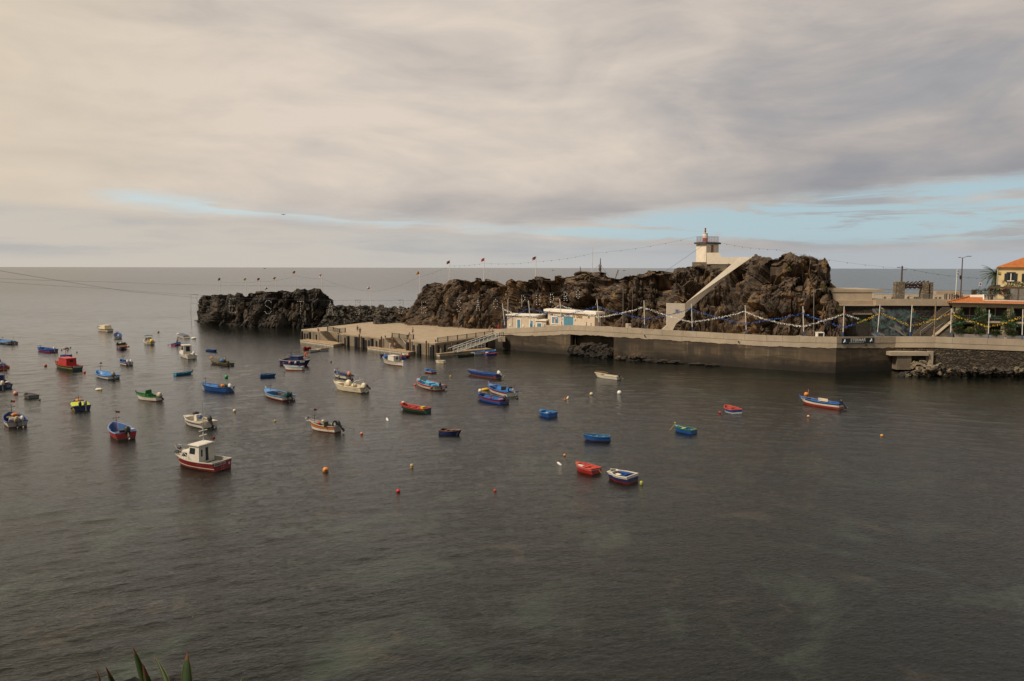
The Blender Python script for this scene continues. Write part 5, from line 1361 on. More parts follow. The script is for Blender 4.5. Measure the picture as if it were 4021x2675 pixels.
@ex
def screen(G, t, w, h, lean, col, z=None, glass=False):
    y = G['y'](t); z = z if z is not None else G['zs'](t); b = MB(); pts = [(-w/2,y,z),(w/2,y,z),(w*.42,y-lean,z+h),(-w*.42,y-lean,z+h)]; b.slab(pts, (0,-.05,0)); o = b.build('windscreen', P_(col), G['T'])
    if glass: b = MB(); b.slab([lerp(Vector(pts[0]),Vector(pts[2]),.14), lerp(Vector(pts[1]),Vector(pts[3]),.14), lerp(Vector(pts[2]),Vector(pts[0]),.14), lerp(Vector(pts[3]),Vector(pts[1]),.14)], (0,.02,0)); b.build('pane', GLASS, o)
@ex
def frame(G, t0, t1, w, h, col, canopy=None, thick=.022):
    """four bars carrying a canopy"""
    b = MB(); ya, yb = G['y'](t0), G['y'](t1); z = G['zs'](t0)
    for x in (-w/2, w/2):
        for y in (ya, yb): b.tube([(x,y,z-.1),(x*.9,y,z+h)], thick, 5)
        b.tube([(x*.9,ya,z+h),(x*.9,yb,z+h)], thick, 5)
    o = b.build('canopy_frame', P_(col), G['T'])
    if canopy:
        b = MB(); rings = []
        for k in range(7):
            x = lerp(-w*.5, w*.5, k/6); zz = z+h+.10*(1-(k/3-1)**2); rings.append([Vector((x,ya-.1,zz)), Vector((x,yb+.1,zz)), Vector((x,yb+.1,zz+.035)), Vector((x,ya-.1,zz+.035))])
        b.loft(rings, 0); b.build('canopy', P_(canopy), o)
@ex
def arch(G, t, w, h, col, lean=.5):
    y = G['y'](t); z = G['zs'](t); b = MB(); b.tube([(-w/2,y,z-.05),(-w/2*.95,y-lean*.6,z+h*.8),(-w*.38,y-lean,z+h),(w*.38,y-lean,z+h),(w/2*.95,y-lean*.6,z+h*.8),(w/2,y,z-.05)], .065, 8); b.tube([(0,y-lean,z+h),(0,y-lean,z+h+.55)], .02, 5); b.build('arch', P_(col), G['T'])
@ex
def tyre(G, x, t, z, r, up_=True):
    b = MB(); y = G['y'](t); n = 16
    rings = []
    for k in range(n+1):
        a = 2*math.pi*k/n; c = Vector((math.cos(a)*r, 0, math.sin(a)*r)) if up_ else Vector((math.cos(a)*r, math.sin(a)*r, 0)); d = c.normalized(); oth = Vector((0,1,0)) if up_ else Vector((0,0,1))
        rings.append([Vector((x,y,z))+c+(d*math.cos(q)+oth*math.sin(q))*r*.32 for q in [2*math.pi*j/8 for j in range(8)]])
    b.loft(rings, 0, True, False); put(G, 'tyre', b, BLACK, BLK, x, t)
@ex
def ring(G, x, t, z, r, col=(.70,.10,.02)):
    b = MB(); y = G['y'](t); n = 20; rings = []
    for k in range(n+1):
        a = 2*math.pi*k/n; c = Vector((math.cos(a)*r, 0, math.sin(a)*r)); d = c.normalized(); rings.append([Vector((x,y,z))+c+(d*math.cos(q)+Vector((0,1,0))*math.sin(q))*r*.28 for q in [2*math.pi*j/8 for j in range(8)]])
    b.loft(rings, 0, True, False); put(G, 'life_ring', b, P_(col), col, x, t)
@ex
def net(G, x, t, z, r, col): 
    b = MB()
    for k in range(5): b.ball((x+rnd.uniform(-.3,.3)*r*2, G['y'](t)+rnd.uniform(-.3,.3)*r*2, z+rnd.uniform(-.05,.05)), (r*.6,r*.6,r*.35), 9, 6, 0, .4)
    put(G, 'fishing_net', b, P_(col), col, x, t)

D = 'moored boats in the bay'
def bt(*a, **k): k.setdefault('group', D); return boat(*a, **k)
bt('fishing_boat','blue open boat with yellow stripe and blue tarp at the left edge',(1,1332.7),(51,1345),.62,bottom=(.02,.10,.12),bands=((NAVY,.45),(YEL,.72),(NAVY,1)),rail=SKY,inside=BLUE,motors=((.2,'g',35,1.1),(-.25,'k',35,1)),mast=(.80,.95,'x'),extras=(('tarp',.18,.66,(.06,.14,.28),.22),('rod',.5,.12,1.7),('block','crate',0,.74,.72,(.6,.35,.14),SKY)))
bt('fishing_boat','plain blue open boat with red bottom and one white outboard',(149,1361.7),(211,1374),.66,bottom=RED,bands=((BLUE,.86),(NAVY,1)),rail=BLUE,inside=BLUE,seats=(.3,.5),foredeck=.18,motors=((.1,'w',12,1.2),),mast=(.84,.7,'x'),extras=(('block','bench',.0,.42,.5,(.9,.5,.3),BLUE),),boot=.24)
bt('trawler','green hulled fishing boat with bright red cabin and yellow stripe',(217.6,1416),(304,1440),.95,B=2.6,bottom=BLK,bands=((DGRN,.42),(YEL,.52),(DGRN,1)),rail=(.42,.03,.015),inside=RED,floor=(.42,.05,.03),sheer=.5,boot=.05,transom=DGRN,extras=(('cabin',.26,.64,1.9,1.60,RED,(.5,.035,.02),.30,.0,.5,(('r',.30,.58,.62,.86),('b',.35,.65,.55,.85),('r',.72,.92,.30,.78,BLK)),.12,.94),('railing_bow',.66,.97,.55),('cyl','mast',.0,.50,2.3,4.1,.055,RED),('lumpy','covered_net',.0,.50,4.0,(.5,.5,.28),GREY),('tplate',0,.72,1.5,.32,WHT,7),('block','hatch',.0,.72,.75,(1.0,.7,.4),RED),('cyl','chimney',.5,.36,2.3,2.9,.08,BLK)))
bt('dinghy','small dark blue dinghy just behind the red cabin of the trawler',(272,1393),(245,1394),.45,inside=NAVY,bottom=BLK,bands=((BLUE,1),),seats=(.5,),B=1.5,L=3.2)
bt('cabin_boat','white motor boat with cream canvas top and orange side stripe',(385,1284.7),(433,1295),.78,B=2.5,bottom=BLK,bands=((WHT,.62),(ORNG,.9),(WHT,1)),rail=BLK,inside=WHT,foredeck=.38,fdcol=WHT,boot=.05,transom=WHT,extras=(('cabin',.30,.72,2.0,1.0,WHT,None,.5,.0,.72,(('l',.12,.32,.45,.85),('r',.68,.88,.45,.85)),.1,.86),('cabin',.14,.56,2.15,1.15,(.62,.50,.30),None,.15,.35,.72,(),.1,.88,None,'canvas_top'),('railing_bow',.70,.98,.4),('lumpy','anchor_gear',0,.93,1.25,(.25,.3,.2),BLK),('rod',.6,.92,.9,.05),('tplate',.1,.45,1.3,.4,WHT)))
bt('fishing_boat','blue boat with pale transom and white outboard beside the cream topped boat',(459.7,1306),(464,1323.8),.62,B=2.2,bottom=BLK,bands=((WHT,.6),(NAVY,1)),inside=BLUE,rail=NAVY,transom=GREY,seats=(.4,.6),motors=((.05,'w',25,1.25),),mast=(.75,.8,'x'),extras=(('rod',.85,.15,1.4),('net',-.5,.45,.5,.4,OLIVE),('railing_bow',.5,.95,.35)))
bt('fishing_boat','red boat with blue bottom seen bow on, white plates at the bow',(480,1362),(476,1347.5),.78,B=2.6,bottom=(.02,.12,.22),bands=((RED,.85),(BROWN,1)),inside=BROWN,rail=BROWN,boot=.32,sheer=.35,extras=(('plate',1,.80,.72,.6,.24),('plate',-1,.80,.72,.6,.24),('net',.1,.35,.95,.6,(.03,.14,.07)),('ball','float',.25,.45,1.15,(.2,.2,.2),WHT),('ball','orange_float',-1.3,.72,.55,(.4,.35,.28),ORNG),('block','crate',-.2,.4,.95,(.5,.4,.4),OLIVE)))
bt('fishing_boat','white hulled boat with dark blue top strake and two white outboards',(474,1409.7),(508.5,1424.5),.72,bottom=DRED,bands=((WHT,.58),(NAVY,1)),inside=NAVY,rail=SKY,transom=(.33,.29,.25),boot=.18,seats=(.3,.5),motors=((-.35,'w',45,1.15),(.3,'w',45,1.15)),mast=(.70,1.1,'x'),extras=(('block','bench',0,.42,.35,(.9,.4,.3),BROWN),))
bt('fishing_boat','sky blue open boat with white lower hull and a cloth wrapped outboard',(382,1453),(447,1476.6),.74,bottom=NAVY,bands=((WHT,.62),(BLUE,1)),inside=SKY,rail=SKY,boot=.14,seats=(.35,.55),transom=WHT,motors=((-.1,'k',20,1.3,(.22,.18,.14)),),mast=(.78,1.35,'x'),extras=(('ladder',.55,.05,.75,BROWN),('block','rudder',.75,-.005,.1,(.08,.3,.5),DRED),('rope',.9,-1,-.1,-.3),('lumpy','lamp_cluster',.1,.78,2.35,(.2,.12,.14),BLK)))
bt('motor_boat','white motor boat with a dark sun canopy and a yellow covered outboard',(577,1328),(592,1346),.62,B=2.5,bottom=BLK,bands=((WHT,1),),inside=CREAM,foredeck=.3,fdcol=WHT,rail=WHT,extras=(('screen',.62,1.7,.75,.35,GREY,None,True),('frame',.38,.62,1.9,1.35,WHT,(.03,.04,.06)),('block','console',0,.5,.7,(.7,.5,.8),WHT),('block','seat',0,.28,.45,(1.5,.5,.4),CREAM),('lumpy','bag',.9,.05,.55,(.25,.25,.2),BLK)),motors=((.2,'k',8,1.5,(.70,.45,.02)),))
bt('speedboat','white speedboat under a grey cover near the islet',(697,1309),(734,1322.5),.55,B=2.3,bottom=BLK,bands=((WHT,1),),inside=WHT,rail=WHT,foredeck=.3,fdcol=WHT,extras=(('tarp',.08,.74,(.10,.10,.13),.42,.0),('block','swim_platform',0,-.04,.2,(1.6,.5,.1),WHT)))
rower = bt('rowing_boat','small blue rowing boat with red bottom being rowed by a man in black',(710,1342.7),(679,1353),.45,B=1.5,bottom=RED,bands=((RED,.62),(BLUE,1)),inside=BLUE,seats=(.35,.6),rail=BLUE)
bt('cabin_boat','white cabin boat with open wheelhouse and white outboard left of the pier',(712,1376),(755,1397),.85,B=2.7,bottom=BLK,bands=((WHT,1),),inside=(.50,.44,.34),rail=WHT,foredeck=.42,fdcol=WHT,transom=WHT,boot=.03,motors=((.25,'w',20,1.6),),extras=(('cabin',.42,.68,1.9,2.0,WHT,WHT,.4,.05,.55,(('b',.30,.78,.35,.92),('l',.12,.88,.48,.92),('r',.12,.88,.48,.92)),.14,.86),('block','bench',-.8,.12,.65,(.7,.5,.5),WHT),('block','locker',.75,.3,.7,(.6,1.4,.4),WHT),('net',.1,.2,.7,.3,BROWN),('tplate',-.75,.45,.5,.4,CREAM)))
bt('dinghy','small dark blue dinghy alone between cabin boat and pier',(852,1374),(815,1372.5),.42,B=1.4,bottom=BLK,bands=((NAVY,1),),inside=(.03,.035,.06),rail=BLUE,seats=(.5,))
wkb = bt('fishing_boat','dark boat half covered by a brown tarp with a man bending in it',(825,1409.7),(906,1427),.62,B=2.1,bottom=BLK,bands=((BROWN,1),),inside=(.16,.17,.05),rail=(.13,.14,.04),extras=(('tarp',.40,.97,(.075,.058,.038),.30),('lumpy','orange_net',0,.93,1.05,(.32,.26,.18),ORNG),('rod',.2,.44,1.3),('lumpy','blue_cover',-.35,.34,.85,(.35,.4,.35),(.05,.13,.28)),('ball','float',-.9,.42,.35,(.16,.2,.16),WHT)),motors=((-.5,'k',30,1.1),))
bt('rowing_boat','long teal rowing boat with pointed raised bow toward the right',(757,1456.5),(686,1467.5),.45,B=1.5,bottom=(.02,.08,.10),bands=((TEAL,1),),inside=(.06,.24,.34),rail=TEAL,seats=(.3,.5,.7),stem=BROWN,boot=.03)
bt('dinghy','boxy plain blue dinghy seen side on, left of the white boats',(1085,1467),(1021,1471),.62,B=1.6,bottom=(.006,.04,.10),bands=((BLUE,1),),inside=(.05,.04,.03),rail=(.03,.12,.24),seats=(.2,.5),tw=.9,sheer=.15,boot=.1)
bt('fishing_boat','large blue fishing boat with black rubbing band and cross shaped mast',(791.5,1502),(903,1523),.80,bottom=(.01,.05,.14),bands=((BLUE,.34),(BLK,.40),(BLUE,.74),(BLK,1)),inside=(.05,.18,.42),rail=(.03,.10,.26),transom=BLUE,seats=(.45,.6),motors=((.1,'w',55,1.3),),mast=(.86,1.15,'x'),extras=(('lumpy','net_heap',-.1,.22,.85,(.5,.7,.35),(.09,.075,.04)),('lumpy','orange_bag',-.7,.13,.95,(.28,.3,.25),ORNG),('block','engine_box',.1,.3,.8,(.9,.7,.35),OLIVE),('block','white_patch',-.95,.38,.62,(.03,.5,.06),WHT),('rope',.97,-1,-.5,.1),('rope',.97,1,-.4,.2),('rope',.05,-1,.3,-.9,.9)))
bt('fishing_boat','white open boat with sky blue bow and green wrapped outboard',(1043.6,1523.7),(1134,1558),.76,bottom=DRED,bands=((WHT,.50),(BLK,.56),(WHT,.72),(BLK,1)),inside=(.035,.03,.028),floor=(.05,.04,.03),rail=SKY,foredeck=.28,fdcol=SKY,boot=.26,transom=WHT,seats=(.28,),motors=((-.25,'k',20,1.35,(.012,.06,.045)),(.35,'k',40,1.25)),mast=(.80,1.05,'x'),stem=WHT,extras=(('oar',.3,.25,.68,.75),('block','blue_board',-.2,.18,.72,(.6,.5,.06),BLUE),('rope',.95,-1,-.3,-.2),('tyre',.7,.14,.75,.3)))
bt('trawler','navy fishing boat with deckhouse, orange life ring and two round fenders',(1220,1412),(1110,1413),1.0,B=2.6,L=None,bottom=DRED,bands=((NAVY,.86),(NAVY,1)),rail=(.42,.36,.3),inside=NAVY,sheer=.55,boot=.12,extras=(('cabin',.34,.66,1.7,.95,NAVY,(.03,.05,.11),.1,.1,.75,(('r',.2,.4,.4,.8),('l',.2,.4,.4,.8)),.15,.95),('ring',.1,.86,2.25,.36),('fender',1,.42,.24,PINK),('fender',1,.62,.24,(.45,.42,.33)),('plate',1,.74,.74,.9,.22),('cyl','mast',-.3,.3,1.2,2.6,.05,BLK),('net',.2,.2,1.15,.5,BROWN),('net',.1,.93,1.6,.3,OLIVE),('rod',.2,.33,1.5),('block','winch',.0,.16,1.15,(.8,.5,.3),BLK)))
bt('fishing_boat','white boat with pale blue inside and red bottom before the navy trawler',(1113,1432),(1190,1440.5),.80,bottom=(.26,.03,.02),bands=((WHT,.62),(BLK,.67),(WHT,.92),(BLK,1)),inside=(.30,.42,.46),rail=(.35,.45,.48),transom=(.4,.37,.33),boot=.16,seats=(.4,.55),stem=WHT,extras=(('tarp',.20,.58,(.16,.22,.25),.08,-.05),('plate',1,.12,.75,.8,.22,CREAM),('ladder',.45,.2,.9,BLK),('fender',1,.03,.14,WHT),('lumpy','bow_bundle',-.1,.97,1.25,(.15,.15,.2),DRED)))
bt('dinghy','small red dinghy with yellow net behind the orange life ring',(1188,1366),(1213,1363),.5,B=1.7,L=3,bottom=DRED,bands=((RED,1),),inside=RED,rail=RED,extras=(('net',0,.4,.4,.3,YEL),('block','board',.3,.6,.55,(.1,.9,.4),GREY)))
bt('dinghy','white dinghy left of the pair below the pier stairs',(1216,1374.5),(1251,1371),.45,B=1.7,bottom=(.2,.19,.17),bands=((WHT,1),),inside=CREAM,rail=WHT,seats=(.5,))
bt('dinghy','white dinghy with red brown inside right of the pair below the pier stairs',(1294,1366.5),(1255,1372),.45,B=1.6,bottom=(.2,.19,.17),bands=((WHT,1),),inside=(.12,.03,.02),rail=BROWN,seats=(.3,.6),extras=(('ball','red_float',.2,.5,.45,(.15,.15,.12),RED),))
bt('sailing_boat','white double ended boat with stubby white mast and blue barrel',(1504,1400),(1581,1423),.92,B=2.5,bottom=DRED,bands=((WHT,.48),(BLK,.54),(WHT,.80),(BLK,.88),(WHT,1)),inside=(.42,.36,.27),rail=(.35,.30,.23),tw=.12,boot=.12,foredeck=.25,fdcol=(.4,.34,.25),sheer=.65,extras=(('cabin',.30,.60,1.35,.95,WHT,WHT,.08,.05,.8,(('b',.42,.78,.25,.82),('r',.4,.6,.4,.75)),.06,.95),('cyl','mast',0,.62,.5,4.4,.07,WHT),('barrel',-.1,.80,1.35,.42,1.0,(.04,.12,.36)),('block','rudder',0,-.02,.55,(.12,.3,1.2),WHT),('plate',1,.35,.66,.9,.2,CREAM),('cyl','stern_post',.1,.93,1.0,2.6,.05,(.45,.4,.3))))
bt('dinghy','dark navy dinghy behind the white masted boat',(1490,1391.5),(1538,1393),.45,B=1.6,bottom=BLK,bands=((NAVY,1),),inside=BLK,rail=NAVY)
kay = bt('rowing_boat','small blue rowing boat with a person in red rowing by the pier',(1557,1402.5),(1594,1404),.36,B=1.35,bottom=BLUE,bands=((BLUE,1),),inside=(.02,.05,.14),rail=BLUE,sheer=.3)
bt('rowing_boat','small red boat lying behind the rower in red',(1610,1395),(1573,1398),.45,B=1.5,bottom=BLK,bands=((DRED,.5),(RED,1)),inside=RED,rail=RED,extras=(('lumpy','mint_cloth',0,.3,.6,(.5,.35,.14),(.25,.55,.42)),))
bt('dinghy','small boxy white tender floating before the pontoon',(1714,1415.5),(1746,1417.5),.62,B=1.3,blunt=.55,tw=.95,sheer=.05,bottom=(.25,.22,.16),bands=((CREAM,1),),inside=(.4,.35,.25),rail=CREAM,rake=.4)
bt('dinghy','dark olive dinghy moored along the pontoon',(1794,1392),(1855,1387.5),.5,B=1.7,bottom=BLK,bands=((OLIVE,1),),inside=(.03,.03,.02),rail=(.16,.14,.07),seats=(.3,.6),extras=(('rope',.98,-1,.1,.5,None,M((.02,.16,.12),.8,.2,name='green_rope')),))
bt('dinghy','white dinghy with blue inside at the end of the pontoon',(1904,1377),(1857,1385),.6,B=1.8,bottom=(.25,.22,.18),bands=((WHT,1),),inside=(.05,.13,.32),rail=SKY,seats=(.5,))
bt('dinghy','blue dinghy with yellow lower hull at the wall end of the pontoon',(1946,1372.5),(1912,1381),.55,B=1.5,bottom=YEL,bands=((YEL,.5),(BLUE,1)),inside=(.05,.13,.32),rail=SKY,seats=(.4,.7))
bt('inflatable_boat','blue and red inflatable boat below the yellow bottomed dinghy',(1954,1385),(1906,1388.5),.42,B=1.6,bottom=BLUE,bands=((BLUE,.6),(RED,1)),inside=(.05,.16,.4),rail=RED,sheer=.25,extras=(('ball','float',-.2,.15,.5,(.3,.3,.14),CREAM),))
bt('dinghy','small blue topped dinghy with white band and red bottom',(1667.5,1446.5),(1704,1457),.55,B=1.6,bottom=DRED,bands=((DRED,.5),(WHT,.75),(NAVY,1)),inside=(.03,.10,.26),rail=BLUE,foredeck=.25,fdcol=(.05,.17,.36),seats=(.5,),boot=.3)
bt('fishing_boat','red and white boat with turquoise deck and small windscreen',(1639.6,1484.5),(1725,1517.5),.80,bottom=DRED,bands=((WHT,.40),(RED,.44),(WHT,.62),(RED,1)),inside=TURQ,floor=TURQ,rail=(.44,.06,.04),boot=.14,foredeck=.2,fdcol=(.10,.32,.45),transom=(.4,.36,.3),motors=((.2,'k',40,1.2),),extras=(('screen',.70,1.5,.75,.18,(.35,.31,.26),.95,True),('block','engine_cover',.1,.42,.62,(1.2,1.5,.45),TURQ),('block','cover_lid',.1,.24,.55,(.9,.5,.3),(.07,.38,.55)),('oar',-.75,.3,.62,.92,WHT),('fender',-1,.02,.2,OLIVE),('fender',1,.02,.2,OLIVE),('rope',.97,-1,-.6,-.4),('plate',-1,.14,.5,.7,.2,CREAM),('tplate',-.2,.45,1.2,.3,GREY)))
bt('fishing_boat','long deep blue boat with rusty bottom and raised white outboard',(1833.7,1449),(1959,1472),.82,B=1.9,bottom=(.16,.05,.02),bands=((NAVY,.55),(BLUE,.62),(NAVY,1)),inside=(.012,.05,.20),rail=BLUE,boot=.24,sheer=.45,seats=(.2,.35,.5,.65),motors=((.2,'w',62,1.5),),extras=(('rod',0,.86,1.2,.05),('oar',-.6,.4,.8,.9),('railing_bow',.78,.97,.12)))
bt('fishing_boat','white and red boat with blue inside, black tyre and a small flag',(1919,1505.5),(2012,1540),.80,bottom=DRED,bands=((WHT,.56),(RED,1)),inside=(.03,.16,.40),rail=BLUE,boot=.05,foredeck=.2,fdcol=(.05,.18,.40),transom=(.36,.32,.27),stem=PINK,motors=((.2,'g',60,1.3),),mast=(.80,.95,'xf'),extras=(('tyre',-.1,.06,1.05,.36),('block','brown_board',-.25,.30,.95,(.9,.06,.6),OLIVE),('block','thwart',0,.5,.6,(1.6,.3,.06),SKY),('oar',-.8,.45,.75,.95),('rope',.98,-1,-.9,-.2),('rope',.02,-1,.4,-.8)))
bt('fishing_boat','blue boat with red stripe, red seat and white buoy at the bow',(1874.4,1540.5),(1981,1572),.74,bottom=(.008,.02,.08),bands=((BLUE,.55),(RED,.74),(NAVY,1)),inside=(.016,.085,.26),rail=NAVY,boot=.08,foredeck=.14,fdcol=BLUE,seats=(.66,.28),motors=((.15,'k',45,1.35),),extras=(('ball','buoy',-.1,.88,1.25,(.3,.3,.3),CREAM),('block','red_seat',.1,.5,.5,(.9,.35,.08),RED),('block','pink_board',-.2,.1,.7,(.8,.45,.05),PINK),('rope',.95,-1,-.4,-.3)))
bt('rowing_boat','red open boat with dark green lower hull and a yellow box',(1570,1581.5),(1680,1606),.66,bottom=BLK,bands=((DGRN,.66),(PINK,.72),(RED,1)),inside=(.36,.03,.02),floor=(.06,.05,.035),rail=RED,boot=.05,seats=(.35,.55),foredeck=.12,fdcol=RED,sheer=.6,transom=DGRN,extras=(('ball','cream_float',-.1,.86,.95,(.26,.2,.16),CREAM),('block','yellow_box',.1,.18,.62,(.6,.5,.3),YEL),('rope',.97,-1,-.3,-.4),('rope',.03,-1,.2,-.6,None,M((.02,.20,.16),.8,.2)),('oar',.3,.25,.7,.7,GREY)))
bt('fishing_boat','small navy and white boat with salmon wrapped outboard behind the cream boat',(1314,1456),(1373,1476.5),.72,bottom=BLK,bands=((WHT,.55),(BLK,.62),(WHT,.78),(NAVY,1)),inside=NAVY,rail=(.04,.05,.1),boot=.1,seats=(.35,.55),motors=((-.1,'k',30,1.25,PINK),),mast=(.78,1.0,'x'),stem=WHT,extras=(('fender',-1,.35,.16,LIME),('oar',.3,.3,.7,.7),('rope',.05,1,.2,-.5)))
bt('motor_boat','cream centre console boat with canvas covered console and roll bar',(1312.5,1497),(1433,1523.5),.92,B=2.5,bottom=BLK,bands=((CREAM,.72),(CREAM,.9),(WHT,1)),inside=(.50,.42,.29),rail=CREAM,boot=.03,foredeck=.2,fdcol=CREAM,transom=CREAM,stem=CREAM,motors=((-.2,'w',30,1.3,CREAM),(.55,'k',55,1.0)),extras=(('lumpy','console_cover',0,.52,1.15,(.42,.5,.55),CREAM),('lumpy','seat_cover',.1,.36,.85,(.5,.42,.32),(.56,.46,.31)),('arch',.22,2.2,1.05,CREAM,.55),('railing_bow',.6,.98,.22,(.5,.45,.36)),('plate',-1,.08,.66,1.2,.2,CREAM),('rope',.98,-1,-.5,-.4)))
bt('fishing_boat','red yellow and white boat with grey inside and a flag at its bow',(1213,1644.5),(1326,1675),.86,bottom=DRED,bands=((WHT,.46),(RED,.56),((.42,.20,.02),.76),(RED,1)),inside=(.30,.28,.24),floor=(.22,.2,.17),rail=(.38,.34,.28),boot=.10,sheer=.75,transom=(.33,.29,.24),stem=BROWN,motors=((.25,'k',45,1.3),),mast=(.80,1.0,'xf'),extras=(('tyre',-.1,.08,1.0,.33),('block','plywood',-.75,.24,1.0,(.75,.05,.62),OLIVE),('lumpy','net_heap',.0,.42,.62,(.6,.8,.3),(.08,.07,.06)),('tarp',.46,.66,(.09,.08,.07),.1,-.12),('cyl','white_roller',-.55,.98,1.3,1.45,.09,WHT),('oar',-.7,.35,.9,1.05,WHT),('ball','cream_float',.6,.62,1.0,(.2,.2,.16),CREAM),('lumpy','red_bag',-.6,.5,1.0,(.2,.2,.2),RED),('rope',.98,-1,-2.6,-1.4),('rope',.02,1,1.6,-.8)))
bt('dinghy','dark navy dinghy seen side on with an orange buoy beside it',(1813,1689),(1729,1687),.58,B=1.7,bottom=BLK,bands=((NAVY,1),),inside=(.02,.016,.014),rail=(.14,.05,.03),seats=(.25,.5),sheer=.2,boot=.05,extras=(('oar',-.2,.3,.75,.5,(.35,.3,.24)),('rope',.97,1,.2,-.8,None,M((.4,.36,.3),.8,.1,name='pale_rope')),('rope',.9,1,.3,-.2)))
bt('dinghy','boxy bright blue dinghy with a square transom in mid bay',(2121,1608),(2172,1622.5),.66,B=1.9,bottom=(.03,.02,.015),bands=((BLUE,1),),inside=(.03,.14,.34),floor=(.02,.06,.16),rail=(.03,.13,.32),tw=.92,seats=(.55,.25),foredeck=.2,fdcol=(.05,.17,.38),sheer=.25,boot=.04,extras=(('tplate',.1,.52,.3,.12,SKY),('block','white_cloth',-.4,.3,.55,(.3,.2,.05),WHT),('rope',.9,-1,-.4,-.2)))
bt('rowing_boat','long plain blue rowing boat with light blue seats',(2288,1703.5),(2397,1714.5),.62,B=1.6,bottom=(.04,.02,.015),bands=((BLUE,1),),inside=(.02,.12,.26),rail=(.05,.13,.19),seats=(.25,.5,.72),sheer=.42,boot=.12,tw=.72)
bt('rowing_boat','small red rowing boat with a white side stripe and wooden oars inside',(2262,1815),(2343,1842),.60,B=1.7,bottom=(.16,.02,.014),bands=((RED,.74),(WHT,.81),(RED,1)),inside=(.42,.05,.03),rail=(.50,.06,.035),tw=.88,seats=(.3,.55),foredeck=.16,fdcol=(.48,.055,.03),boot=.1,sheer=.35,extras=(('block','white_box',-.15,.72,.42,(.28,.75,.2),WHT),('oar',.15,.25,.62,.55,(.42,.06,.04)),('rope',.97,-1,-.3,-.6),('rope',.02,0.4,.15,-.4,None,M((.5,.35,.1),.8,.1))))
bt('dinghy','navy pram dinghy with broad white top strake and blunt bow',(2401,1847.5),(2486,1870.5),.72,B=2.0,bottom=DRED,bands=((NAVY,.66),(WHT,1)),inside=(.010,.035,.16),rail=WHT,tw=.92,blunt=.62,rake=.5,seats=(.42,),foredeck=.17,fdcol=(.55,.48,.38),sheer=.18,boot=.2,extras=(('net',-.1,.90,.85,.25,(.2,.2,.14)),('oar',.3,.2,.55,.62,BLUE),('block','blue_board',.55,.52,.5,(.1,.7,.3),BLUE),('rope',.98,-1,-.2,-.3),('lumpy','cloth',-.6,.48,.66,(.2,.3,.08),CREAM)))
bt('rowing_boat','blue rowing boat with green top strake and cream seats',(2648,1668),(2726,1688),.60,B=1.6,bottom=(.008,.03,.09),bands=((BLUE,.72),(GRN,1)),inside=(.012,.05,.17),rail=GRN,tw=.85,foredeck=.2,fdcol=(.14,.25,.42),boot=.05,sheer=.4,extras=(('block','cream_seat',0,.55,.42,(1.1,.24,.05),CREAM),('block','stern_seat',0,.05,.5,(1.2,.3,.05),CREAM),('oar',.1,.5,.85,.52,CREAM),('rope',.98,-1,-.5,.3,None,M((.5,.35,.06),.8,.1)),('lumpy','bow_knot',0,.97,.9,(.08,.1,.08),YEL)))
bt('dinghy','small blue dinghy with red inside and white waterline seen from its stern',(2881,1600),(2894,1610.5),.55,B=2.0,L=3.0,bottom=(.6,.55,.48),bands=((BLUE,.88),(BLK,1)),inside=(.30,.035,.02),floor=(.2,.03,.02),rail=(.52,.07,.04),tw=.9,seats=(.4,.7),boot=.2,extras=(('tplate',-.25,.36,.5,.12,BLUE,4),('tplate',.4,.36,.4,.12,BLUE,3)))
bt('fishing_boat','long white boat with red bottom, dark green strake and blue inside on the right',(3140,1555),(3305,1587.5),.86,B=2.0,bottom=(.24,.03,.018),bands=((RED,.36),(WHT,.70),(DGRN,1)),inside=BLUE,rail=(.05,.13,.38),boot=.26,sheer=.55,seats=(.55,.3),stem=BLUE,motors=((.0,'k',40,1.2),),extras=(('lumpy','orange_buoy',.0,.84,1.45,(.30,.3,.28),ORNG),('cyl','short_mast',.1,.80,.9,2.2,.04,PINK),('block','white_panel',.78,.50,.82,(.06,1.5,.42),CREAM),('oar',-.55,.45,.85,1.05,(.3,.22,.15)),('oar',-.62,.2,.6,1.0,(.45,.4,.3)),('plate',-1,.82,.84,.9,.2),('rope',.97,-1,-.3,-.1),('rope',.04,-1,0,-.2)))
bt('rowing_boat','white open rowing boat with wooden oars near the harbour wall',(2334.4,1462.5),(2431,1480),.62,B=1.7,bottom=(.10,.09,.07),bands=((WHT,1),),inside=(.50,.43,.32),floor=(.10,.075,.05),rail=(.52,.42,.28),boot=.03,seats=(.4,.22),foredeck=.3,fdcol=(.40,.28,.15),motors=((.0,'k',15,.95),),extras=(('oar',-.5,.4,.85,.85,(.34,.22,.09)),('oar',.45,.5,.9,.95,(.34,.22,.09)),('rope',.98,-1,-.7,-1.2),('rope',.02,1,.9,-.9),('rope',.02,-1,.3,-.6)))
bt('fishing_boat','red boat with blue inside, dark wrapped outboard and small flag',(446,1656.5),(496,1700),.92,B=2.5,bottom=(.07,.055,.04),bands=((RED,.92),(RED,1)),inside=(.04,.10,.24),floor=(.06,.11,.20),rail=(.20,.25,.40),tw=.92,boot=.18,transom=RED,seats=(.32,),motors=((.15,'g',30,1.3,(.03,.028,.024)),),mast=(.74,1.2,'xf',RED),extras=(('railing_bow',.35,.97,.24,(.33,.35,.42)),('block','aft_deck',0,.12,.72,(2.0,.9,.08),(.02,.04,.18)),('block','wrapped_gear',-.3,.05,.98,(.7,.5,.3),(.03,.028,.024)),('ladder',-.75,.25,.75,(.38,.06,.05)),('tplate',-1.35,.55,.02,.1,WHT),('lumpy','coil',.85,.07,1.0,(.3,.25,.12),(.4,.42,.5))))
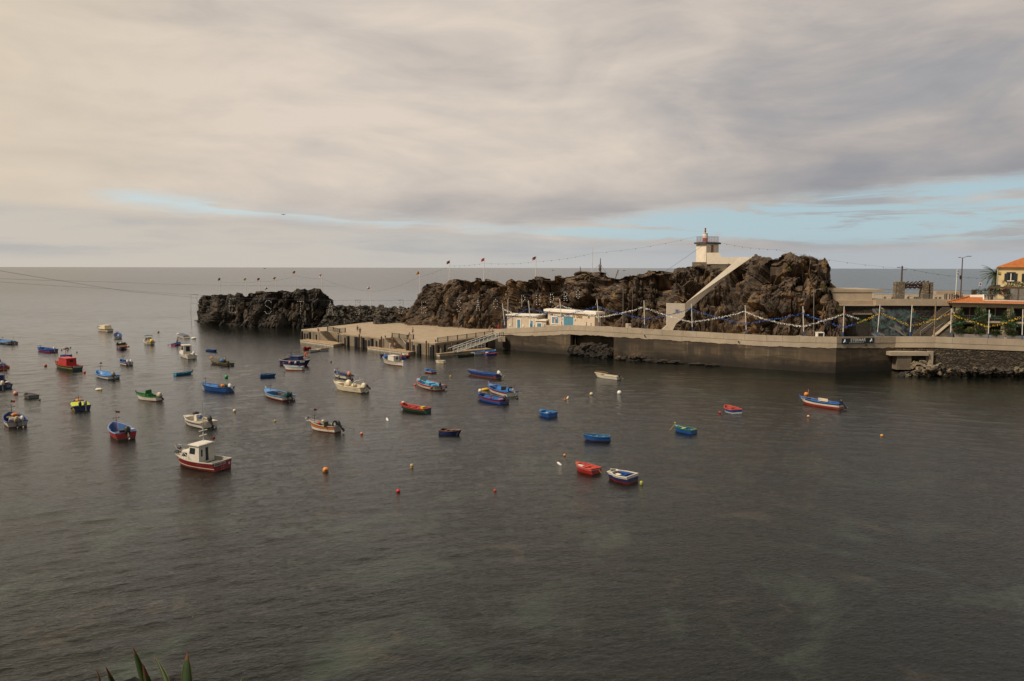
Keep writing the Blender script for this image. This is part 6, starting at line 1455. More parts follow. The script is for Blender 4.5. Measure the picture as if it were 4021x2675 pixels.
bt('motor_boat','white open motor boat with blue side stripe and black outboard in the left foreground',(731,1631),(823,1660.5),.80,B=2.5,bottom=BLK,bands=((WHT,.52),(NAVY,.74),(WHT,1)),inside=(.56,.50,.38),rail=(.60,.50,.36),tw=.9,blunt=.30,rake=.6,sheer=.3,boot=.03,transom=WHT,foredeck=.14,fdcol=WHT,seats=(.36,.5),motors=((.1,'k',38,1.55),),extras=(('block','console',.15,.52,.78,(.75,.55,1.0),WHT),('lumpy','black_bag',.1,.60,1.35,(.38,.3,.22),BLK),('ball','blue_seat',.2,.44,.98,(.28,.2,.26),(.06,.10,.24)),('ladder',-.75,.35,1.15,CREAM),('railing_bow',.66,.93,.1,(.5,.45,.4)),('rope',.02,1,.4,-1.0),('tplate',.55,.55,.5,.3,WHT)))
bt('cabin_cruiser','white cabin boat with dark red hull and grey deck in the left foreground',(690,1771),(874,1811),1.05,B=2.75,bottom=BLK,bands=((DRED,.30),(CREAM,.40),((.20,.012,.014),1)),inside=(.36,.35,.31),floor=(.13,.13,.12),rail=(.50,.44,.36),boot=.07,sheer=.42,tw=.9,transom=(.22,.014,.014),foredeck=.34,fdcol=(.60,.53,.42),extras=(
    ('cabin',.33,.58,2.0,1.80,WHT,WHT,.35,-.0,.55,(('l',.10,.62,.52,.86),('b',.44,.62,.10,.84,BLK),('b',.14,.24,.40,.78),('f',.1,.9,.55,.88),('r',.10,.9,.52,.86)),.14,.9),
    ('cabin',.56,.77,1.9,.85,WHT,None,.35,0,.80,(('l',.25,.78,.35,.80),('r',.25,.78,.35,.80)),.1,.84,None,'fore_cabin'),
    ('railing_bow',.50,.985,.66,(.40,.36,.31),8),('tyre',-.45,.86,1.35,.30,False),('cyl','mast',0,.38,2.7,4.0,.05,WHT),('block','radar_bar',0,.38,3.75,(1.0,.12,.06),WHT),('block','light_bar',0,.385,3.25,(.85,.14,.08),WHT),('cyl','aerial',.05,.38,4.0,6.6,.016,GREY),('barrel',.75,.30,2.85,.16,.3,DRED),('block','deck_bench',0,.20,.55,(1.6,.4,.25),(.16,.16,.15)),('tplate',-.35,.72,1.5,.28,(.42,.36,.32),9),('tplate',.85,.55,.22,.22,WHT),('ladder',-.1,.1,.9,(.5,.2,.16)),('lumpy','windlass',.0,.80,1.45,(.18,.2,.16),(.2,.16,.12)),('lumpy','anchor',.1,.93,1.55,(.14,.22,.12),BLK)))
bt('fishing_boat','white hulled boat with green inside and green console',(534.6,1540),(625,1558.5),.72,bottom=DRED,bands=((WHT,.55),(CREAM,.7),(WHT,.86),(GRN,1)),inside=(.025,.15,.03),floor=(.36,.33,.25),rail=(.02,.12,.03),boot=.08,transom=WHT,seats=(.5,.64),stem=BROWN,sheer=.7,motors=((.15,'k',45,1.15,(.50,.42,.28)),),extras=(('screen',.46,1.25,.95,.05,GRN,.55),('block','console_box',.0,.40,.62,(1.0,.45,.6),GRN),('rod',.1,.48,.95,.02),('rope',.95,-1,.0,-.5)))
bt('fishing_boat','boat with a lime yellow cover and two dark outboards on the left',(304,1568),(323,1596.5),.72,B=2.4,bottom=BLK,bands=((YEL,.8),(NAVY,1)),inside=NAVY,rail=NAVY,transom=NAVY,tw=.92,motors=((-.25,'k',12,1.35),(.4,'g',15,1.5)),mast=(.70,1.0,'x'),extras=(('tarp',.10,.70,(.42,.44,.04),.12,.02),('lumpy','orange_net',0,.76,.95,(.4,.3,.14),ORNG),('fender',-1,.15,.14,BROWN)))
bt('dinghy','grey green dinghy with a dark inside at the left',(102.7,1544),(133,1553.5),.52,B=1.75,bottom=BLK,bands=(((.10,.11,.085),1),),inside=(.07,.08,.11),rail=(.13,.06,.05),tw=.9,seats=(.4,.6),sheer=.2)
bt('fishing_boat','white and navy boat with railing and two cream outboards near the left edge',(38,1619),(69,1655.5),.84,B=2.5,bottom=DRED,bands=((WHT,.75),(RED,.8),(WHT,1)),inside=(.012,.03,.14),rail=(.05,.08,.2),tw=.92,boot=.16,transom=(.34,.3,.26),motors=((-.1,'k',20,1.15,(.30,.22,.12)),(.5,'w',25,1.25)),mast=(.74,1.35,'xf'),extras=(('railing_bow',.35,.96,.3),('net',-.2,.58,.7,.5,(.12,.09,.04)),('lumpy','orange_bag',.25,.60,1.0,(.4,.3,.22),ORNG),('block','white_tube',.0,.34,.8,(1.2,.3,.2),WHT),('block','bench',.2,.42,.75,(1.6,.35,.1),NAVY),('block','stern_gear',-.6,.1,.8,(.5,.4,.4),GREY)))
bt('fishing_boat','red boat with purple blue top cut by the left edge of the picture',(-30,1414),(4,1438),.95,B=2.6,bottom=BLK,bands=((DRED,.2),(YEL,.26),(RED,.8),(NAVY,1)),inside=(.05,.05,.16),rail=(.12,.10,.25),tw=.85,extras=(('railing_bow',.0,.9,.5),('net',.1,.2,1.1,.7,(.25,.24,.10)),('block','deckhouse',-.1,.4,1.3,(1.3,1.2,1.0),(.10,.12,.35)),('tplate',.4,.55,.6,.2,RED)))
bt('fishing_boat','navy boat with wheelhouse and cream outboard cut by the left edge',(-35,1478),(18,1510),.85,B=2.6,bottom=DRED,bands=((NAVY,1),),inside=NAVY,rail=(.10,.10,.12),tw=.9,boot=.12,transom=NAVY,motors=((-.35,'w',15,1.2,(.50,.42,.3)),),extras=(('cabin',.35,.65,1.6,1.2,NAVY,NAVY,.2,0,.6,(),.1,.9),('cyl','mast',.55,.3,1.0,3.6,.03,GREY),('block','bench',.1,.2,.8,(1.7,.3,.1),GREY),('tplate',.6,.45,.6,.35,GREY),('lumpy','cloth',.6,.1,1.0,(.3,.2,.15),CREAM)))

for o in [o for o in bpy.data.objects if o.get('group') == 'loose gear in the boats']:
    if 'starboard '+o['label'] in USED: o['label'] = 'port side '+o['label']
    ws = o['label'].split()
    if len(ws) > 16: o['label'] = ' '.join(ws[:13])
# ------------------------------------------------------------------ buoys and floats
G_ = 'mooring buoys'
def bmat(c): return M(c, .45, .1, 4, dirt=.12, name='buoy_paint')
def water_pt(px, py): P = at(px, py, 0); return P
def buoy(px, py, rpx, col, label, col2=None, kind='ball', dirn=0):
    P = water_pt(px, py+rpx*.6); sc = (P-CAM).length/F; r = rpx*sc*1.08
    T = thing('buoy', label, 'buoy', (P.x, P.y, 0), rnd.uniform(0, 6), G_, world=False)
    b = MB()
    if kind == 'ball':
        b.ball((0,0,r*.55), r, 14, 10); b.build('float', bmat(col), T)
        b = MB(); b.tube([(0,0,r*1.5),(0,0,r*1.62)], r*.16, 8); b.build('eye', BLACK, T)
    elif kind == 'can':
        b.tube([(0,0,-r),(0,0,r*1.7),(0,0,r*2.0)], [r,r,r*.8], 12); b.build('float', bmat(col), T)
        b = MB(); b.tube([(0,0,r*.4),(0,0,r*.9)], r*1.03, 12); b.build('band', bmat(col2 or col), T)
    elif kind == 'lying':
        d = Vector((math.cos(dirn), math.sin(dirn), .45 if dirn > 1 else .1)); T.rotation_euler = (0,0,0)
        b.tube([d*(-r*1.5)+Vector((0,0,r*.4)), d*(-r)+Vector((0,0,r*.4)), d*r+Vector((0,0,r*.5)), d*(r*1.8)+Vector((0,0,r*.5))], [r*.4,r*.7,r*.7,r*.3], 12); b.build('float', bmat(col), T)
    if kind == 'ball' and col2:
        b = MB(); n = 12
        b.loft([[Vector((r*1.015*math.cos(a)*math.cos(q), r*1.015*math.sin(a)*math.cos(q), r*.55+r*1.015*math.sin(q))) for q in [math.pi*(j/8-.5) for j in range(9)]] for a in (-.25, .25)], 0, False, False); b.build('stripe', bmat(col2), T)
    return T
BO = (.62,.16,.05); BR = (.55,.02,.015)
for a in ((179,1436,4.5,(.42,.07,.03),'orange red buoy left of the red cabin trawler'),(30,1442,6,(.60,.22,.02),'amber buoy beside the boat cut by the left edge'),(332,1463,4,BR,'red buoy at the stern of the red cabin trawler'),(62,1545,7,(.55,.24,.18),'pale pink buoy left of the grey green dinghy'),
          (156,1571,3.2,(.05,.03,.02),'small dark buoy right of the grey green dinghy'),(889,1480,6.5,(.03,.26,.08),'bright green buoy above the large blue fishing boat'),(622,1304,3.5,(.20,.13,.04),'small olive buoy far out left of the speedboat'),(921,1613,5.5,(.62,.50,.28),'cream buoy below the large blue fishing boat'),
          (1080,1653,3.7,(.55,.36,.04),'small yellow buoy left of the flag boat with yellow stripe'),(1420,1702,5,(.66,.20,.10),'salmon orange buoy right of the flag boat with yellow stripe'),(1564,1928,7,BR,'bright red buoy nearest to the viewer'),(1944,1927,5.5,(.42,.03,.02),'dark red buoy with a white stripe in the near water'),
          (1769,1478,3.4,(.58,.34,.03),'small yellow buoy right of the turquoise decked boat'),(1631,1511,4.5,(.62,.08,.03),'orange red buoy at the bow of the turquoise decked boat'),(2031,1564,4.8,(.02,.02,.02),'black buoy behind the boat with the red stripe'),(2322,1547,6.2,(.60,.48,.30),'cream buoy left of the big white ball buoy'),
          (2432,1542,8,(.72,.67,.58),'big white ball buoy below the white rowing boat'),(2217,1787,4.6,(.62,.24,.06),'small orange buoy above the red rowing boat'),(2827,1620,4.2,BR,'small red buoy left of the red inside dinghy'),(3174,1635,4.6,(.60,.30,.16),'pale orange buoy below the long white boat on the right'),
          (3462,1711,4.8,(.62,.30,.06),'lone orange buoy in the right hand water'),(1777,1703,6.2,(.68,.20,.04),'orange buoy touching the side of the dark navy dinghy'),(2445,1488,2.6,(.52,.42,.12),'tiny yellow float behind the white rowing boat'),(1300,1421,3,(.06,.05,.03),'small dark float before the pier')):
    buoy(*a, col2=(.65,.58,.5) if 'white stripe' in a[4] else None)
for k, (px, py) in enumerate(((242,1374),(270,1371),(265,1377),(302,1383),(277,1365))):
    buoy(px, py, 2.0, (.03,.025,.02), ['dark float behind the plain blue boat, leftmost of five','highest lying of the dark floats right of the plain blue boat','dark float in the middle of the small group right of the plain blue boat','rightmost dark float of the group right of the plain blue boat','tiny dark float farthest out of the group near the plain blue boat'][k])
b10 = buoy(1279,1846,11,(.62,.22,.045),'large orange buoy with the number 10 in the near water')
P = Vector(b10.location); r_ = 11*(P-CAM).length/F*1.08; d = (CAM-P); d.z = 0; d.normalize(); b10.rotation_euler = (0,0,math.atan2(d.y,d.x)+math.pi/2)
text_mesh('10', r_*.95, BLACK, 'number', b10, Matrix.Translation((0,-r_*.97,r_*.30)) @ Matrix.Rotation(R(86), 4, 'X'), .02, 'CENTER', .012)
buoy(1617,1832,6,(.45,.33,.14),'yellow and brown can shaped buoy in the near water',(.10,.04,.02),'can'); buoy(2219,1569,4,(.42,.05,.03),'red can buoy beside a leaning cream float',(.55,.35,.05),'can'); buoy(2518,1898,5.2,(.42,.44,.06),'lime green can buoy beside the navy pram dinghy',(.24,.22,.03),'can')
buoy(2229,1562,4.5,(.66,.55,.38),'leaning cream float beside the red can buoy',None,'lying',1.2); buoy(1521,1648,5.5,(.70,.66,.58),'long white float in the open water below the red rowing boat',None,'lying',2.0); buoy(387,1529,6,(.66,.60,.50),'white and yellow float below the sky blue boat',None,'lying',.1); buoy(396,1531,3.4,(.50,.34,.03),'small yellow float tied to the white one')
buoy(760,1328,5,(.66,.62,.54),'white fender floating right of the grey covered speedboat',None,'lying',.1); buoy(1904,1529,8,(.60,.36,.03),'big yellow float at the bow of the boat with black tyre',None,'lying',.1); buoy(2197,1822,6,(.68,.63,.56),'broken white float left of the red rowing boat',None,'lying',2.4)

# ------------------------------------------------------------------ promenade poles, pennants and garlands
PW = M((.66,.62,.55),.5,.08,1,name='pole_white'); PBL = M((.02,.09,.26),.5,.1,name='pole_blue')
FC = {'r':M((.26,.02,.018),.7,.1,name='flag_red'),'g':M((.02,.13,.05),.7,.1,name='flag_green'),'y':M((.42,.27,.02),.7,.1,name='flag_yellow'),'b':M((.015,.03,.16),.7,.1,name='flag_blue'),'w':M((.6,.57,.5),.7,.1,name='flag_white'),'k':M((.015,.014,.013),.7,.1,name='flag_black'),'o':M((.36,.10,.02),.7,.1,name='flag_orange'),'p':M((.40,.06,.10),.7,.1,name='flag_pink')}
def wall_at(px, back):
    i = next((k for k in range(len(WS)) if WS[k][0] > px), len(WS)-1)-1; q = (px-WS[i][0])/(WS[i+1][0]-WS[i][0])
    P = lerp(off(WB, -back)[i], off(WB, -back)[i+1], q); return P, lerp(zp[i], zp[i+1], q)
poles = []
for k, (pb, pt_, ytop, fl, lab) in enumerate(((1974,1973,1192,'wrg','first white pole with red and green pennant left of the small house'),(2077,2075,1181,'yg','white pole with yellow and green pennant before the small house'),(2198,2198,1174,'oy','white pole with small yellow pennant before the chapel window'),(2345,2344,1176,'yk','white pole with yellow pennant at the right end of the chapel'),(2525,2529,1180,'gy','white pole with green and yellow pennant left of the stairway'),(2711,2715,1193,'gb','white pole with dark green pennant right of the stairway foot'),(2923,2926,1199,'oy','white pole with orange pennant left before the big rock'),(3151,3153,1203,'wy','white pole with white and yellow pennant right before the big rock'),(3317,3315,1203,'rr','white pole with red pennant at the right foot of the big rock'),(3451,3456,1197,'by','white pole with blue and yellow flag between gate and mural'),(3576,3582,1197,'yo','white pole with narrow yellow pennant right of the mural'),(3730,3736,1212,'br','white pole with blue and red pennant at the corner of the tiled house'),(3880,3885,1217,'ww','white pole with pale pennant before the tiled house'),(4014,4017,1215,'ry','white pole with red and yellow pennant at the right edge'))):
    P, zg = wall_at(pb, 1.1); zt_ = aty(pt_, ytop, P.y).z; top = Vector((aty(pt_, ytop, P.y).x, P.y, zt_)); foot = Vector((P.x, P.y, zg-.1))
    T = thing('pennant_pole', lab, 'flagpole', tuple(foot), group='festival poles behind the harbour wall')
    zz = zg+2.0; mid_ = lerp(foot, top, (zz-foot.z)/(top.z-foot.z))
    b = MB(); b.tube([mid_, top], .085, 8); b.build('pole', PW, T); b = MB(); b.tube([foot, mid_], .095, 8); b.build('painted_foot', PBL, T)
    b = MB(); s = -1 if fl in ('yk',) else 1; n = 6; w, h = (.95,.55) if fl == 'by' else (.34,1.25)
    for j in range(n):
        x0, x1 = j/n*w*s, (j+1)/n*w*s; y0, y1 = .07*math.sin(j*1.1), .07*math.sin((j+1)*1.1)
        for m_ in (0,1):
            za = top.z-.12-(h*.5)*m_-.28*j/n; zb_2 = top.z-.12-(h*.5)*(m_+1)-.28*j/n; sh = (1-.75*j/n), (1-.75*(j+1)/n)
            c_ = top.z-.12-h*.5
            def zf(z, q, jj): return c_+(z-c_)*(1-.7*q)-.45*q
            b.add([(top.x+x0,top.y+y0-.02,zf(zb_2,j/n,j)),(top.x+x1,top.y+y1-.02,zf(zb_2,(j+1)/n,j)),(top.x+x1,top.y+y1-.02,zf(za,(j+1)/n,j)),(top.x+x0,top.y+y0-.02,zf(za,j/n,j))], [(0,1,2,3)], m_)
    b.build('pennant', [FC[fl[-2]], FC[fl[-1]]], T)
    poles.append((foot, top))
GC = {'white':[M((.80,.77,.70),.7,.1,8,name='paper_white')],'blue':[M((.02,.07,.32),.6,.2,8,name='paper_blue'),M((.05,.16,.48),.6,.2,8)],'yellow':[M((.66,.42,.02),.6,.1,8,name='paper_yellow')],'green':[M((.01,.15,.06),.6,.2,8,name='paper_green')]}
def on_pole(px, py):
    """point on the row of poles at a pixel (the row's own distance)"""
    P, zg = wall_at(px, 1.1); return aty(px, py, P.y)
def garland(name, label, col, pts):
    P3 = [on_pole(*p) for p in pts]; T = thing('paper_garland', label, 'garland', tuple(P3[0]), group='festival garlands')
    path = []
    for i, (A_, B_) in enumerate(zip(P3, P3[1:])):
        n = max(4, int((B_-A_).length/.5)); hang = .035*(B_-A_).length
        for k in range(n): q = k/n; path.append(lerp(A_, B_, q)-Vector((0,0,hang*4*q*(1-q)*.6)))
    path.append(P3[-1])
    b = MB(); b.tube(path, .02, 4); b.build('cord', BLACK if col != 'white' else PW, T)
    b = MB(); nm = len(GC[col])
    for i in range(len(path)-1):
        for _ in range(7):
            P = lerp(path[i], path[i+1], rnd.random())+Vector((rnd.uniform(-.1,.1), rnd.uniform(-.12,.12), rnd.uniform(-.20,.12))); a = rnd.uniform(0, 6.3); w = rnd.uniform(.05,.10); h = rnd.uniform(.06,.11)
            u = Vector((math.cos(a)*.8, math.sin(a)*.5-.0, rnd.uniform(-.6,.6))).normalized()*w; v = Vector((rnd.uniform(-.5,.5), rnd.uniform(-.6,.6), 1)).normalized()*h
            b.add([P-u-v, P+u-v*.6, P+u*.8+v, P-u*.7+v*.8], [(0,1,2,3)], rnd.randrange(nm))
    o = b.build('paper_strip', GC[col], T); o['kind'] = 'stuff'
def c5(x, y): return (1900+x/3.928, 980+y/3.928)
def c6(x, y): return (2400+x/3.408, 860+y/3.408)
def c7(x, y): return (2880+x/3.408, 960+y/3.408)
def c8(x, y): return (3380+x/3.677, 980+y/3.677)
garland('g','white paper garland zigzagging along the left and middle of the wall','white',[(1974,1212),c5(440,975),c5(700,1055),c5(950,970),c5(1170,855),c5(1400,925),c5(1745,1038),c5(2000,1005),c6(430,1180),c6(740,1285),c6(1065,1375),c6(1400,1325),c6(1790,1235),c7(420,1000),c7(925,1095),c7(1200,1020),c7(1487,925),c7(1670,995)])
garland('g','blue paper garland crossing the white one along the wall','blue',[c5(300,1095),c5(500,1010),c5(690,900),c5(880,950),c5(1170,1030),c5(1450,955),c5(1745,870),c5(2050,970),c6(150,1265),c6(430,1335),c6(740,1285),c6(1070,1200),c6(1400,1310),c6(1785,1400),c7(420,1015),c7(925,920),c7(1200,1020),c7(1490,1105),c7(1655,1050)])
garland('g','yellow paper garland before the mural and the tiled house','yellow',[c7(1655,1050),c8(80,1010),c8(275,910),c8(500,1005),c8(735,1100),c8(1000,1025),c8(1290,925),c8(1560,1020),c8(1840,1115),c8(2100,1045),c8(2345,960)])
garland('g','green paper garland before the mural and the tiled house','green',[c7(1670,995),c8(90,1050),c8(270,1108),c8(500,1030),c8(735,930),c8(1000,1020),c8(1290,1085),c8(1550,1030),c8(1850,915),c8(2100,1040),c8(2345,1125)])

# banner on the wall
A_, _ = wall_at(3298, -.20); B_, _ = wall_at(3424, -.20); bf = Frame(A_, B_); z0 = aty(3360,1352,A_.y).z; z1 = aty(3360,1330,A_.y).z
bn = thing('banner', 'black advertising banner with white lettering hung on the harbour wall', 'banner', tuple(bf.p(bf.L/2, 0, z0)))
b = MB(); bf.box(b, 0, bf.L, 0, .02, z0, z1); b.build('cloth', M((.022,.020,.026),.55,.1,name='banner_black'), bn)
text_mesh('ETERMAR', (z1-z0)*.80, M((.70,.66,.58),.5,.05,name='banner_white'), 'lettering', bn, bf.mat(bf.L*.5, .035, z0+(z1-z0)*.36), .008, 'CENTER', .014)
b = MB()
for k in range(24): bf.box(b, bf.L*.23+k*bf.L*.019, bf.L*.23+k*bf.L*.019+bf.L*.012, .02, .035, z0+(z1-z0)*.15, z0+(z1-z0)*.24)
b.build('small_print', M((.45,.43,.40),.5,.05,name='print_grey'), bn)
for uu in (.09, .91):
    c = bf.p(bf.L*uu, .05, z0+(z1-z0)*.48); b = MB(); q = (z1-z0)*.40
    for ang_ in (90, 215, 325): e_ = c+bf.u*(q*math.cos(R(ang_)))+Vector((0,0,q*math.sin(R(ang_)))); b.tube([c, lerp(c, e_, .55), e_], [q*.42, q*.34, q*.22], 6)
    b.build('emblem', M((.36,.46,.50),.5,.2,3,name='emblem_pale'), bn)

# ------------------------------------------------------------------ light letters on the cliffs
BULB = M((.88,.86,.80),.3,.03,name='bulb_white'); WIRE = M((.03,.03,.03),.6,.2,name='frame_wire')
SEG = {'E':[[(1,0),(0,0),(0,1),(1,1)],[(0,.5),(.9,.5)]],'S':[[(1,.16),(.75,0),(.25,0),(0,.18),(.1,.36),(.5,.5),(.9,.64),(1,.82),(.75,1),(.25,1),(0,.84)]],'T':[[(0,0),(1,0)],[(.5,0),(.5,1)]],'A':[[(0,1),(.5,0),(1,1)],[(.2,.66),(.8,.66)]],'D':[[(0,0),(.6,.03),(1,.3),(1,.7),(.6,.97),(0,1)],[(0,.1),(0,.9)]],'O':[[(.5,0),(.95,.2),(1,.5),(.95,.8),(.5,1),(.05,.8),(0,.5),(.05,.2),(.5,0)]],'P':[[(0,1),(0,0),(.6,0),(1,.14),(1,.36),(.6,.5),(0,.5)]],'R':[[(0,1),(0,0),(.6,0),(1,.14),(1,.36),(.6,.5),(0,.5)],[(.5,.5),(1,1)]],'F':[[(0,0),(0,1)],[(0,.12),(1,.12)],[(0,.5),(.9,.5)]]}
def cliffY(px): return (interp(px, [(740,290),(790,287),(850,276),(950,269),(1060,265.5),(1200,263),(1330,262),(1420,258),(1580,244)]) if px < 1590 else interp(px, main_base)+interp(px, [(1600,3),(1700,2.0),(2300,2.0)]))-3.6
lets = [('F',762,1163,1222,24,'letter frame without bulbs standing in the water left of the islet'),('E',912,1174,1229,24,'first lamp letter on the islet, an E'),('S',1053,1181,1232,24,'lamp letter S in the middle of the islet'),('T',1180,1184,1233,22,'lamp letter T on the right part of the islet'),('A',1298,1186,1236,20,'lamp letter A at the right end of the islet'),('S',1405,1185,1235,18,'lamp letter S over the rubble bank'),('D',1575,1185,1232,16,'lamp letter D at the right end of the rubble bank'),('E',1664,1187,1229,15,'lamp letter E at the left end of the big cliff'),('S',1802,1182,1223,14,'lamp letter S on the big cliff'),('A',1877,1175,1218,12,'lamp letter A on the big cliff'),('O',1946,1176,1212,14,'lamp letter O left of the letter P on the big cliff'),('P',2055,1163,1202,12,'lamp letter P above the small house'),('E',2113,1160,1196,12,'lamp letter E above the gap beside the chapel'),('D',2168,1156,1188,11,'lamp letter D above the left end of the chapel'),('R',2221,1148,1180,11,'lamp letter R above the chapel door'),('O',2270,1141,1172,12,'last lamp letter, an O, above the chapel')]
ltop = []
for ch_, cx, y0, y1, w, lab in lets:
    Yl = cliffY(cx); T = thing('lamp_letter', lab, 'light letter', tuple(aty(cx, y1, Yl)), group='lamp letters along the cliffs')
    b = MB(); bl = MB(); sc = Yl/F
    for s in (-1,1): b.tube([aty(cx+s*w*.5, y0-7, Yl+.15), aty(cx+s*w*.5, y1, Yl+.15)], .035, 4)
    b.tube([aty(cx-w*.7, y0-6, Yl+.15), aty(cx+w*.7, y0-6, Yl+.15)], .045, 4)
    for line in SEG[ch_]:
        pts = [aty(cx-w/2+u*w, y0+v*(y1-y0), Yl) for u, v in line]
        for p, q in zip(pts, pts[1:]):
            b.tube([p, q], .035, 4); n = max(1, round((q-p).length/.55))
            for k in range(n): bl.ball(lerp(p, q, (k+.0)/n),   .09 if cx < 1500 else .095, 7, 5)
        bl.ball(pts[-1], .10, 7, 5)
    b.build('frame', WIRE, T)
    if ch_ != 'F': bl.build('bulb_row', BULB, T)
    ltop.append(aty(cx, y0-7, Yl+.15))
    if cx == 762: b = MB(); b.tube([aty(749,1221,Yl+.15), Vector((aty(749,1221,Yl).x, Yl+.15, -.5))], .05, 4); b.build('support', WIRE, T)
def sag(pts, s, n=14):
    out = []
    for A_, B_ in zip(pts, pts[1:]):
        for k in range(n): q = k/n; out.append(lerp(A_, B_, q)-Vector((0,0,4*q*(1-q)*s*(B_-A_).length)))
    return out+[pts[-1]]
_b = MB(); _b.ball((0,0,0), (.075,.075,.11), 6, 5); _o = _b.build('bulb', WIRE); DARKBULB = _o.data; bpy.data.objects.remove(_o)
def cable(label, pts, s, r=.024, bulbs=0, n=14):
    T = thing('cable', label, 'cable', tuple(pts[0]), group='overhead cables'); path = sag(pts, s, n); b = MB(); b.tube(path, r, 5); b.build('wire', WIRE, T)
    if bulbs:
        for k in range(0, len(path)-1, bulbs):
            o = bpy.data.objects.new('bulb', DARKBULB); COL.objects.link(o); o.parent = T; o.location = path[k]-Vector((0,0,.10))-pts[0]
cable('thin cable carrying the lamp letters along the cliffs', ltop, .012, .025, 0, 6)
cable('upper overhead cable running from the left edge to the islet', [aty(-60,1092,190), aty(420,1107,240), aty(787,1119.5,284), aty(1330,1124,275)], .002)
cable('lower overhead cable running from the left edge to the letter frame', [aty(-60,1103,190), aty(420,1134,240), aty(750,1157,288.5), aty(795,1160,288)], .002)
cable('steep overhead cable sagging down from the left edge', [aty(-60,1053,150), aty(240,1103,190), aty(500,1144,240), aty(750,1166,288.4)], .001, .03)
# flags on the rocks
fl = [(863,1152,866,1090,'gk','L','flag leftmost on the islet with a dark green cloth'),(965,1160,967,1091,'gy','L','second flag from the left on the islet, green and yellow'),(1022,1146,1020,1090,'kr','L','third flag from the left on the islet, dark and red'),(1052,1144,1051,1125,'wk','L','very short white flag on the islet between taller ones'),(1083,1143,1083,1087,'ky','L','flag in the middle of the islet, black and yellow'),(1161,1137,1160,1063,'ko','L','tallest flag on the islet, black and orange'),(1266,1146,1264,1076,'pw','L','pale pink flag at the right end of the islet'),(1457,1208,1454,1123,'wr','L','white and red flag on the rubble bank'),(1650,1152,1648,1064,'yr','L','yellow and red flag at the left end of the big cliff'),(1763,1108,1767,1022,'rk','L','striped red and dark flag second from left on the big cliff'),(1900,1097,1903,1012,'pr','L','pink flag third from left on the big cliff'),(2103,1089,2105,1006,'kp','L','dark flag on the middle of the big cliff'),(2325,1071,2327,969,'','', 'tall bare white pole on the big cliff left of the mast')]
ftop = {}
for pb, yb, pt_, yt, colr, s, lab in fl:
    Yf = (interp(pb, [(800,292),(1300,276),(1457,266)]) if pb < 1500 else interp(pb, main_base)+interp(pb, main_set))+1.0
    foot = aty(pb, yb+6, Yf); top = aty(pt_, yt, Yf); T = thing('flagpole', lab, 'flagpole', tuple(foot), group='flags along the cliff tops')
    b = MB(); b.tube([foot, top], [.10,.06], 7); b.build('pole', PW, T); ftop[pb] = lerp(foot, top, .76)
    if colr:
        b = MB(); w, h = 1.0, .8; n = 6
        for m_ in (0,1):
            for j in range(n):
                x0, x1 = -j/n*w, -(j+1)/n*w; d0, d1 = .42*(j/n)**1.3, .42*((j+1)/n)**1.3; y0, y1 = .10*math.sin(j*1.2), .10*math.sin((j+1)*1.2)
                za, zc = top.z-.05-h*.5*m_, top.z-.05-h*.5*(m_+1); b.add([(top.x+x0,top.y+y0,zc-d0),(top.x+x1,top.y+y1,zc-d1),(top.x+x1,top.y+y1,za-d1),(top.x+x0,top.y+y0,za-d0)], [(0,1,2,3)], m_)
        b.build('flag', [FC[colr[0]], FC[colr[1]]], T)
cable('string of dark lamps over the islet and the rubble bank', [ftop[k] for k in (863,965,1022,1083,1161,1266,1457,1650)], .03, .022, 0)
cable('string of dark lamps from the first cliff flag to the lighthouse', [ftop[k] for k in (1650,1763,1900,2103,2325)]+[aty(2736,928,195)], .022, .014, 2)
cable('string of dark lamps from the lighthouse to the plaza lamp', [aty(2824,952,195), aty(3060,1001,178)+Vector((0,2,1.2)), aty(3540,1054,176.2)], .02, .014, 2)
cable('tight stay wire from the lighthouse wall down to the cliff', [aty(2761,964,193.2), aty(2615,1064,189.5)], .001, .03)
cable('string of lamps from the plaza lamp to the yellow house', [aty(3546,1050,176), aty(3757,1086,178), aty(3915,1090,181.8)], .02, .022, 3)
P = aty(3752,1165,176); q = aty(3759,1058,176); T = thing('flagpole', 'slim white pole with red white and blue flag left of the tall plaza lamp', 'flagpole', tuple(P)); b = MB(); b.tube([P, q], .08, 7); b.build('pole', PW, T)
for k, cc in enumerate('rwb'):
    b = MB(); b.quad((q.x,q.y,q.z-.35-.3*k),(q.x+.42,q.y,q.z-.75-.25*k),(q.x+.36,q.y,q.z-.5-.25*k),(q.x,q.y,q.z-.05-.3*k)); b.build('flag_stripe', FC[cc], T)
q = aty(3921,1066,180.5); T = thing('flag', 'green and yellow flag at the left corner of the yellow house', 'flag', tuple(q))
for k, cc in enumerate('yg'): b = MB(); b.slab([q+Vector((0,0,-.4*k)), q+Vector((.65,-.1,-.28-.3*k)), q+Vector((.55,-.1,-.62-.3*k)), q+Vector((0,0,-.45-.4*k))], (0,.02,0)); b.build('stripe', FC[cc], T)
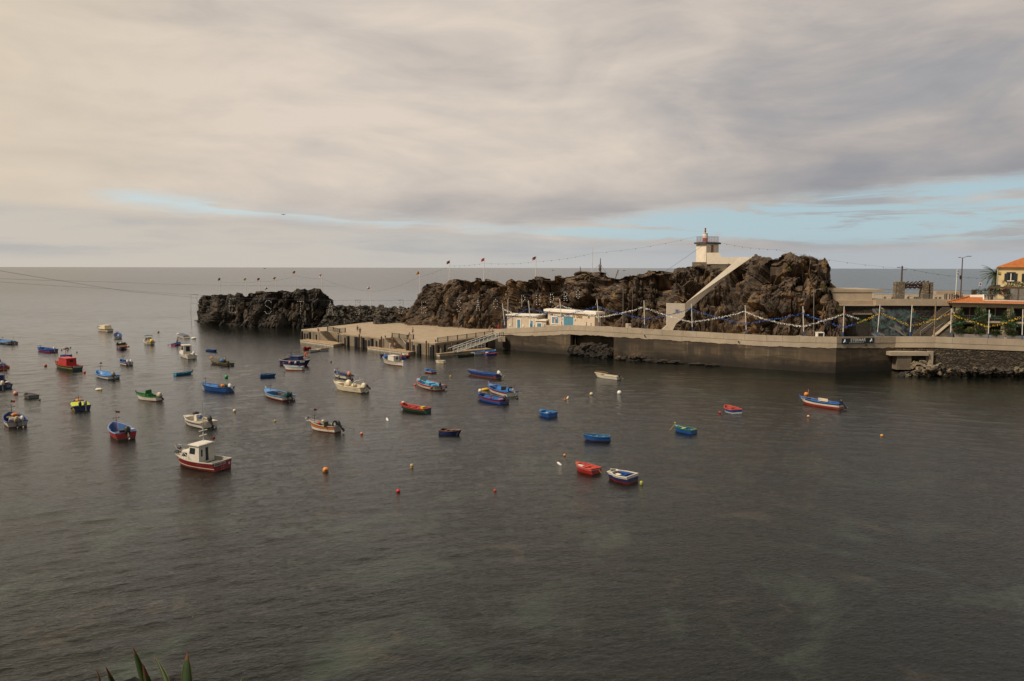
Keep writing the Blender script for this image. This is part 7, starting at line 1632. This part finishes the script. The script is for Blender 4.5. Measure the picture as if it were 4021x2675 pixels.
# mast of a beached boat, slanted spar, post on the cliff
P = aty(2357,1072,207); q = aty(2358,1014,207); T = thing('signal_mast', 'dark signal mast with stays and gear on top of the big cliff', 'mast', tuple(P))
b = MB(); b.tube([P-Vector((0,0,1)), lerp(P, q, .6), q], [.20,.15,.07], 7); b.build('pole', LAMPM, T)
b = MB(); b.tube([aty(2350,1042,207), aty(2358,1038,207), aty(2362,1044,207)], .06, 5); b.build('crosstree', LAMPM, T)
b = MB(); b.ball(aty(2356,1050,207), (.4,.3,.9), 8, 6, 0, .5); b.build('gear', M((.22,.15,.13),.8,.4,4,name='gear_red'), T)
b = MB()
for px, py in ((2338,1052),(2392,1086),(2362,1068)): b.tube([aty(2358,1040,207), aty(px, py, 207)], .025, 4)
b.build('stay', WIRE, T)
b = MB(); b.tube([aty(2416,1094,203), aty(2428,1059,203)], .13, 6); b.tube([aty(2428,1060,203), aty(2427,1084,203)], .025, 4); tag(b.build('spar', PILL), 'slanted bare spar sticking up from the cliff right of the mast', 'spar')
b = MB(); b.tube([aty(2280,1068,207), aty(2278,1047,207)], .09, 6); tag(b.build('short_post', LAMPM), 'short dark post on the cliff left of the tall bare pole', 'post')
# wall lamps before the cliff
def arm_lamp(label, px, yb, yt, Y, side, m, arm=1.0):
    foot = aty(px, yb+10, Y); top = aty(px+1, yt+6, Y); T = thing('street_lamp', label, 'street lamp', tuple(foot), group='lamps before the cliff'); b = MB(); b.tube([foot, top, top+Vector((side*.25,0,.35)), top+Vector((side*arm,0,.55))], [.10,.08,.06,.05], 8); b.build('pole', m, T)
    if arm > .3: b = MB(); e_ = top+Vector((side*arm,0,.55)); b.ball(e_+Vector((side*.3,0,-.02)), (.30,.12,.08), 10, 6); b.build('lamp_head', GREYM, T)
LGREY = M((.13,.12,.11),.6,.15,name='lamp_grey')
arm_lamp('grey street lamp with arm to the left before the cliff', 2446, 1280, 1125, 187, -1, LGREY); arm_lamp('dark slim lamp post before the cliff right of the grey one', 2483, 1288, 1128, 183, 1, LAMPM, .2); arm_lamp('grey street lamp with arm to the right before the big rock', 3195, 1325, 1140, 160, 1, LGREY); arm_lamp('thin grey post against the cliff left of the small house', 1994, 1250, 1170, 203.5, 1, GREYM, .1)
b = MB(); b.tube([aty(1799,1290,222), aty(1802,1230,222.5), aty(1805,1222,223)], .09, 6); tag(b.build('conduit', PILL), 'pale vertical conduit on the cliff behind the pier', 'pipe')

# ------------------------------------------------------------------ people
SKIN = M((.33,.17,.105),.6,.1,name='skin'); HAIR = M((.02,.014,.010),.7,.3,name='hair')
def skinmesh(verts, edges, radii, root=0, sub=1):
    me = bpy.data.meshes.new('tmp'); me.from_pydata([tuple(v) for v in verts], edges, []); o = bpy.data.objects.new('tmp', me); COL.objects.link(o)
    md = o.modifiers.new('s', 'SKIN'); sv = me.skin_vertices[0].data
    for i, r in enumerate(radii): sv[i].radius = (r[0], r[1]) if isinstance(r, tuple) else (r, r)
    sv[root].use_root = True
    if sub: o.modifiers.new('u', 'SUBSURF').levels = sub
    dg = bpy.context.evaluated_depsgraph_get(); out = bpy.data.meshes.new_from_object(o.evaluated_get(dg)); bpy.data.objects.remove(o); bpy.data.meshes.remove(me)
    out.polygons.foreach_set('use_smooth', [True]*len(out.polygons)); return out
def person(label, loc, rz=0.0, h=1.72, pose='stand', top=None, bottom=(.02,.02,.03), hair=True, sleeves=True, long=True, hat=None, lean=0.0, skin=None):
    """upright figure facing -y; one continuous body, clothes and hair as children"""
    s = h/1.72; T = thing('person', label, 'person', tuple(loc), rz, world=False)
    hip = .90; J = {}
    f = R(lean); def_ = lambda y, z: (y, z)
    def tor(z, x=0.0, y=0.0):                       # torso point at height z above the hip, bent forward by lean
        return Vector((x, -math.sin(f)*z+y*math.cos(f), J['hip'].z+math.cos(f)*z+y*math.sin(f)*0))
    base = {'stand':.90,'walk':.89,'bend':.86,'lean':.88,'sit':.46,'crouch':.34,'row':.42}[pose]; J['hip'] = Vector((0,0,base))
    J['waist'] = tor(.16); J['chest'] = tor(.38); J['neck'] = tor(.55); J['head0'] = tor(.63, 0, -.02); J['head'] = tor(.75, 0, -.03); J['crown'] = tor(.82, 0, -.02)
    for sx, k in ((-1,'l'),(1,'r')):
        J['hip'+k] = J['hip']+Vector((sx*.09,0,-.04)); J['sh'+k] = tor(.50, sx*.17)
        if pose in ('sit','row'): kn = J['hip'+k]+Vector((sx*.05,-.42,.03)); an = kn+Vector((0,-.06 if pose == 'sit' else -.30,-.42 if pose == 'sit' else -.28))
        elif pose == 'crouch': kn = J['hip'+k]+Vector((sx*.08,-.36,.12)); an = Vector((sx*.1,-.12,.08))
        elif pose == 'walk': st = .17*sx; kn = J['hip'+k]+Vector((0,-.5*st-.05,-.40)); an = Vector((sx*.08,-st+ (.05 if st < 0 else -.02),.09))
        else: kn = J['hip'+k]+Vector((sx*.02,-.03,-.41)); an = Vector((sx*.10,0,.08))
        J['kn'+k] = kn; J['an'+k] = an; J['toe'+k] = an+Vector((sx*.02,-.15,-.045))
        sh = J['sh'+k]
        if pose == 'bend': el_ = sh+Vector((0,-.08,-.27)); ha = el_+Vector((0,-.14,-.20))
        elif pose == 'row': el_ = sh+Vector((sx*.08,-.16,-.18)); ha = el_+Vector((-sx*.04,-.24,.04))
        elif pose == 'lean': el_ = sh+Vector((sx*.06,-.12,-.24)); ha = el_+Vector((-sx*.08,-.20,.02))
        elif pose in ('sit','crouch'): el_ = sh+Vector((sx*.06,-.08,-.26)); ha = el_+Vector((-sx*.04,-.20,-.08))
        else: el_ = sh+Vector((sx*.07,.02 if sx > 0 else -.02,-.28)); ha = el_+Vector((0,-.07,-.24))
        J['el'+k] = el_; J['ha'+k] = ha; d = (ha-el_).normalized(); J['pa'+k] = ha+d*.08
    names = ['hip','waist','chest','neck','head0','head','crown']+[a+k for k in 'lr' for a in ('sh','el','ha','pa','hip','kn','an','toe')]
    rad = dict(hip=(.13,.10),waist=(.125,.09),chest=(.15,.105),neck=.055,head0=.062,head=(.085,.105),crown=.055,sh=.065,el=.045,ha=.033,pa=(.042,.022),kn=.062,an=.04,toe=.036); rad['hipleg'] = .092
    def rr(n): return rad['hipleg'] if n in ('hipl','hipr') else rad.get(n, rad.get(n[:-1]))
    E_ = [('hip','waist'),('waist','chest'),('chest','neck'),('neck','head0'),('head0','head'),('head','crown')]
    for k in 'lr': E_ += [('chest','sh'+k),('sh'+k,'el'+k),('el'+k,'ha'+k),('ha'+k,'pa'+k),('hip','hip'+k),('hip'+k,'kn'+k),('kn'+k,'an'+k),('an'+k,'toe'+k)]
    def make(nm, keep, grow, mat, par, trims={}):
        ns = [n for n in names if n in keep]; V_ = []; RR = []
        for n in ns:
            p = J[n] if n not in trims else lerp(J[trims[n][0]], J[n], trims[n][1]); V_.append(p*s); r = rr(n); RR.append(tuple((q+grow)*s for q in r) if isinstance(r, tuple) else (r+grow)*s)
        me = skinmesh(V_, [(ns.index(a), ns.index(b_)) for a, b_ in E_ if a in ns and b_ in ns], RR, ns.index('hip') if 'hip' in ns else 0); me.materials.append(mat); me.name = nm; o = bpy.data.objects.new(nm, me); COL.objects.link(o); o.parent = par; return o
    body = make('body', names, 0, skin or SKIN, T)
    mb_ = MB()                                        # fingers, nose and ears joined into the body mesh
    for sx, k in ((-1,'l'),(1,'r')):
        d = (J['pa'+k]-J['ha'+k]).normalized(); side = d.cross(Vector((1,0,0))).normalized() if abs(d.x) < .9 else Vector((0,1,0)); drop = Vector((-sx,0,0))
        for q in range(4): a = J['pa'+k]+side*(.012*(q*1.6-2.4))+d*.02; L_ = (.062,.072,.068,.05)[q]; mb_.tube([a*s, (a+d*L_*.55+drop*.008)*s, (a+d*L_*.9+drop*.03)*s], [.010*s,.009*s,.007*s], 5)
        a = J['ha'+k]+d*.03+side*.03; mb_.tube([a*s, (a+side*.035+d*.03)*s, (a+side*.04+d*.065+drop*.01)*s], [.011*s,.010*s,.008*s], 5)
        e_ = J['head']+Vector((sx*.092,.0,-.01)); mb_.ball(e_*s, (.014*s,.025*s,.035*s), 6, 5)
    n_ = J['head']+Vector((0,-.115,-.015)); mb_.ball(n_*s, (.016*s,.022*s,.026*s), 6, 5)
    me0 = body.data; vs = [tuple(v.co) for v in me0.vertices]; o_ = len(vs); fs = [list(p.vertices) for p in me0.polygons]
    full = bpy.data.meshes.new('body'); full.from_pydata(vs+mb_.v, [], fs+[[i+o_ for i in f_] for f_ in mb_.f]); full.materials.append(skin or SKIN); full.polygons.foreach_set('use_smooth', [True]*len(full.polygons)); body.data = full
    if top is not None:
        keep = ['hip','waist','chest','neck']+[a+k for k in 'lr' for a in (('sh','el','ha') if sleeves == 'long' else ('sh','el'))]
        tr_ = {'hip':('waist',.8),'neck':('chest',.75)}
        if sleeves is True: tr_.update({'ell':('shl',.7),'elr':('shr',.7)})
        if sleeves is False: keep = ['hip','waist','chest','neck','shl','shr']
        make('shirt', keep, .016, M(top,.8,.12,6,name='cloth'), T, tr_)
    if bottom is not None:
        keep = ['hip']+[a+k for k in 'lr' for a in (('hip','kn','an') if long else ('hip','kn'))]
        make('trousers' if long else 'shorts', keep, .018, M(bottom,.8,.12,6,name='cloth'), T, {} if long else {'knl':('hipl',.85),'knr':('hipr',.85)})
        if long: 
            b = MB()
            for k in 'lr': b.ball((J['an'+k]*.4+J['toe'+k]*.6)*s, (.05*s,.12*s,.045*s), 8, 6)
            b.build('shoes', BLACK, T)
    if hair or hat:
        b = MB(); c = (J['head']+Vector((0,.022,.035)))*s; b.ball(c, (.098*s,.112*s,.098*s), 12, 8); 
        if hair == 'long': b.ball(c+Vector((0,.07,-.14))*s, (.09*s,.06*s,.20*s), 10, 8)
        b.build('hair' if not hat else 'hat', M(hat,.7,.15,name='cloth') if hat else HAIR, T)
    return T
zA = lambda px, py: at(px, py, DZ)
person('person in dark grey shirt and shorts, left of the strolling pair on the pier', zA(1404,1305), R(200), 1.8, 'walk', (.05,.055,.06), (.04,.04,.045), long=False)
person('person in dark clothes with a red bag, right of the strolling pair on the pier', zA(1414,1312), R(190), 1.7, 'walk', (.02,.018,.02), (.02,.02,.022), sleeves='long')
person('person in pale cap crouching at the corner of the pier', zA(1252,1301), R(-30), 1.7, 'crouch', (.12,.11,.10), (.10,.09,.05), hat=(.6,.57,.5), lean=35)
person('bare chested person in swimming shorts walking on the pier', zA(1621,1313), R(170), 1.75, 'walk', None, (.03,.03,.05), long=False)
person('person in red top leaning on the stairwell railing', zA(1604,1331), R(60), 1.68, 'lean', (.26,.05,.05), (.10,.05,.045), long=False, lean=28)
person('person with bare chest sitting at the head of the right pier stairs', Vector((n2a.x+e.x*1.9, n2a.y+e.y*1.9+1.6, DZ-.72)), R(60), 1.7, 'sit', None, (.10,.03,.03), long=False, lean=18)
P1, P2 = at(1534,1371,.55), at(1551,1371,.55)
person('bare chested swimmer on the right platform, left of two', Vector((P1.x,P1.y,.56)), R(150), 1.7, 'stand', None, (.12,.03,.03), long=False, lean=10)
person('bare chested swimmer on the right platform, right of two', Vector((P2.x,P2.y,.56)), R(200), 1.75, 'bend', None, (.08,.05,.03), long=False, lean=30)
P1 = at(1773,1380.5,.6); person('person in black standing on the pontoon at the foot of the gangway', Vector((P1.x,P1.y,.61)), R(20), 1.78, 'stand', (.012,.012,.016), (.014,.014,.018), sleeves='long', hat=(.35,.25,.12))
person('bare chested person in mint shorts by the cliff at the wall end', zA(1921,1301), R(30), 1.75, 'bend', None, (.12,.42,.32), long=False, lean=40, hat=(.45,.22,.06))
person('person in pink sitting at the cliff by the wall end', zA(1933,1302), R(20), 1.6, 'sit', (.55,.30,.30), (.5,.28,.28), long=False)
def onprom(px, back, zoff=-.1): P, zg = wall_at(px, back); return Vector((P.x, P.y, zg+zoff))
person('child in pale pink shirt behind the wall before the small house', onprom(2069,2.4,-.35), R(-80), 1.45, 'walk', (.45,.32,.36), (.05,.05,.08))
person('person in dark blue shirt beside the child behind the wall', onprom(2078,2.0,-.15), R(120), 1.6, 'walk', (.015,.05,.12), (.02,.02,.03))
person('person with sleeveless blue vest walking by the double blue door', onprom(2119,2.0), R(-20), 1.72, 'walk', (.10,.17,.30), (.03,.03,.04), sleeves=False)
person('person in white shirt walking right of the chapel door', onprom(2272,3.0), R(60), 1.78, 'walk', (.66,.62,.56), (.05,.05,.05), skin=M((.12,.06,.04),.6,.1,name='skin'))
person('person with long dark hair in a cream top before the chapel', onprom(2294,2.6), R(-50), 1.62, 'walk', (.5,.46,.36), (.06,.05,.05), hair='long')
person('person in a red shirt with a bag walking right of the chapel', onprom(2419,3.2), R(40), 1.7, 'walk', (.40,.03,.025), (.05,.05,.06), hat=(.05,.07,.2))
person('person in a pale top sitting on the wall bench before the tiled house', onprom(3952,1.6,.35), R(170), 1.65, 'sit', (.45,.36,.30), (.16,.02,.02))
for k, (px, yb, pose, cl, lab) in enumerate(((3747,1173,'stand',(.10,.06,.05),'seated group on the plaza edge, leftmost person in brown'),(3756,1173,'stand',(.025,.02,.02),'tallest person of the group on the plaza edge, in dark clothes'),(3763,1176,'stand',(.012,.02,.018),'person in dark green right of the tallest one on the plaza edge'),(3777,1176,'sit',(.06,.04,.035),'rightmost person of the plaza edge group beside the tall lamp'))):
    P = aty(px, yb, 168.6-.3*k); person(lab, Vector((P.x, P.y, ZP+(.0 if k < 3 else .4))), R((-20,30,10,60)[k]), (1.55,1.75,1.45,1.6)[k], pose, cl, (.02,.02,.025), sleeves='long')
P = hf.p(hu(3897), -1.8, TZ); person('person in dark clothes standing under the pergola', P, R(20), 1.75, 'stand', (.014,.014,.016), (.016,.016,.02), sleeves='long')
P = hf.p(hu(3951), -1.7, TZ); person('person in dark clothes leaning on the terrace railing', P, R(-20), 1.72, 'lean', (.02,.016,.02), (.016,.016,.02), lean=20)
def in_boat(T, t, x, z): v = Matrix.Rotation(T.rotation_euler.z, 4, 'Z') @ Vector((x, t, z)); return Vector(T.location)+v
person('man in black rowing the small blue and red boat', in_boat(rower, .1, 0, .10), rower.rotation_euler.z+R(180), 1.75, 'bend', (.014,.014,.016), (.02,.02,.025), sleeves='long', lean=25)
person('man in grey shirt bending in the brown tarp boat', in_boat(wkb, -1.3, .35, .14), wkb.rotation_euler.z+R(150), 1.72, 'bend', (.10,.10,.11), (.05,.05,.055), lean=55)
person('person in red rowing the small blue boat by the pier', in_boat(kay, -.1, 0, -.02), kay.rotation_euler.z+R(60), 1.7, 'row', (.40,.02,.02), (.03,.03,.05), lean=-5)
for T, o_ in ((rower, 1.7), (kay, 1.6)):
    for sx in (-1, 1):
        c = in_boat(T, .15, sx*.55, .5); v = Matrix.Rotation(T.rotation_euler.z, 4, 'Z') @ Vector((sx*1.6, -.5, -.42)); b = MB(); i_ = c-v*.3; b.tube([i_, c, c+v*.8], .028, 6); b.tube([c+v*.8, c+v*1.05], [.05,.09], 6)
        tag(b.build('oar', M((.03,.09,.24),.6,.1,name='oar_blue') if T is rower else M((.3,.08,.06),.6,.1,name='oar_red')), ('blue' if T is rower else 'red')+' oar reaching into the water on the '+('port' if sx < 0 else 'starboard')+' side of the '+('man in black' if T is rower else 'rower in red'), 'oar')

# ------------------------------------------------------------------ far ships and a gull
for px, py, lab in ((1039,1052,'tiny dark ship on the horizon above the islet'),(2172,1061,'tiny boat far out above the chapel'),(2451,1062.5,'tiny boat far out left of the lighthouse')):
    P = at(px, max(py+1.5, 1056), 0); q = (P-CAM).length/F; T = thing('far_ship', lab, 'ship', (P.x,P.y,0)); w = 4.5*q
    b = MB(); b.loft([[Vector((P.x-w, P.y, 0)),Vector((P.x-w*.8, P.y-w*.2, 0)),Vector((P.x+w*.8, P.y-w*.2, 0)),Vector((P.x+w, P.y, 0)),Vector((P.x, P.y+w*.2, 0))],[Vector((P.x-w*1.1, P.y, q)),Vector((P.x-w*.8, P.y-w*.25, q)),Vector((P.x+w*.8, P.y-w*.25, q)),Vector((P.x+w*1.2, P.y, q*1.2)),Vector((P.x, P.y+w*.25, q))]], 0); b.build('hull', BLACK, T); b = MB(); b.box((P.x-w*.3,P.y,q*1.6),(w*.6,w*.25,q*1.4)); b.build('cabin', BLACK, T)
P = aty(1113,843,120); T = thing('gull', 'dark seagull gliding in the sky gap above the islet', 'bird', tuple(P)); b = MB(); b.ball(P, (.15,.07,.06), 8, 6)
for s in (-1,1): b.slab([P+Vector((.05,0,.03)), P+Vector((s*.2,.1,.08)), P+Vector((s*.42,.05,.02)), P+Vector((s*.28,-.06,.08))], (0,.02,.01))
b.build('body', LAMPM, T)

# ------------------------------------------------------------------ foreground ledge and agave
mb = MB(); vs, fs = lump((0,0,0), 1, 77, 5, .35)
c = aty(420, 2685, 7.2); mb.add([Vector((c.x+v[0]*.62, c.y+v[1]*1.2+.6, c.z-1.03+v[2]*.62)) for v in map(Vector, vs)], fs)
c2 = aty(700, 2830, 6.5); mb.add([Vector((c2.x+v[0]*2.6, c2.y+v[1]*2.0, c2.z-2.75+v[2]*1.5)) for v in map(Vector, vs)], fs)
tag(mb.build('viewpoint_ledge', rockmat('ledge_rock', (.006,.004,.003), (.018,.010,.007), (.03,.016,.008), .4)), kind='structure')
mA, tA, pA = newmat('agave_leaf')
gA = tA.nodes.new('ShaderNodeUVMap'); 
cA = tA.nodes.new('ShaderNodeTexCoord').outputs['Object']; n1 = tex(tA, cA, 9, 5, .6)
tA.links.new(mixc(tA, n1.step(.3,.7), (.018,.036,.006), (.036,.064,.011)), pA.inputs['Base Color']); pA.inputs['Roughness'].default_value = .5
TIPM = M((.10,.035,.012),.6,.3,6,name='agave_tip'); EDGE = M((.14,.11,.03),.6,.2,6,name='agave_edge')
def leaf(T, base, tip, w, bend=0.0, depth=.03, red=.10):
    """fleshy channelled leaf from base to tip"""
    ax = tip-base; L_ = ax.length; b = MB(); n = 16; side = ax.cross(Vector((0,1,0))).normalized(); nrm = side.cross(ax).normalized(); rings = []
    for k in range(n+1):
        q = k/n; ww = w*(.72+.55*q-.2*q*q)*(1-q**2.3)**.9+.0025*(1-q*.7); c = base+ax*q+side*bend*L_*4*q*(1-q)*.25+nrm*(-.10*L_*math.sin(q*2.2)*.3)
        rings.append([c+side*ww, c+side*ww*.5-nrm*(-ww*.22), c-nrm*(-ww*.30), c-side*ww*.5-nrm*(-ww*.22), c-side*ww, c-side*ww*.5-nrm*(depth*(1-q)), c-nrm*(depth*1.4*(1-q)), c+side*ww*.5-nrm*(depth*(1-q))])
    cut = int(n*(1-red)); b.loft(rings[:cut+1], 0); b2 = MB(); b2.loft(rings[cut:], 0)
    for s in (0, 4): b.tube([r[s] for r in rings[:cut+1]], [.0045*(1-k/n*.6) for k in range(cut+1)], 4, 1)
    o = b.build('leaf', [mA, EDGE], T); b2.build('tip', TIPM, o)
ag = thing('agave_plant', 'agave with tall pointed green leaves at the bottom left edge', 'agave', tuple(aty(640,2790,5.6)))
def L3(bx, by, tx, ty, w, bend, Yb=5.6, Yt=5.6, red=.1): leaf(ag, aty(bx, by, Yb), aty(tx, ty, Yt), w, bend, red=red)
L3(590,2760,524,2536,.034,-.10,5.6,5.5); L3(605,2760,562,2602,.030,-.05,5.4,5.3,.28); L3(690,2790,607,2570,.024,-.22,5.8,6.0); L3(738,2800,737,2560,.052,.02,5.5,5.6); L3(465,2750,417,2612,.026,-.12,5.7,5.5,.22); L3(400,2720,379,2627,.010,-.2,5.9,5.9,.6); L3(930,2740,956,2657,.012,.1,6.0,6.1); L3(800,2780,803,2664,.008,.1,5.7,5.7); L3(650,2800,665,2690,.05,0,5.2,5.0)
